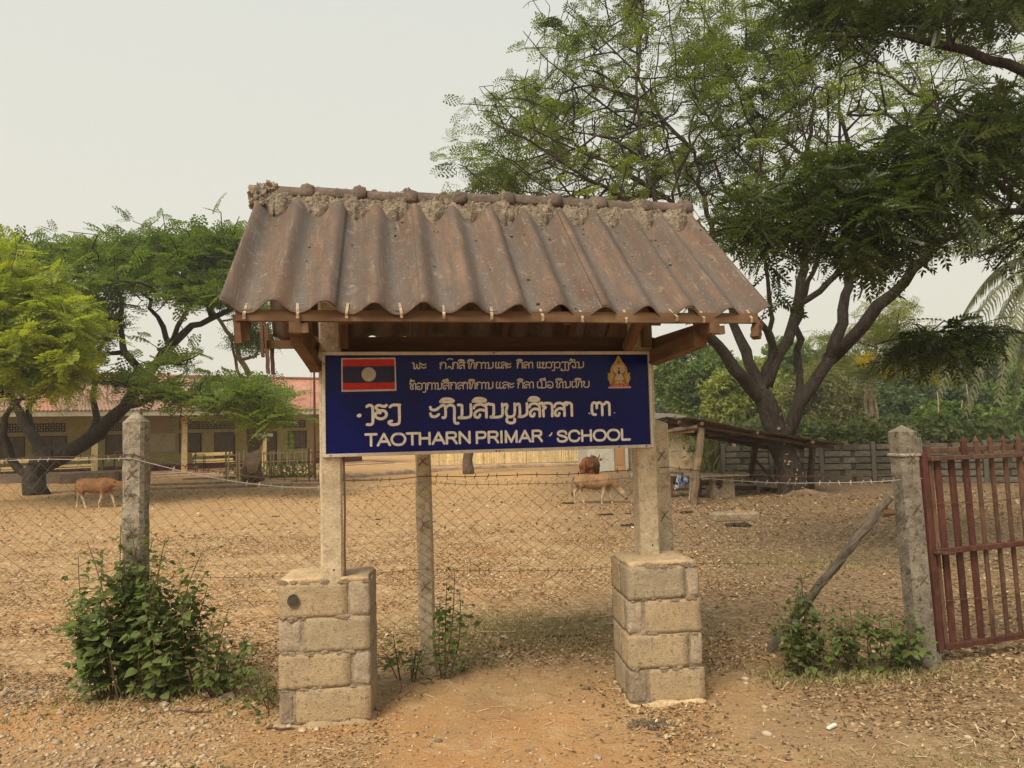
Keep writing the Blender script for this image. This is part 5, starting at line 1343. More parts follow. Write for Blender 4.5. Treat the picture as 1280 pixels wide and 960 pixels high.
# clipped hedge plants inside the garden fence
def leaf_blob(c, rx, ry, rz, n, size):
    q = rng.normal(0, 1, (n, 3)); q /= np.linalg.norm(q, axis=1)[:, None]; r = rng.random(n) ** .33; p = q * r[:, None] * [rx, ry, rz] + c; d = q + rng.normal(0, .6, (n, 3)); return p, d
lq = (np.array([[0, 0, 0], [.5, .3, .06], [1, 0, -.08], [.5, -.3, .06.__neg__()]]), np.array([[0, 1, 2, 3]]))
hd = thing('garden_plants', P(340, 602, 30) * [1, 1, 0], 'low leafy garden plants behind the stake fence', 'plants')
pp, dd = [], []
for i in range(14):
    c = P(290 + i * 8, 600, 29.8) * [1, 1, 0] + [0, 0, .25]; a, b = leaf_blob(c, .25, .3, .28, 60, .1); pp.append(a); dd.append(b)
v, f = scatter_fronds(lq, np.vstack(pp), np.vstack(dd), np.full(840, .13)); obj_np('foliage', L_RAIN, hd, v, f)

# flagpole, low terrace stones, logs
fp = thing('flagpole', G(394, 600) * [1, 1, 0], 'slim dull red flagpole standing between red stays at the left of the sign', 'pole')
h0 = Vector(fp.location); M_DRED = mottled('dull_red_metal', (.20, .06, .045), (.28, .10, .075), 6)
m = MB(); m.tube([(0, 0, -.1), (0, 0, 3.2), (0, 0, 6.2)], [.045, .04, .03], 8); m.build('pole', M_DRED, fp)
for sx in (-.22, .22):
    m = MB(); m.tube([(sx, 0, -.1), (sx, 0, 1.15)], .03, 6); m.beam((sx, 0, 1.0), (0, 0, 1.0), .02, .04); m.build('stay', M_DRED, fp)
m = MB(); m.tube([(-.19, 0, .9), (-.05, 0, 6.1)], .008, 4); m.build('rope', M_WIREP, fp)
M_STONE = mottled('terrace_stone', (.25, .17, .11), (.38, .27, .17), 3, c2=(.18, .13, .09), objvar=.15)
def block_at(name, px, py, L, D, H, yaw, label, cat, mat, group=None, rough=.02, z=None):
    g = G(px, py); m = MB(); m.box((0, 0, H / 2 - .02), (L, D, H), bevel=min(.03, H * .2), jit=rough * .3); o = m.build(name, mat, None); o.location = (g[0], g[1], gz(g[0], g[1]) if z is None else z); o.rotation_euler = (0, 0, yaw); tag(o, label, cat, group); return o
for i, (px, py, L, yw, lb) in enumerate(((215, 606, 5.2, .10, 'long grey plank lying below the verandah terrace, left of the stump'), (250, 611, 5.6, .16, 'second long plank on the ground, nearer the yard than its neighbour'), (300, 598, 4.2, .1, 'short plank at the foot of the garden fence'), (418, 601, 3.0, .05, 'low stone kerb slab below the left end of the sign'), (375, 606, 2.6, -.02, 'weathered slab on the ground just left of the left shelter post'))):
    block_at('ground_plank', px, py, L, .22, .09, yw, lb, 'plank', M_STONE, 'planks and slabs below the school terrace')
for i, (px, py, L, lb) in enumerate(((60, 604, 5.5, 'dark low stone bank behind the rain tree trunk'), (112, 603, 2.0, 'dark block beside the rain tree, behind the calf'))):
    block_at('stone_bank', px, py, L, .5, .42, .2, lb, 'stones', mottled('dark_stone', (.10, .07, .05), (.18, .13, .09), 3), 'stone banks by the rain tree', .05)
# curving earth kerb across the yard under the sign
kc = thing('yard_kerb', G(470, 592) * [1, 1, 0], 'low crooked kerb of earth and stones curving in front of the terrace', 'kerb')
pts = [G(x, y) * [1, 1, 0] + [0, 0, .03] for x, y in ((405, 600), (450, 597), (500, 593), (530, 590), (600, 586), (680, 583), (745, 581))]
m = MB(); PL = []
for a, b in zip(pts[:-1], pts[1:]):
    for k in range(8): PL.append(Vector(a).lerp(Vector(b), k / 8) + Vector((0, random.uniform(-.08, .08), 0)))
m.tube(PL, [.12 * random.uniform(.7, 1.3) for _ in PL], 7, rough=.5, rs=3); m.build('stones', M_STONE, kc, world=True)

# small tree trunk seen just below the sign
tk = thing('small_tree', G(586, 592) * [1, 1, 0], 'thin tree whose trunk shows under the middle of the sign', 'tree')
sk = Skel(); g0 = G(586, 592) * [1, 1, 0]
sk.limb([g0 - [0, 0, .1], g0 + [-.05, 0, .5], g0 + [.05, 0, 1.2], g0 + [0, 0, 2.0], g0 + [.1, 0, 2.6]], .24, .12, root=True, jit=.02)
tips = sk.grow(np.array([g0 + [random.uniform(-.9, .9), random.uniform(-1, 1), random.uniform(2.7, 3.8)] for _ in range(26)]), .3); sk.finish(tips, .015); sk.mesh('trunk', M_BARKM, tk)
v, f = foliage(sk, tips, bipinnate(4, 3, .45, .42, .24), 5, .4, .2); obj_np('crown', L_RAIN, tk, v, f)

# ================================================================== HUT, LEAN-TO, BOUNDARY WALL
hut = thing('plastered_hut', P(800, 588, 29) * [1, 1, 0], 'small hut with beige plaster and a brown door, behind the right post of the sign', 'building')
def hx(px): return P(px, 588, 29)[0] - hut.location.x
M_BEIGE = mottled('beige_plaster', (.46, .35, .22), (.56, .44, .29), 1.5, c2=(.38, .28, .18), fine=20); M_GREYP = mottled('grey_plaster', (.40, .38, .31), (.48, .46, .38), 1.5, c2=(.32, .29, .22), fine=20)
wbox(hut, 'wall', M_GREYP, hx(735), hx(768.5), 0, .2, -.1, 2.1); wbox(hut, 'wall', M_BEIGE, hx(786), hx(872), .3, .5, -.1, 1.75); wbox(hut, 'wall', M_BEIGE, hx(872) - .2, hx(872), .5, 4, -.1, 1.7); wbox(hut, 'wall', M_GREYP, hx(735), hx(735) + .2, .2, 4, -.1, 2.0); wbox(hut, 'wall', M_BEIGE, hx(735), hx(872), 4, 4.2, -.1, 2.0)
wbox(hut, 'wall', M_GREYP, hx(782), hx(786), 0, .5, -.1, 2.1)
dr = wbox(hut, 'door', woodmat('orange_brown_door', (.36, .20, .09), (.46, .27, .13), 2), hx(769), hx(781.5), .05, .1, 0, 1.95)
for z in (.5, 1.3): wbox(dr, 'door_panel', woodmat('door_panel_wood', (.30, .16, .07), (.40, .23, .11), 2), hx(770.2), hx(780.2), .035, .05, z - .3, z + .3)
m = MB(); W = hx(876) - hx(728); n = 60
vs = []; fs = []
for j, (y, z) in enumerate(((-.5, 1.98), (4.6, 2.35))):
    for i in range(n + 1): vs.append((hx(728) + W * i / n, y, z + .015 * cos(i * 2.1) - .3 * max(0, i / n - .35)))
for i in range(n): fs.append((i, i + 1, n + 2 + i, n + 1 + i))
m.add(vs, fs); m.build('roof', mottled('old_grey_sheet', (.11, .085, .065), (.19, .15, .115), 2), hut)

M_RUSTS = mottled('rusty_sheet', (.055, .036, .026), (.11, .075, .053), 3, c2=(.17, .12, .085), fine=16, objvar=.25)
M_LEAN = woodmat('lean_to_timber', (.075, .05, .032), (.14, .098, .062), 2, c2=(.20, .14, .09), objvar=.25)
A_, B_, C_, D_ = V(P(851, 523, 15.6)), V(P(1052, 557, 16.8)), V(P(975, 560, 20.5)), V(P(806, 529, 20.0))
lean = thing('lean_to', (A_.x, A_.y, gz(A_.x, A_.y)), 'low lean-to shed of warped rusty sheets on crooked timber posts, left of the big tree', 'shed')
def rp_(s, t): return A_.lerp(B_, s).lerp(D_.lerp(C_, s), t)
ns = 8
for k in range(ns):   # sheets run down the slope, left to right
    t0 = k / ns - .02; t1 = (k + 1) / ns + .015; e0 = random.uniform(-.04, .02); e1 = 1 + random.uniform(-.05, .05); n = 14; vs = []; fs = []; lift = random.uniform(0, .035)
    if k == 0: e1 = 1.0
    for j in range(11):
        for i in range(n + 1):
            p = rp_(e0 + (e1 - e0) * j / 10, t0 + (t1 - t0) * i / n); p = p + Vector((0, 0, .016 * cos(i * 2 * pi / 3.5) + lift + .03 * mnoise.noise(Vector((j * .35, k * 2.7, 0))))); vs.append(p)
    N = len(vs); vs += [p - Vector((0, 0, .006)) for p in vs]
    for j in range(10):
        for i in range(n): a = j * (n + 1) + i; fs.append((a, a + 1, a + n + 2, a + n + 1)); fs.append((N + a, N + a + n + 1, N + a + n + 2, N + a + 1))
    for j in range(10):
        for a in (j * (n + 1), j * (n + 1) + n): fs.append((a, a + n + 1, N + a + n + 1, N + a))
    for i in range(n):
        for a in (i, 10 * (n + 1) + i): fs.append((a, a + 1, N + a + 1, N + a))
    m = MB(); m.add(vs, fs); m.build('roof_sheet', M_RUSTS, lean, world=True)
def lt(name, a, b, w, mat=M_LEAN, par=None):
    m = MB(); a = Vector(a); b = Vector(b); m.tube([a.lerp(b, i / 6) + Vector((random.uniform(-.012, .012), 0, 0)) for i in range(7)], [w * random.uniform(.9, 1.1) for _ in range(7)], 7, rough=.2, rs=8); return m.build(name, mat, par or lean, world=True)
dz = Vector((0, 0, -.07))
lt('beam', rp_(.0, .06) + dz, rp_(.97, .06) + dz, .04); lt('beam', rp_(0, .5) + dz, rp_(.97, .5) + dz, .045); lt('beam', rp_(0, .96) + dz, rp_(1.0, .96) + dz, .05)
for s in (.12, .45, .8): lt('purlin', rp_(s, -.02) + dz * .5, rp_(s, 1.02) + dz * .5, .035)
lt('beam', P(800, 545, 16.5), P(868, 538, 15.75), .045, mottled('fresh_plank', (.34, .19, .10), (.44, .26, .14), 6)); lt('beam', P(832, 540, 15.9), P(872, 534, 15.7), .05)
lt('post', G(866, 632) - [0, 0, .05], P(877, 535, 15.8), .075); lt('post', G(936, 604) - [0, 0, .05], P(944, 557, 18.5), .085); lt('post', G(1012, 612) - [0, 0, .05], P(1016, 556, 18.3), .09, M_BARKM); lt('post', G(812, 604) - [0, 0, .05], P(822, 535, 19.6), .07)
lt('brace', P(940, 570, 18.6), G(972, 607), .03, M_DARKWOOD)
# furniture and odds and ends under it
M_OLDW = woodmat('old_grey_planks', (.20, .16, .11), (.33, .27, .19), 0, c2=(.42, .34, .24)); M_OLDC = mottled('old_cast_concrete', (.22, .165, .105), (.32, .245, .16), 6, c2=(.15, .115, .08))
g = G(903, 622); tbl = thing('concrete_table', (g[0], g[1], gz(g[0], g[1])), 'rough table with a pierced concrete pedestal and plank top, under the lean-to', 'table', rotz=.15)
m = MB(); kk = 16
ring = [(.0 + .085 * cos(2 * pi * i / kk) * (1), .30 + .115 * sin(2 * pi * i / kk)) for i in range(kk)]; ring = [(x - .10, z) for x, z in ring]
sq = []
for i in range(kk):
    a = 2 * pi * i / kk; c, s = cos(a), sin(a); q = max(abs(c), abs(s)); sq.append((c / q * .25, .23 + s / q * .25))
for yy, fl in ((-.1, 1), (.1, -1)):
    vs = [(x, yy, z) for x, z in ring] + [(x, yy, z) for x, z in sq]; m.add(vs, [(i, (i + 1) % kk, kk + (i + 1) % kk, kk + i)[::fl] for i in range(kk)])
vs = [(x, y, z) for y in (-.1, .1) for x, z in ring]; m.add(vs, [(i, kk + i, kk + (i + 1) % kk, (i + 1) % kk) for i in range(kk)])
vs = [(x, y, z) for y in (-.1, .1) for x, z in sq]; m.add(vs, [(i, (i + 1) % kk, kk + (i + 1) % kk, kk + i) for i in range(kk)])
m.build('pedestal', M_OLDC, tbl)
for i in range(3): m = MB(); m.box((-.12 + .03 * i, -.2 + i * .2, .50 + .01 * i), (1.35 + random.uniform(-.1, .1), .18, .045), bevel=.006); m.build('top_plank', M_OLDW, tbl)
m = MB(); m.beam((-.75, .0, -.05), (-.70, 0, .49), .06, .06); m.build('leg', M_OLDW, tbl)
g = G(860, 623); bn = thing('small_bench', (g[0], g[1] + .3, gz(g[0], g[1])), 'small dark bench with a blue and white cloth on it, left of the concrete table', 'bench', rotz=.1)
m = MB(); m.box((0, 0, .50), (.75, .3, .035)); m.build('seat', M_OLDW, bn); m = MB(); m.box((.05, 0, .17), (.8, .2, .03)); m.build('shelf', M_DARKWOOD, bn)
for xx in (-.33, .33): m = MB(); m.box((xx, 0, .24), (.045, .26, .5)); m.build('leg', M_DARKWOOD, bn)
cl = MB(); vs = []; fs = []; n = 8
for i in range(n + 1):
    for j in range(n + 1):
        u, w_ = i / n, j / n; vs.append((-.18 + .34 * u - .1 * w_, -.17 - .03 * sin(u * 9) - .02 * w_, .48 - .34 * w_ * (1 - .45 * u) + .02 * sin(u * 7 + w_ * 3)))
for i in range(n):
    for j in range(n): a = i * (n + 1) + j; fs.append((a, a + n + 1, a + n + 2, a + 1))
cl.add(vs, fs); t_ = NT('blue_white_cloth'); vf = t_.noise(9, 2, .5); mt = t_.fin(t_.ramp(vf, [(.4, (.035, .055, .16)), (.55, (.45, .47, .5)), (.65, (.06, .09, .2))]), .9)
co = cl.build('cloth', mt); co.location = bn.location + Vector((0, 0, .045)); tag(co, 'crumpled blue and white cloth hanging over the small dark bench', 'cloth')
g = G(945, 616); lg = thing('plank_lounger', (g[0], g[1], gz(g[0], g[1])), 'broken plank lounger with a raised back, on the ground by the big tree', 'lounger', rotz=-.12)
for i in range(4): m = MB(); m.beam((-.62, -.25 + i * .17, .56), (.02, -.25 + i * .17, .26), .15, .025); m.build('back_plank', M_OLDW, lg)
for i in range(4): m = MB(); m.beam((0, -.25 + i * .17, .25), (.95 + random.uniform(-.1, .1), -.25 + i * .17, .16), .15, .025); m.build('seat_plank', M_OLDW, lg)
for (a, b) in (((-.6, -.28, 0), (-.52, -.28, .54)), ((-.6, .28, 0), (-.52, .28, .54)), ((0, -.28, 0), (0, -.28, .25)), ((.6, -.28, 0), (.6, -.28, .2)), ((.6, .28, 0), (.6, .28, .2))): m = MB(); m.beam(a, b, .05, .06); m.build('leg', M_OLDW, lg)
m = MB(); m.beam((-.62, -.33, .52), (.0, -.33, .2), .03, .06); m.beam((0, -.33, .2), (.95, -.33, .12), .03, .06); m.build('side_rail', M_OLDW, lg)
def log_at(px, py, L, r, yaw, label, mat=M_BARKM):
    g = G(px, py); m = MB(); m.tube([(-L / 2 + L * i / 6, .02 * sin(i), r * .85) for i in range(7)], [r * random.uniform(.88, 1.1) for _ in range(7)], 9, rough=.25, rs=5); o = m.build('log', mat); o.location = (g[0], g[1], gz(g[0], g[1])); o.rotation_euler = (0, 0, yaw); tag(o, label, 'log', 'logs and offcuts by the lean-to'); return o
log_at(838, 606, .9, .17, .1, 'thick brown log on the ground behind the left post of the lean-to'); log_at(985, 613, 1.3, .07, .1, 'thin dark log lying across the foot of the plank lounger', M_DARKWOOD); log_at(925, 612, .9, .06, -.2, 'short dark offcut lying beneath the plank lounger', M_DARKWOOD); log_at(893, 607, .7, .08, .1, 'short dark log in the shade behind the pierced table pedestal', M_DARKWOOD)
block_at('concrete_slab', 918, 650, .78, .35, .15, .05, 'weathered pale concrete slab lying in the leaf litter before the lean-to', 'slab', M_OLDC); block_at('stone', 800, 597, .5, .3, .18, .1, 'pale flat stone on the ground just right of the grazing calf', 'stone', mottled('pale_stone', (.5, .42, .32), (.6, .52, .4), 4), 'pale stones near the calf')
# bamboo clump behind the lean-to
bc = thing('bamboo_clump', (P(903, 600, 24)[0], 24, 0), 'clump of yellow bamboo canes and grass between the hut and the block wall', 'bamboo')
for (px, r) in ((909, .035), (915, .04), (919, .03), (896, .03), (884, .03)): m = MB(); b0 = P(px, 603, 24); b1 = P(px + random.uniform(-3, 2), 540, 24); m.tube([V(b0) - Vector((0, 0, .2)), V((b0 + b1) / 2), V(b1)], r, 6); m.build('cane', M_BAM, bc, world=True)
pp = np.array([P(random.uniform(874, 912), random.uniform(548, 600), random.uniform(23.5, 25)) for _ in range(900)]); v, f = scatter_fronds((np.array([[0, -.03, 0], [0, .03, 0], [.6, .025, .06], [1, 0, -.05]]), np.array([[0, 1, 2, 3]])), pp, rng.normal(0, .35, (900, 3)) + [0, 0, 1], rng.uniform(.25, .6, 900)); obj_np('foliage', leafmat('bamboo_leaves', [(.10, .11, .04), (.20, .20, .08), (.32, .29, .13)], .3), bc, v, f)

# boundary wall of panels and posts
M_WBLK = mottled('grey_wall_block', (.085, .072, .056), (.165, .14, .108), 2.2, c2=(.05, .043, .035), fine=14, objvar=.28, bd=.02); M_WBLKR = mottled('brown_wall_block', (.095, .07, .048), (.165, .125, .085), 2.2, c2=(.06, .047, .036), fine=14, objvar=.25)
M_WPOST = mottled('wall_post_concrete', (.10, .09, .072), (.155, .14, .112), 3); M_WCORE = mottled('wall_mortar', (.055, .046, .036), (.09, .077, .06), 3)
W0 = P(906, 606, 21.5) * [1, 1, 0]; W1 = np.array([16.5, 17.5, 0.0])
wv = W1 - W0; WL = float(np.linalg.norm(wv)); wa = atan2(wv[1], wv[0])
wall = thing('boundary_wall', W0, 'grey concrete block boundary wall with slim posts behind the big tree and gate', 'wall', rotz=wa)
WH = 1.02; nb = 9; bw = WL / nb
blk = None; rowh = WH / 6
bm_ = MB(); bm_.box((0, 0, 0), (bw / 3.0 - .030, .10, rowh - .018), bevel=.014); blk_me = bm_.mesh('block'); blk_me.materials.append(M_WBLK); blk_me2 = blk_me.copy(); blk_me2.materials.clear(); blk_me2.materials.append(M_WBLKR)
for b in range(nb):
    hgt = WH + .0
    wbox(wall, 'mortar_core', M_WCORE, b * bw + .06, (b + 1) * bw - .06, -.03, .05, -.15, hgt - .02)
    for r_ in range(6):
        for c in range(3):
            o = put('block', blk_me if b < 5 or random.random() < .4 else blk_me2, wall, (b * bw + .06 + (bw - .12) * (c + .5) / 3 + (.10 if r_ % 2 else -.10) * (1 if 0 < c < 2 else .0) + random.uniform(-.015, .015), -.03 + random.uniform(-.012, .008), rowh * (r_ + .5) + random.uniform(-.006, .006)), (0, 0, random.uniform(-.01, .01)), (random.uniform(.93, 1.0), 1, random.uniform(.92, 1.0)))
for b in range(nb + 1): wbox(wall, 'wall_post', M_WPOST, b * bw - .055, b * bw + .055, -.10, .07, -.2, WH + .05, .01)
wbox(wall, 'wall_coping', M_WCORE, 5 * bw + .06, nb * bw, -.09, .09, WH + .001, WH + .045, .008)

# ================================================================== COCONUT PALM
M_PALM = leafmat('palm_leaflets', [(.12, .14, .07), (.21, .225, .11), (.36, .34, .19)], .35, .45, .4, patch=.4)
pl_base = P(1330, 600, 23) * [1, 1, 0]
palm = thing('coconut_palm', pl_base, 'coconut palm with drooping feather fronds at the right edge, beyond the wall', 'tree')
top = P(1312, 335, 23)
m = MB(); b0 = V(pl_base); tpv = V(top); m.tube([b0.lerp(tpv, i / 16) + Vector((.15 * sin(i / 16 * pi), 0, 0)) for i in range(17)], [.20 - .06 * i / 16 + .01 * (i % 2) for i in range(17)], 10); m.build('trunk', M_BARKP, palm, world=True)
def palm_frond(end, lift, seed):
    a = np.array(top); e = np.array(end, float); L = np.linalg.norm(e - a); vs = []; fs = []; m = MB(); pts = []
    n = 46
    for i in range(n + 1): t = i / n; pts.append(a + (e - a) * t + np.array([0, 0, lift * 4 * t * (1 - t) * (1 - .25 * t)]))
    m.tube([V(p) for p in pts[::3]], [.03 * (1 - .8 * k / (len(pts[::3]) - 1)) + .004 for k in range(len(pts[::3]))], 5)
    for i in range(4, n):
        t = pts[i + 1] - pts[i]; t /= np.linalg.norm(t); sd_ = np.cross(t, [0, 0, 1.]); sd_ /= np.linalg.norm(sd_) + 1e-6; ll = .75 * (1 - abs(i / n - .4) * .9) * random.uniform(.85, 1.1)
        for s in (-1, 1):
            for q in range(2):
                p = pts[i] + t * random.uniform(0, .08); d = t * .55 + sd_ * s * .75 + np.array([0, 0, -.25 + random.uniform(-.2, .1)]); d /= np.linalg.norm(d)
                mid = p + d * ll * .5; tip = mid + (d * .35 + np.array([0, 0, -.9])) * ll * .5; w = t * .030
                m.add([p - w, p + w, mid + w, mid - w], [(0, 1, 2, 3)]); m.add([mid - w, mid + w, tip], [(0, 1, 2)])
    m.build('frond', M_PALM, palm, world=True)
for k, (px, py, Y, lf) in enumerate(((1172, 492, 21.5, 1.5), (1205, 520, 22.5, 1.4), (1246, 505, 21.6, 1.5), (1268, 500, 24, 1.3), (1120, 330, 22, 1.0), (1115, 265, 23, .8), (1175, 225, 24, .5), (1270, 190, 23, .3), (1380, 200, 23, .3), (1430, 300, 22, 1.0), (1420, 460, 23, 1.4), (1350, 500, 21, 1.5), (1300, 500, 21, 1.5), (1200, 400, 24.5, 1.3))):
    palm_frond(P(px, py, Y), lf * .8, k)

# ================================================================== TREES BEYOND THE WALL
def clump_tree(px, py, rx, ry, Y, mats, label, n_cl=46, leaves=150, lsize=.24, trunk_px=None, depth=None, trunk_mat=M_BARKM, fr=None, base_py=None, name='background_tree'):
    base = P(trunk_px or px, 560, Y) * [1, 1, 0]; t = thing(name, base, label, 'tree', 'trees beyond the boundary wall')
    ux = Y / FPX; R3 = np.array([rx * ux, depth or rx * ux * .9, ry * ux]); C3 = P(px, py, Y); sk = Skel()
    sk.limb([base - [0, 0, .3], base + [.1, 0, (C3[2]) * .35], base * .4 + C3 * .6 * [1, 1, .9]], .20, .10, root=True, jit=.04)
    cs = []
    for i in range(n_cl):
        q = rng.normal(0, 1, 3); q /= np.linalg.norm(q); cs.append(C3 + q * R3 * random.uniform(.45, 1.0) ** .6)
    tips = sk.grow(np.array(cs), .5, .12, .06); sk.finish(tips, .022, .5); sk.mesh('trunk', trunk_mat, t, rough=.2)
    pp = []; dd = []; ss = []
    for c in cs:
        cr = random.uniform(.22, .40) * min(R3[0], R3[2]); k = leaves; q = rng.normal(0, 1, (k, 3)); q /= np.linalg.norm(q, axis=1)[:, None]
        pp.append(c + q * (rng.random(k) ** .4)[:, None] * cr * [1.25, 1.25, .75]); dd.append(q * .7 + rng.normal(0, .6, (k, 3)) + [0, 0, -.15]); ss.append(lsize * rng.uniform(.6, 1.3, k))
    v, f = scatter_fronds(fr or lq2, np.vstack(pp), np.vstack(dd), np.concatenate(ss), .8); obj_np('crown', mats, t, v, f)
    return t
lq2 = (np.array([[0, 0, 0], [.5, .28, .08], [1, 0, -.12], [.5, -.28, .0], [.15, .05, 0], [.55, .62, -.05], [.85, .85, -.2], [.75, .3, -.05]]), np.array([[0, 1, 2, 3], [4, 5, 6, 7]]))
L_B1 = leafmat('mid_green_leaves', [(.075, .125, .03), (.13, .195, .045), (.21, .27, .07)], .3, patch=.4)
L_B2 = leafmat('light_yellowish_leaves', [(.14, .17, .035), (.23, .26, .055), (.33, .34, .09)], .35, patch=.4)
L_B3 = leafmat('olive_dry_leaves', [(.11, .11, .042), (.17, .17, .065), (.25, .235, .10)], .3, patch=.5)
L_B4 = leafmat('dark_forest_leaves', [(.04, .07, .027), (.07, .11, .04), (.115, .16, .06)], .25, patch=.3)
L_FLO = leafmat('yellow_blossom', [(.75, .56, .03), (.85, .68, .06)], .3)
clump_tree(866, 470, 46, 50, 40, L_B1, 'round-topped mid green tree just right of the sign, beyond the lean-to', lsize=.20, n_cl=60)
clump_tree(930, 495, 44, 42, 36, L_B2, 'light green bushy tree behind the lean-to roof, left of the dark trunk', lsize=.2, n_cl=52)
clump_tree(1030, 505, 50, 48, 33, L_B3, 'olive dry-looking bush tree right of the big dark trunk', lsize=.15, n_cl=56)
clump_tree(980, 470, 30, 50, 46, L_B1, 'green tree seen between the limbs of the big dark tree', lsize=.22)
clump_tree(1165, 500, 60, 46, 44, L_B4, 'dark green tree in haze beyond the gate post', lsize=.25, n_cl=60)
clump_tree(1225, 475, 50, 60, 52, L_B4, 'tall hazy tree behind the palm fronds', lsize=.28, n_cl=60)
clump_tree(1300, 500, 50, 50, 40, L_B1, 'green tree at the right edge behind the gate', lsize=.24)
clump_tree(1115, 520, 40, 34, 38, L_B4, 'dark undergrowth tree left of the pointed gate post', lsize=.22)
clump_tree(1195, 530, 60, 24, 31, L_B1, 'low leafy green tree just over the wall behind the gate', lsize=.2, n_cl=50)
# slender tree with yellow blossom
yt = thing('blossom_tree', P(1090, 560, 26) * [1, 1, 0], 'slender pale-stemmed tree with yellow blossom beyond the block wall', 'tree', 'trees beyond the boundary wall')
sk = Skel(); B = lambda px, py, Y=26.0: P(px, py, Y)
sk.limb([P(1086, 560, 26) * [1, 1, 0] - [0, 0, .2], B(1086, 580), B(1087, 540), B(1090, 500), B(1093, 455), B(1096, 420)], .10, .05, root=True, jit=.02)
sk.limb([B(1087, 530), B(1080, 500), B(1088, 470), B(1080, 430)], .06, .03); sk.limb([B(1093, 500), B(1098, 530), B(1101, 560), B(1102, 585)], .06, .07, jit=.01)
sk.limb([B(1093, 455), B(1120, 442), B(1160, 436), B(1190, 430)], .05, .02); sk.limb([B(1094, 450), B(1060, 440), B(1030, 430)], .04, .015)
att = px_cloud([(1095, 400, 40, 24, 24, 28, 34), (1060, 430, 40, 20, 24, 28, 26), (1130, 420, 50, 20, 24, 28, 36), (1170, 432, 30, 24, 24, 28, 20), (1110, 455, 60, 20, 24, 28, 30), (1040, 460, 40, 14, 24, 28, 14), (1180, 470, 24, 12, 24, 28, 10), (1120, 385, 24, 10, 24, 28, 8)])
tips = sk.grow(att, .3, .12, .04); sk.finish(tips, .009, .5); sk.mesh('trunk', M_BARKP, yt)
v, f = foliage(sk, tips, bipinnate(4, 3, .42, .4, .2), 7, .36, .22, droop=.15); obj_np('crown', L_B2, yt, v, f)
fl = px_cloud([(1080, 452, 12, 7, 25, 26.5, 5), (1088, 446, 8, 5, 25, 26, 4), (1112, 467, 12, 5, 25, 26.5, 6), (1122, 464, 6, 4, 25, 26, 3), (1170, 474, 8, 5, 25, 26, 3)])
pp = np.repeat(fl, 46, 0) + rng.normal(0, .09, (len(fl) * 46, 3)); v, f = scatter_fronds(lq, pp, rng.normal(0, 1, pp.shape), np.full(len(pp), .085)); obj_np('blossom', L_FLO, yt, v, f)
# leaning dead pale stems behind the gate post
ds = thing('dead_saplings', P(1195, 560, 30) * [1, 1, 0], 'pale bare leaning saplings standing in the greenery behind the gate post', 'saplings')
for (x0, y0, x1, y1) in ((1188, 562, 1203, 500), (1203, 562, 1214, 512), (1204, 560, 1215, 508), (1172, 560, 1172, 490), (1216, 556, 1208, 480)): m = MB(); a = V(P(x0, y0 + 30, 30)); b = V(P(x1, y1, 30)); m.tube([a, a.lerp(b, .5) + Vector((.08, 0, 0)), b], [.045, .035, .02], 6); m.build('stem', M_BARKP, ds, world=True)
# the wood behind, read as one mass
pp = []; dd = []
for i in range(420):
    px = random.uniform(815, 1500); topy = 455 + 40 * mnoise.noise(Vector((px * .012, 0, 0))) + (20 if px < 900 else 0) + (-18 if px > 1150 else 0); py = random.uniform(topy, 552); c = P(px, py, random.uniform(58, 85)); k = 130; q = rng.normal(0, 1, (k, 3)); q /= np.linalg.norm(q, axis=1)[:, None]
    pp.append(c + q * (rng.random(k) ** .4)[:, None] * [2.1, 2.1, 1.4] * random.uniform(.6, 1.1)); dd.append(q + rng.normal(0, .6, (k, 3)))
v, f = scatter_fronds(lq2, np.vstack(pp), np.vstack(dd), rng.uniform(.35, .7, 420 * 130), .8); o = obj_np('far_wood', L_B4, None, v, f); tag(o, 'hazy dark green wood rising behind the boundary wall', 'woodland', kind='stuff')
# undergrowth along the foot of the trees
pp = []
for i in range(150): c = P(random.uniform(880, 1420), random.uniform(538, 566), random.uniform(24.5, 30)); c[2] = max(c[2], .1); pp.append(c + rng.normal(0, 1, (90, 3)) * [.5, .4, .22])
pp = np.vstack(pp); v, f = scatter_fronds(lq2, pp, rng.normal(0, 1, pp.shape) + [0, 0, .3], rng.uniform(.12, .32, len(pp)), .8); o = obj_np('undergrowth', leafmat('undergrowth_leaves', [(.035, .055, .02), (.09, .12, .04), (.17, .20, .07), (.24, .25, .11)], .3, patch=1.1), None, v, f); tag(o, 'tangled undergrowth behind the boundary wall', 'undergrowth', kind='stuff')

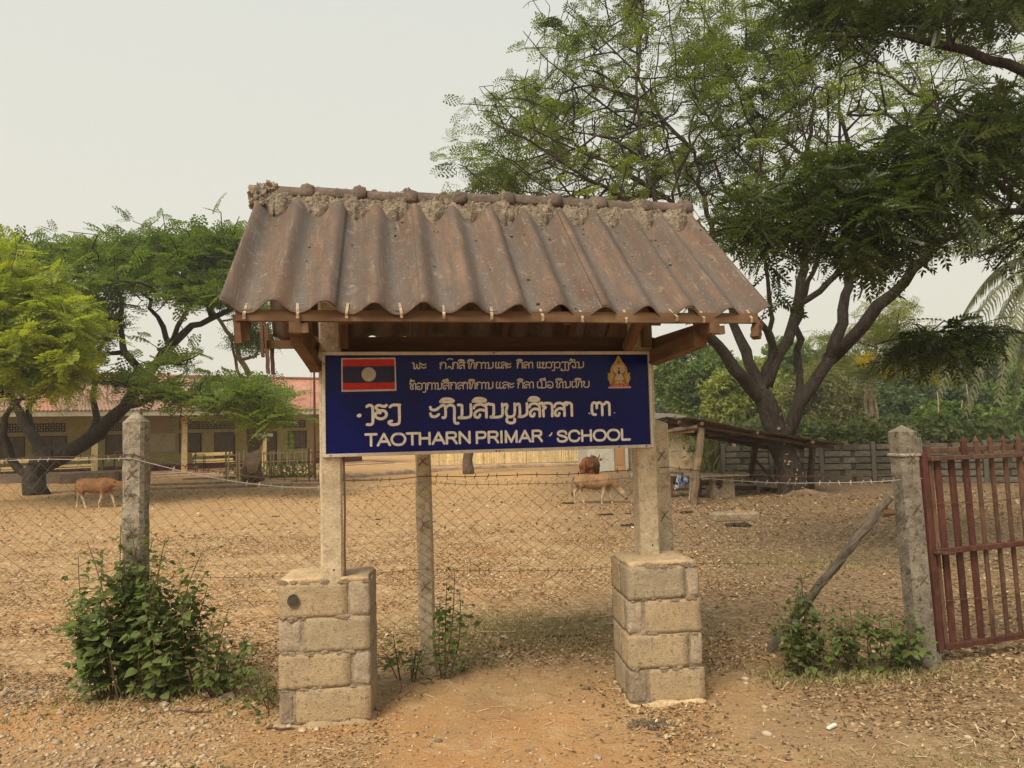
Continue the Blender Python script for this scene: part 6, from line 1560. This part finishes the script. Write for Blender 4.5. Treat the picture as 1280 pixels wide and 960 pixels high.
# ================================================================== COWS
def cow_mat(name, c0, c1, legc, belly):
    t = NT(name); X, Y, Z = t.sep(); n = t.noise(5, 3)
    col = t.mix(t.step(n, .3, .7), c0, c1)
    zz = t.math('ADD', Z, t.math('MULTIPLY', n, .10))
    col = t.mix(t.step(zz, .42, .30), col, legc)
    nb = t.noise(7, 5, .7, dist=.7); col = t.mix(t.math('MULTIPLY', t.step(nb, .46, .64), .55), col, tuple(c * .42 for c in c0)); col = t.mix(t.math('MULTIPLY', t.step(t.noise(13, 3), .6, .7), .4), col, tuple(min(1, c * 1.5) for c in c1))
    return t.fin(col, .8, .2, t.mix(.5, nb, t.noise(90, 2)), .6, .03)
def cow(x, y, yaw, H, kind, label, graze, mat, white=None, phase=0.0, horns=False):
    root = thing('calf' if H < .8 else 'cow', (x, y, gz(x, y)), label, 'cow', 'cattle in the yard', yaw); m = MB(); s = H / .80
    def T(pts, r, seg=10): m.tube([Vector(p) * s for p in pts], [q * s for q in r], seg)
    # barrel with deep chest, hips high
    T([(-.56, 0, .66), (-.50, 0, .64), (-.38, 0, .62), (-.18, 0, .575), (.05, 0, .56), (.25, 0, .57), (.38, 0, .60), (.46, 0, .62)], [.05, .13, .165, .175, .18, .178, .15, .09], 14)
    T([(-.50, 0, .74), (-.3, 0, .745), (0, 0, .725), (.28, 0, .755), (.40, 0, .72)], [.045, .06, .06, .06, .05])
    T([(-.49, -.085, .72), (-.46, .085, .72)], [.05, .05])
    if graze: neck = [(.34, 0, .66), (.50, .02, .55), (.62, .04, .42)]; head = [(.60, .04, .44), (.70, .05, .33), (.80, .06, .19), (.83, .06, .14)]
    else: neck = [(.34, 0, .68), (.50, 0, .66), (.63, 0, .61)]; head = [(.62, 0, .64), (.72, 0, .58), (.84, 0, .47), (.88, 0, .43)]
    T(neck, [.13, .105, .085]); T(head, [.085, .085, .055, .048])
    T([(.36, 0, .50), (.5, 0, neck[1][2] - .1)], [.06, .03])
    st = .10 * sin(phase) + .06
    for sy, k in ((-1, 1), (1, -1)):
        # hind leg: thigh, stifle forward, hock backward, shank
        o = st * k; T([(-.44, sy * .08, .62), (-.38 + o * .3, sy * .09, .47), (-.47 + o * .8, sy * .085, .31), (-.44 + o, sy * .08, .16), (-.43 + o * 1.1, sy * .08, .06), (-.41 + o * 1.15, sy * .08, .0)], [.11, .085, .042, .028, .03, .034], 9)
        o = -st * k; T([(.30, sy * .09, .58), (.29 + o * .3, sy * .085, .42), (.31 + o * .7, sy * .08, .27), (.30 + o, sy * .08, .14), (.31 + o * 1.1, sy * .08, .05), (.33 + o * 1.1, sy * .08, 0)], [.09, .065, .038, .026, .028, .033], 9)
    me0 = m.mesh('body'); ob = bpy.data.objects.new('body', me0); COL.objects.link(ob)
    md = ob.modifiers.new('r', 'REMESH'); md.mode = 'VOXEL'; md.voxel_size = .017 * s; md2 = ob.modifiers.new('s', 'SMOOTH'); md2.iterations = 5; md2.factor = .5
    dg = bpy.context.evaluated_depsgraph_get(); me = bpy.data.meshes.new_from_object(ob.evaluated_get(dg)); bpy.data.objects.remove(ob)
    me.polygons.foreach_set('use_smooth', [True] * len(me.polygons)); me.materials.clear(); me.materials.append(mat); put('body', me, root)
    h0 = Vector(head[0]); hd_ = (Vector(head[2]) - h0).normalized()
    for sy in (-1, 1):
        e = MB(); p = h0 + Vector((.02, sy * .07, .04)); q = p + Vector((-.06, sy * .12, .01)); up = Vector((0, 0, .035)); e.add([v_ * s for v_ in (p, (p + q) / 2 + up, q, (p + q) / 2 - up, (p + q) / 2 + Vector((.015, 0, 0)))], [(0, 1, 4), (1, 2, 4), (2, 3, 4), (3, 0, 4), (0, 3, 2, 1)]); e.build('ear', mat, root)
        e = MB(); e.lump((h0 + hd_ * .09 + Vector((0, sy * .072, .02))) * s, .013 * s, 0, 1, 0); e.build('eye', M_VOID, root)
        if horns: e = MB(); e.tube([(h0 + Vector((-.02, sy * .05, .07))) * s, (h0 + Vector((-.03, sy * .10, .13))) * s, (h0 + Vector((-.01, sy * .11, .19))) * s], [.016 * s, .012 * s, .003 * s], 7); e.build('horn', M_VOID, root)
    e = MB(); e.lump(Vector(head[3]) * s, .045 * s, 2, 2, .1, squash=(1, .9, .8)); e.build('muzzle', M_DMUZ, root)
    e = MB(); e.tube([Vector(p) * s for p in ((-.56, 0, .72), (-.61, .01, .60), (-.62, .02, .42), (-.62, .03, .34))], [.022 * s, .014 * s, .012 * s, .012 * s], 6); e.build('tail', mat, root)
    e = MB(); e.tube([Vector(p) * s for p in ((-.62, .03, .35), (-.62, .03, .27), (-.62, .03, .19))], [.015 * s, .028 * s, .006 * s], 7); e.build('tail_tuft', M_DMUZ, root)
    return root
M_DMUZ = mottled('dark_muzzle', (.06, .04, .03), (.11, .075, .055), 12)
M_CALF = cow_mat('orange_tan_coat', (.19, .085, .032), (.29, .145, .06), (.56, .45, .32), .3); M_CALF2 = cow_mat('pale_tan_coat', (.20, .105, .045), (.31, .185, .09), (.50, .38, .25), .3); M_COW3 = cow_mat('red_brown_coat', (.17, .06, .025), (.26, .10, .04), (.55, .42, .28), .3)
g = G(120, 634); cow(g[0], g[1], radians(-6), .72, 0, 'orange-tan calf with pale legs walking right, behind the fence at far left', False, M_CALF, phase=1.4)
g = G(744, 629); cow(g[0], g[1], radians(-12), .64, 0, 'pale tan calf grazing head-down, left of the right shelter post', True, M_CALF2, phase=.6)
g = G(739, 612); cow(g[0], g[1], radians(72), .88, 0, 'red-brown cow seen from behind, standing beyond the grazing calf', False, M_COW3, horns=True)

# ================================================================== SHRUBS
M_STEM = mottled('brown_stems', (.085, .06, .035), (.15, .11, .065), 20, isl=.2); M_STEMG = mottled('green_stems', (.10, .12, .04), (.15, .17, .06), 20)
L_BUSH = leafmat('nettle_leaves', [(.075, .105, .032), (.13, .17, .05), (.19, .235, .075)], .45, .55, .3, patch=2.5); L_BUSHN = leafmat('bright_leaf', [(.11, .155, .045), (.17, .22, .065)], .4, .5, .3)
def heart():
    vs = [(0, 0, 0), (-.05, .22, .03), (.12, .40, .02), (.42, .36, -.01), (.72, .18, -.05), (1, 0, -.12), (.72, -.18, -.05), (.42, -.36, -.01), (.12, -.40, .02), (-.05, -.22, .03), (.42, 0, -.06), (.15, 0, -.02), (.72, 0, -.08)]
    q = [(0, 1, 2, 11), (11, 2, 3, 10), (10, 3, 4, 12), (0, 11, 8, 9), (11, 10, 7, 8), (10, 12, 6, 7)]; t = [(12, 4, 5), (12, 5, 6)]
    return np.array(vs, float), q, t
hv, hq, ht = heart(); heart_t = (hv, np.array([list(a) for a in hq] + [[12, 4, 5, 5], [12, 5, 6, 6]]))
leaf_me = mesh_np('leaf', hv, np.array(hq), np.array(ht), smooth=True); leaf_me.materials.append(L_BUSHN)
quad_heart = (hv, np.array([list(a) for a in hq]))
def shrub(name, label, stems, leaf, parts=0, woody=True, cat='shrub', group=None, top_small=True):
    """stems: list of (base xyz, tip xyz)"""
    b = np.mean([s[0] for s in stems], 0); root = thing(name, (b[0], b[1], gz(b[0], b[1])), label, cat, group); m = MB(); mg = MB(); pos = []; dr = []; sz = []
    for (a, c) in stems:
        a = np.array(a, float); c = np.array(c, float); a[2] = gz(a[0], a[1]) - .02; L = np.linalg.norm(c - a); n = 7; bend = rng.normal(0, .06, 3) * L; pts = [a + (c - a) * (i / n) + bend * sin(pi * i / n) for i in range(n + 1)]
        m.tube([V(p) for p in pts], [.0045 * (1 - .65 * i / n) * (1 + L * .4) for i in range(n + 1)], 4)
        nn = int(L / .038); a0 = random.uniform(0, 6.28)
        for i in range(nn):
            t = .16 + .84 * (i + random.random() * .4) / nn
            if t > 1 or (t < .38 and random.random() < .55): continue
            p = a + (c - a) * t + bend * sin(pi * t); a0 += pi / 2 + random.uniform(-.3, .3); k = (1.0 if t < .7 else 1.0 - .65 * (t - .7) / .3)
            for s_ in (0, pi):
                d = np.array([cos(a0 + s_), sin(a0 + s_), random.uniform(-.35, .25) + (.4 if t > .9 else 0)]); o_ = d * .018 * random.uniform(.5, 2.2)
                pos.append(p + o_); dr.append(d + rng.normal(0, .2, 3)); sz.append(leaf * k * random.uniform(.6, 1.25))
                if random.random() < .3:   # side twig
                    q = p + d * random.uniform(.05, .12); m.tube([V(p), V(q)], .002, 3)
                    for w in (-1, 0, 1): pos.append(q); dr.append(d + rng.normal(0, .7, 3)); sz.append(leaf * k * random.uniform(.5, 1.0))
    m.build('stems', M_STEM, root, world=True)['kind'] = 'stuff'
    pos = np.array(pos); dr = np.array(dr); sz = np.array(sz); dr[:, 2] -= .25
    order = np.argsort(pos[:, 1] - sz * 6)
    if parts:
        inv = root_matrix(root).inverted()
        for i in order[:parts]:
            d = Vector(dr[i]).normalized(); up = Vector((random.gauss(0, .25), random.gauss(-.35, .25), 1)); y_ = up.cross(d).normalized(); z_ = d.cross(y_); R = Matrix((d, y_, z_)).transposed()
            put('leaf', leaf_me, root, inv @ Vector(pos[i]), R.to_euler(), (sz[i],) * 3)
        order = order[parts:]
    v, f = scatter_fronds(heart_q, pos[order], dr[order], sz[order], .35); obj_np('foliage', L_BUSH, root, v, f)['kind'] = 'stuff'
    return root
heart_q = (hv[:11 + 2], np.array([list(a) for a in hq] + [[12, 4, 5, 6]]))
def stem_set(n, xr, yr, hgt, lean=.12):
    out = []
    for i in range(n):
        x = random.uniform(*xr); y = random.uniform(*yr); u = (x - xr[0]) / (xr[1] - xr[0]); h = hgt(u) * random.uniform(.55, 1.0); out.append(((x, y, 0), (x + (u - .5) * .22 + random.gauss(0, lean) * h, y + random.gauss(-.03, .07), h)))
    return out
st = stem_set(44, (-2.53, -2.06), (4.62, 4.92), lambda u: np.interp(u, [0, .15, .4, .6, .8, 1], [.60, .80, .92, .90, .74, .55]))
st += [((-2.45, 4.8, 0), (-2.42, 4.75, 1.08)), ((-2.5, 4.8, 0), (-2.60, 4.7, 1.0)), ((-2.4, 4.85, 0), (-2.22, 4.75, 1.0)), ((-2.5, 4.8, 0), (-2.68, 4.75, .90)), ((-2.2, 4.85, 0), (-2.16, 4.78, .99)), ((-2.0, 4.85, 0), (-1.93, 4.8, .92)), ((-2.3, 4.8, 0), (-2.28, 4.7, 1.03)), ((-2.5, 4.75, 0), (-2.72, 4.7, .66)), ((-2.35, 4.8, 0), (-2.36, 4.74, 1.1))]
shrub('leafy_shrub', 'large leafy green shrub growing round the foot of the left fence post', st, .066, parts=280)
shrub('leafy_shrub', 'smaller leafy weed clump between the big shrub and the left pier', stem_set(11, (-1.90, -1.74), (4.72, 4.95), lambda u: .62 - .15 * abs(u - .4)), .055)
shrub('weed', 'low straggly weed at the left side of the left pier', stem_set(6, (-1.50, -1.38), (4.45, 4.7), lambda u: .28), .035, cat='weed')
shrub('weed', 'tall thin green weed beside the slim middle fence post', [((-.49, 5.05, 0), (-.40, 5.0, .70)), ((-.50, 5.08, 0), (-.50, 5.05, .52)), ((-.46, 5.05, 0), (-.37, 5.02, .58)), ((-.48, 5.05, 0), (-.45, 5.0, .64))], .05, cat='weed')
shrub('weed', 'small weed at the left foot of the slim middle fence post', stem_set(7, (-.80, -.66), (5.0, 5.15), lambda u: .30), .032, cat='weed')
g = G(1005, 828); shrub('leafy_shrub', 'leafy weed clump growing round the foot of the slanting timber prop', stem_set(15, (g[0] - .16, g[0] + .14), (5.0, 5.2), lambda u: .66 - .5 * abs(u - .5)), .055)
g = G(1085, 828); shrub('leafy_shrub', 'leafy weed clump between the timber prop and the concrete gate post', stem_set(16, (g[0] - .17, g[0] + .17), (4.98, 5.2), lambda u: .50 - .2 * abs(u - .4)), .055)
for (px, py, n, h, lb) in ((250, 968, 5, .07, 'small green sprout at the bottom edge of the picture'), (484, 872, 3, .09, 'tiny weed in the dirt just right of the left pier'), (765, 868, 4, .06, 'tiny weed at the left foot of the right pier'), (155, 880, 7, .12, 'low weed at the front foot of the large shrub'), (325, 880, 7, .12, 'low weed and grass left of the left pier foot'), (1148, 812, 4, .10, 'tiny weed at the foot of the gate post'), (510, 830, 8, .12, 'low weeds left of the slim middle fence post'), (590, 838, 6, .08, 'low weeds right of the slim middle fence post')):
    g = G(px, py); shrub('weed', lb, stem_set(n, (g[0] - .08, g[0] + .08), (g[1] - .04, g[1] + .04), lambda u: h, .5), .030, cat='weed')

# ================================================================== GROUND LITTER
def cone_points(n, y0, y1, power=1.0, xmax=.80, bias=None):
    out_x = []; out_y = []; tot = 0
    while tot < n:
        k = n * 3; yy = y0 + (y1 - y0) * rng.random(k) ** power; xx = yy * rng.uniform(-xmax, xmax, k); keep = rng.random(k) < (bias(xx, yy) if bias else 1)
        out_x.append(xx[keep]); out_y.append(yy[keep]); tot += keep.sum()
    x = np.concatenate(out_x)[:n]; y = np.concatenate(out_y)[:n]; return x, y
dleaf = (np.array([[0, 0, 0], [.45, .26, .05], [1, .04, .10], [.5, -.24, .02], ]), np.array([[0, 1, 2, 3]]))
def litter(name, n, y0, y1, size, mat, label, bias, tmpl=dleaf, power=1.0, tilt=.28, lift=.004):
    x, y = cone_points(n, y0, y1, power, bias=bias); z = ground_h(x, y) + lift; pos = np.stack([x, y, z], 1); a = rng.uniform(0, 2 * pi, n); d = np.stack([np.cos(a), np.sin(a), rng.normal(0, tilt, n)], 1)
    v, f = scatter_fronds(tmpl, pos, d, size * rng.uniform(.45, 1.35, n), tilt); o = obj_np(name, mat, None, v, f); tag(o, label, kind='stuff'); return o
def litmat(name, cs):
    t = NT(name); gi = t.n('ShaderNodeNewGeometry').outputs['Random Per Island']; k = len(cs); return t.fin(t.ramp(gi, [(i / (k - 1), c) for i, c in enumerate(cs)]), .85, .2)
M_LIT = litmat('dry_leaves', [(.075, .042, .02), (.20, .105, .042), (.32, .175, .072), (.39, .235, .105), (.43, .29, .15), (.58, .45, .29)])
M_LITB = litmat('brown_dry_leaves', [(.06, .038, .022), (.13, .08, .042), (.21, .135, .07), (.30, .205, .115), (.46, .35, .22)])
M_CHIP = litmat('straw_chips', [(.20, .12, .06), (.36, .24, .13), (.50, .38, .23), (.66, .55, .38)])
M_PEB = litmat('pebbles', [(.17, .12, .08), (.28, .20, .13), (.36, .26, .165), (.40, .29, .18), (.46, .38, .28)])
M_GRASS = leafmat('short_grass', [(.17, .155, .06), (.25, .225, .095), (.36, .30, .16)], .2)
nzf = lambda x, y, s, o=0: vnoise(x * s + o, y * s + o * 1.7) + .5
litter('leaf_litter', 60000, 5.3, 12.5, .034, M_LIT, 'pale dry leaves carpeting the yard behind the fence', lambda x, y: np.clip(1.6 - x * .45, .1, 1) * np.clip(nzf(x, y, .9) * 1.3 + nzf(x, y, 2.6, 11) * 1.2 - .75, .03, 1) * np.clip((y - 5.1) * 1.5, 0, 1), power=1.1)
litter('leaf_litter', 26000, 5.0, 17, .042, M_LITB, 'brown dead leaves under the trees at the right', lambda x, y: np.clip((x - .8) / 2.2, 0, 1) * np.clip(nzf(x, y, .7, 5) + .2, 0, 1))
litter('leaf_litter', 15000, 12, 26, .075, M_LIT, 'scattered leaves over the far yard', lambda x, y: np.clip(nzf(x, y, .4, 3) * 1.2 - .1, 0, 1))
litter('leaf_litter', 9000, 3.2, 5.6, .028, M_LITB, 'dead leaves and chips along the fence line', lambda x, y: np.clip(nzf(x, y, 1.6, 9) * 2 - .9, 0, 1) * np.clip(np.abs(x + .1) * 1.1 - .5, .06, 1) * (y < 5.5))
litter('leaf_litter', 13000, 3.1, 5.4, .022, M_LIT, 'pale leaf chips in the dirt of the verge', lambda x, y: np.clip(nzf(x, y, 1.3, 4) * 2 - .75, .04, 1) * np.where(np.abs(x) < .7, .25, 1))
chip = (np.array([[0, -.03, 0], [0, .03, 0], [1, .03, .03], [1, -.03, .03]]), np.array([[0, 1, 2, 3]]))
litter('straw', 7000, 3.1, 11, .06, M_CHIP, 'straw, stalks and twigs strewn on the ground', lambda x, y: np.clip(nzf(x, y, 1.3, 2) * 2.4 - 1.0, .02, 1), chip, 1.2, .12, .006)
blade = (np.array([[0, -.09, 0], [0, .09, 0], [.6, .06, .12], [1, 0, .0]]), np.array([[0, 1, 2, 3]]))
def grass(n, cx, cy, rx, ry, h, label):
    q = rng.normal(0, .5, (n, 2)); x = cx + q[:, 0] * rx; y = cy + q[:, 1] * ry; keep = (nzf(x, y, 2.2) > .36); x = x[keep]; y = y[keep]; pos = np.stack([x, y, ground_h(x, y)], 1); d = np.stack([rng.normal(0, .7, len(x)), rng.normal(0, .7, len(x)), np.ones(len(x)) * .8], 1); v, f = scatter_fronds(blade, pos, d, h * rng.uniform(.4, 1.3, len(x)), 1); o = obj_np('grass', M_GRASS, None, v, f); tag(o, label, kind='stuff')
grass(7500, .1, 6.1, 1.5, .85, .034, 'thin short grass just inside the fence between the piers'); grass(2500, -2.6, 4.9, 1.3, .5, .05, 'sparse grass round the big shrub'); grass(2500, 2.3, 3.5, 1.2, .4, .03, 'sparse grass on the verge at lower right'); grass(1600, 2.1, 5.0, .8, .25, .05, 'sparse grass about the prop'); grass(2600, 3.4, 9, 1.2, .8, .04, 'thin grass beyond the prop')
# pebbles
def pebbles(n, y0, y1, size, bias, label):
    bm = bmesh.new(); bmesh.ops.create_icosphere(bm, subdivisions=1, radius=1.0); tv = np.array([v.co for v in bm.verts]); tf = np.array([[v.index for v in f.verts] for f in bm.faces]); bm.free()
    x, y = cone_points(n, y0, y1, 1.0, bias=bias); s = size * np.exp(rng.normal(0, .45, n)); a = rng.uniform(0, 2 * pi, n); sc = np.stack([rng.uniform(.8, 1.3, n), rng.uniform(.6, 1, n), rng.uniform(.35, .65, n)], 1)
    v = tv[None] * (1 + rng.normal(0, .09, (n, len(tv), 1))) * sc[:, None, :]; c, s_ = np.cos(a)[:, None], np.sin(a)[:, None]; v = np.stack([v[..., 0] * c - v[..., 1] * s_, v[..., 0] * s_ + v[..., 1] * c, v[..., 2]], -1) * s[:, None, None]
    v += np.stack([x, y, ground_h(x, y) + s * .15], 1)[:, None, :]; f = tf[None] + (np.arange(n) * len(tv))[:, None, None]; o = obj_np('pebbles', M_PEB, None, v.reshape(-1, 3), None, f.reshape(-1, 3), smooth=True); tag(o, label, kind='stuff')
pebbles(3600, 3.2, 5.2, .0085, lambda x, y: np.where((x < -1.5) & (y > 3.9), np.clip(nzf(x, y, 1.5) + .3, 0, 1), .04), 'gravel and pebbles on the verge at lower left')
pebbles(1600, 3.1, 5.4, .006, lambda x, y: np.clip(nzf(x, y, 1.2) - .1, 0, 1), 'small grit scattered over the dirt of the verge')
# single stones one can point to
M_ROCK = mottled('field_stone', (.22, .165, .12), (.36, .28, .20), 12, c2=(.16, .12, .09), objvar=.25); M_ROCKP = mottled('pale_field_stone', (.42, .33, .22), (.55, .45, .32), 12, objvar=.15)
def stone(px, py, r, label, mat=M_ROCK, sq=(1.2, .8, .55), sd_=0):
    g = G(px, py); m = MB(); m.lump((0, 0, r * .3), r, sd_ + px, 2, .45, 1.4, sq, sd_); o = m.build('stone', mat); o.location = (g[0], g[1], gz(g[0], g[1])); tag(o, label, 'stone', 'loose stones on the verge')
for (px, py, r, lb, mt) in ((284, 882, .042, 'brown angular stone halfway between the big shrub and the left pier', M_ROCK), (205, 892, .03, 'flat brown stone below the big shrub', M_ROCK), (216, 886, .022, 'pale pebble-like stone just right of the flat brown one', M_ROCKP), (258, 880, .028, 'pale stone left of the angular brown stone', M_ROCKP), (361, 908, .020, 'pale stone chip at the left front foot of the left pier', M_ROCKP), (377, 912, .024, 'larger pale stone chip before the left pier', M_ROCKP), (396, 910, .018, 'third pale stone chip before the left pier', M_ROCKP), (890, 882, .022, 'grey stone at the right foot of the right pier', M_ROCK), (746, 944, .022, 'grey stone in the dirt left below the right pier', M_ROCK), (833, 921, .018, 'small stone below the dark dung patch', M_ROCKP), (293, 897, .018, 'small white chip below the angular brown stone', M_ROCKP), (100, 856, .026, 'brown stone in the gravel at far left', M_ROCK), (40, 872, .03, 'grey stone in the gravel near the left edge', M_ROCK), (664, 885, .016, 'small dark stone in the bare dirt between the piers', M_ROCK), (630, 800, .03, 'pale stone lying in the grass right of the slim middle post', M_ROCKP), (560, 834, .026, 'white stone at the right foot of the slim middle post', M_ROCKP)):
    stone(px, py, r, lb, mt, sd_=r * 90)
g = G(1040, 915); m = MB(); m.box((0, 0, .01), (.075, .02, .014), bevel=.003); o = m.build('white_chip', flat('white_plastic', (.72, .68, .6))); o.location = (g[0], g[1], gz(g[0], g[1]) + .004); o.rotation_euler = (0, 0, .7); tag(o, 'narrow white scrap lying in the litter at lower right', 'litter')
# dung
M_DUNG = mottled('dark_dung', (.022, .018, .014), (.05, .04, .03), 20, bd=.02); M_DUNGB = mottled('crumbly_brown_dung', (.10, .07, .045), (.17, .12, .08), 30, bd=.03, bs=1.0)
for (px, py, r, lb) in ((712, 629, .14, 'dark dung pat left of the grazing calf'), (785, 656, .13, 'dark dung pat by the foot of the right shelter post'), (757, 643, .12, 'dark dung pat below the grazing calf'), (784, 642, .08, 'small dark dung pat just behind its larger neighbour'), (862, 642, .14, 'dark dung pat in front of the lean-to post'), (889, 643, .09, 'small dark dung pat left of the concrete slab'), (912, 650, .13, 'dark dung pat at the near edge of the concrete slab'), (917, 659, .24, 'broad black dung heap nearest the camera by the slab'), (471, 650, .06, 'small dark dung pat in the yard right of the left shelter post'), (344, 646, .09, 'dark dung pat in the yard left of the left shelter post'), (919, 744, .035, 'small dark dung lump right of the right pier')):
    g = G(px, py); m = MB()
    for k in range(5): m.lump((random.uniform(-r, r) * .8, random.uniform(-r, r) * .3, r * .08), r * random.uniform(.3, .55), k + px, 2, .6, 1.8, (1.2, .9, .38))
    o = m.build('dung_pat', M_DUNG); o.location = (g[0], g[1], gz(g[0], g[1])); tag(o, lb, 'dung', 'dung pats in the yard')
g = G(822, 904); m = MB()
for k in range(34): a = random.uniform(0, 6.28); q = random.random() ** .7; m.lump((.13 * q * cos(a) - .02, .09 * q * sin(a), .004), random.uniform(.012, .028), k, 1, .6, 2.0, (1.2, .9, .45))
o = m.build('dung_pat', M_DUNGB); o.location = (g[0], g[1], gz(g[0], g[1])); tag(o, 'flattened crumbly brown dung in front of the right pier', 'dung', 'dung pats in the yard')
# fallen sticks
for (px, py, L, yw, lb) in ((240, 898, .22, -.1, 'short brown stick with a dark end below the big shrub'), (622, 793, .30, -.1, 'pale stalk lying in the grass between the piers'), (705, 798, .28, .05, 'dark twig lying in the grass left of the right pier'), (760, 770, .16, .6, 'pale twig behind the right pier, on its left'), (350, 911, .16, -.1, 'dark twig at the foot of the left pier')):
    g = G(px, py); m = MB(); m.tube([(-L / 2 + L * i / 5, .01 * sin(i * 1.7), .012) for i in range(6)], .006, 5); o = m.build('stick', M_BARKM if 'dark' in lb or 'brown' in lb else M_CHIP); o.location = (g[0], g[1], gz(g[0], g[1])); o.rotation_euler = (0, 0, yw); tag(o, lb, 'stick', 'sticks on the ground')
# roots spreading from the big tree
m = MB()
for a, L in ((-1.2, .9), (-.4, 1.3), (-2.2, .8), (.3, .9), (-1.7, .8), (-.8, 1.1)):
    c = G(995, 622); pts = [Vector((c[0] + cos(a + .25 * sin(i)) * L * i / 7, c[1] + .1 + sin(a) * L * i / 7, 0)) for i in range(8)]
    for i, p in enumerate(pts): p.z = gz(p.x, p.y) + .07 * (1 - i / 7) ** 2 - .025
    m.tube(pts, [.10 * (1 - i / 7) + .02 for i in range(8)], 8, rough=.3, rs=4)
m.build('roots', mottled('dusty_root', (.13, .085, .05), (.24, .16, .095), 5), tb, world=True, smooth=True)

# ================================================================== HAZE
hz = MB(); hz.box((0, 34, 8.3), (240, 190, 19.4))
hm = bpy.data.materials.new('smoke_haze'); hm.use_nodes = True; hn = hm.node_tree; hn.nodes.remove(hn.nodes['Principled BSDF']); pv = hn.nodes.new('ShaderNodeVolumePrincipled'); pv.inputs['Color'].default_value = (.92, .90, .82, 1); pv.inputs['Density'].default_value = .0015; pv.inputs['Anisotropy'].default_value = .2
hn.links.new(pv.outputs[0], hn.nodes['Material Output'].inputs['Volume'])
ho = hz.build('haze', hm); tag(ho, 'thin smoke haze in the air', kind='stuff')
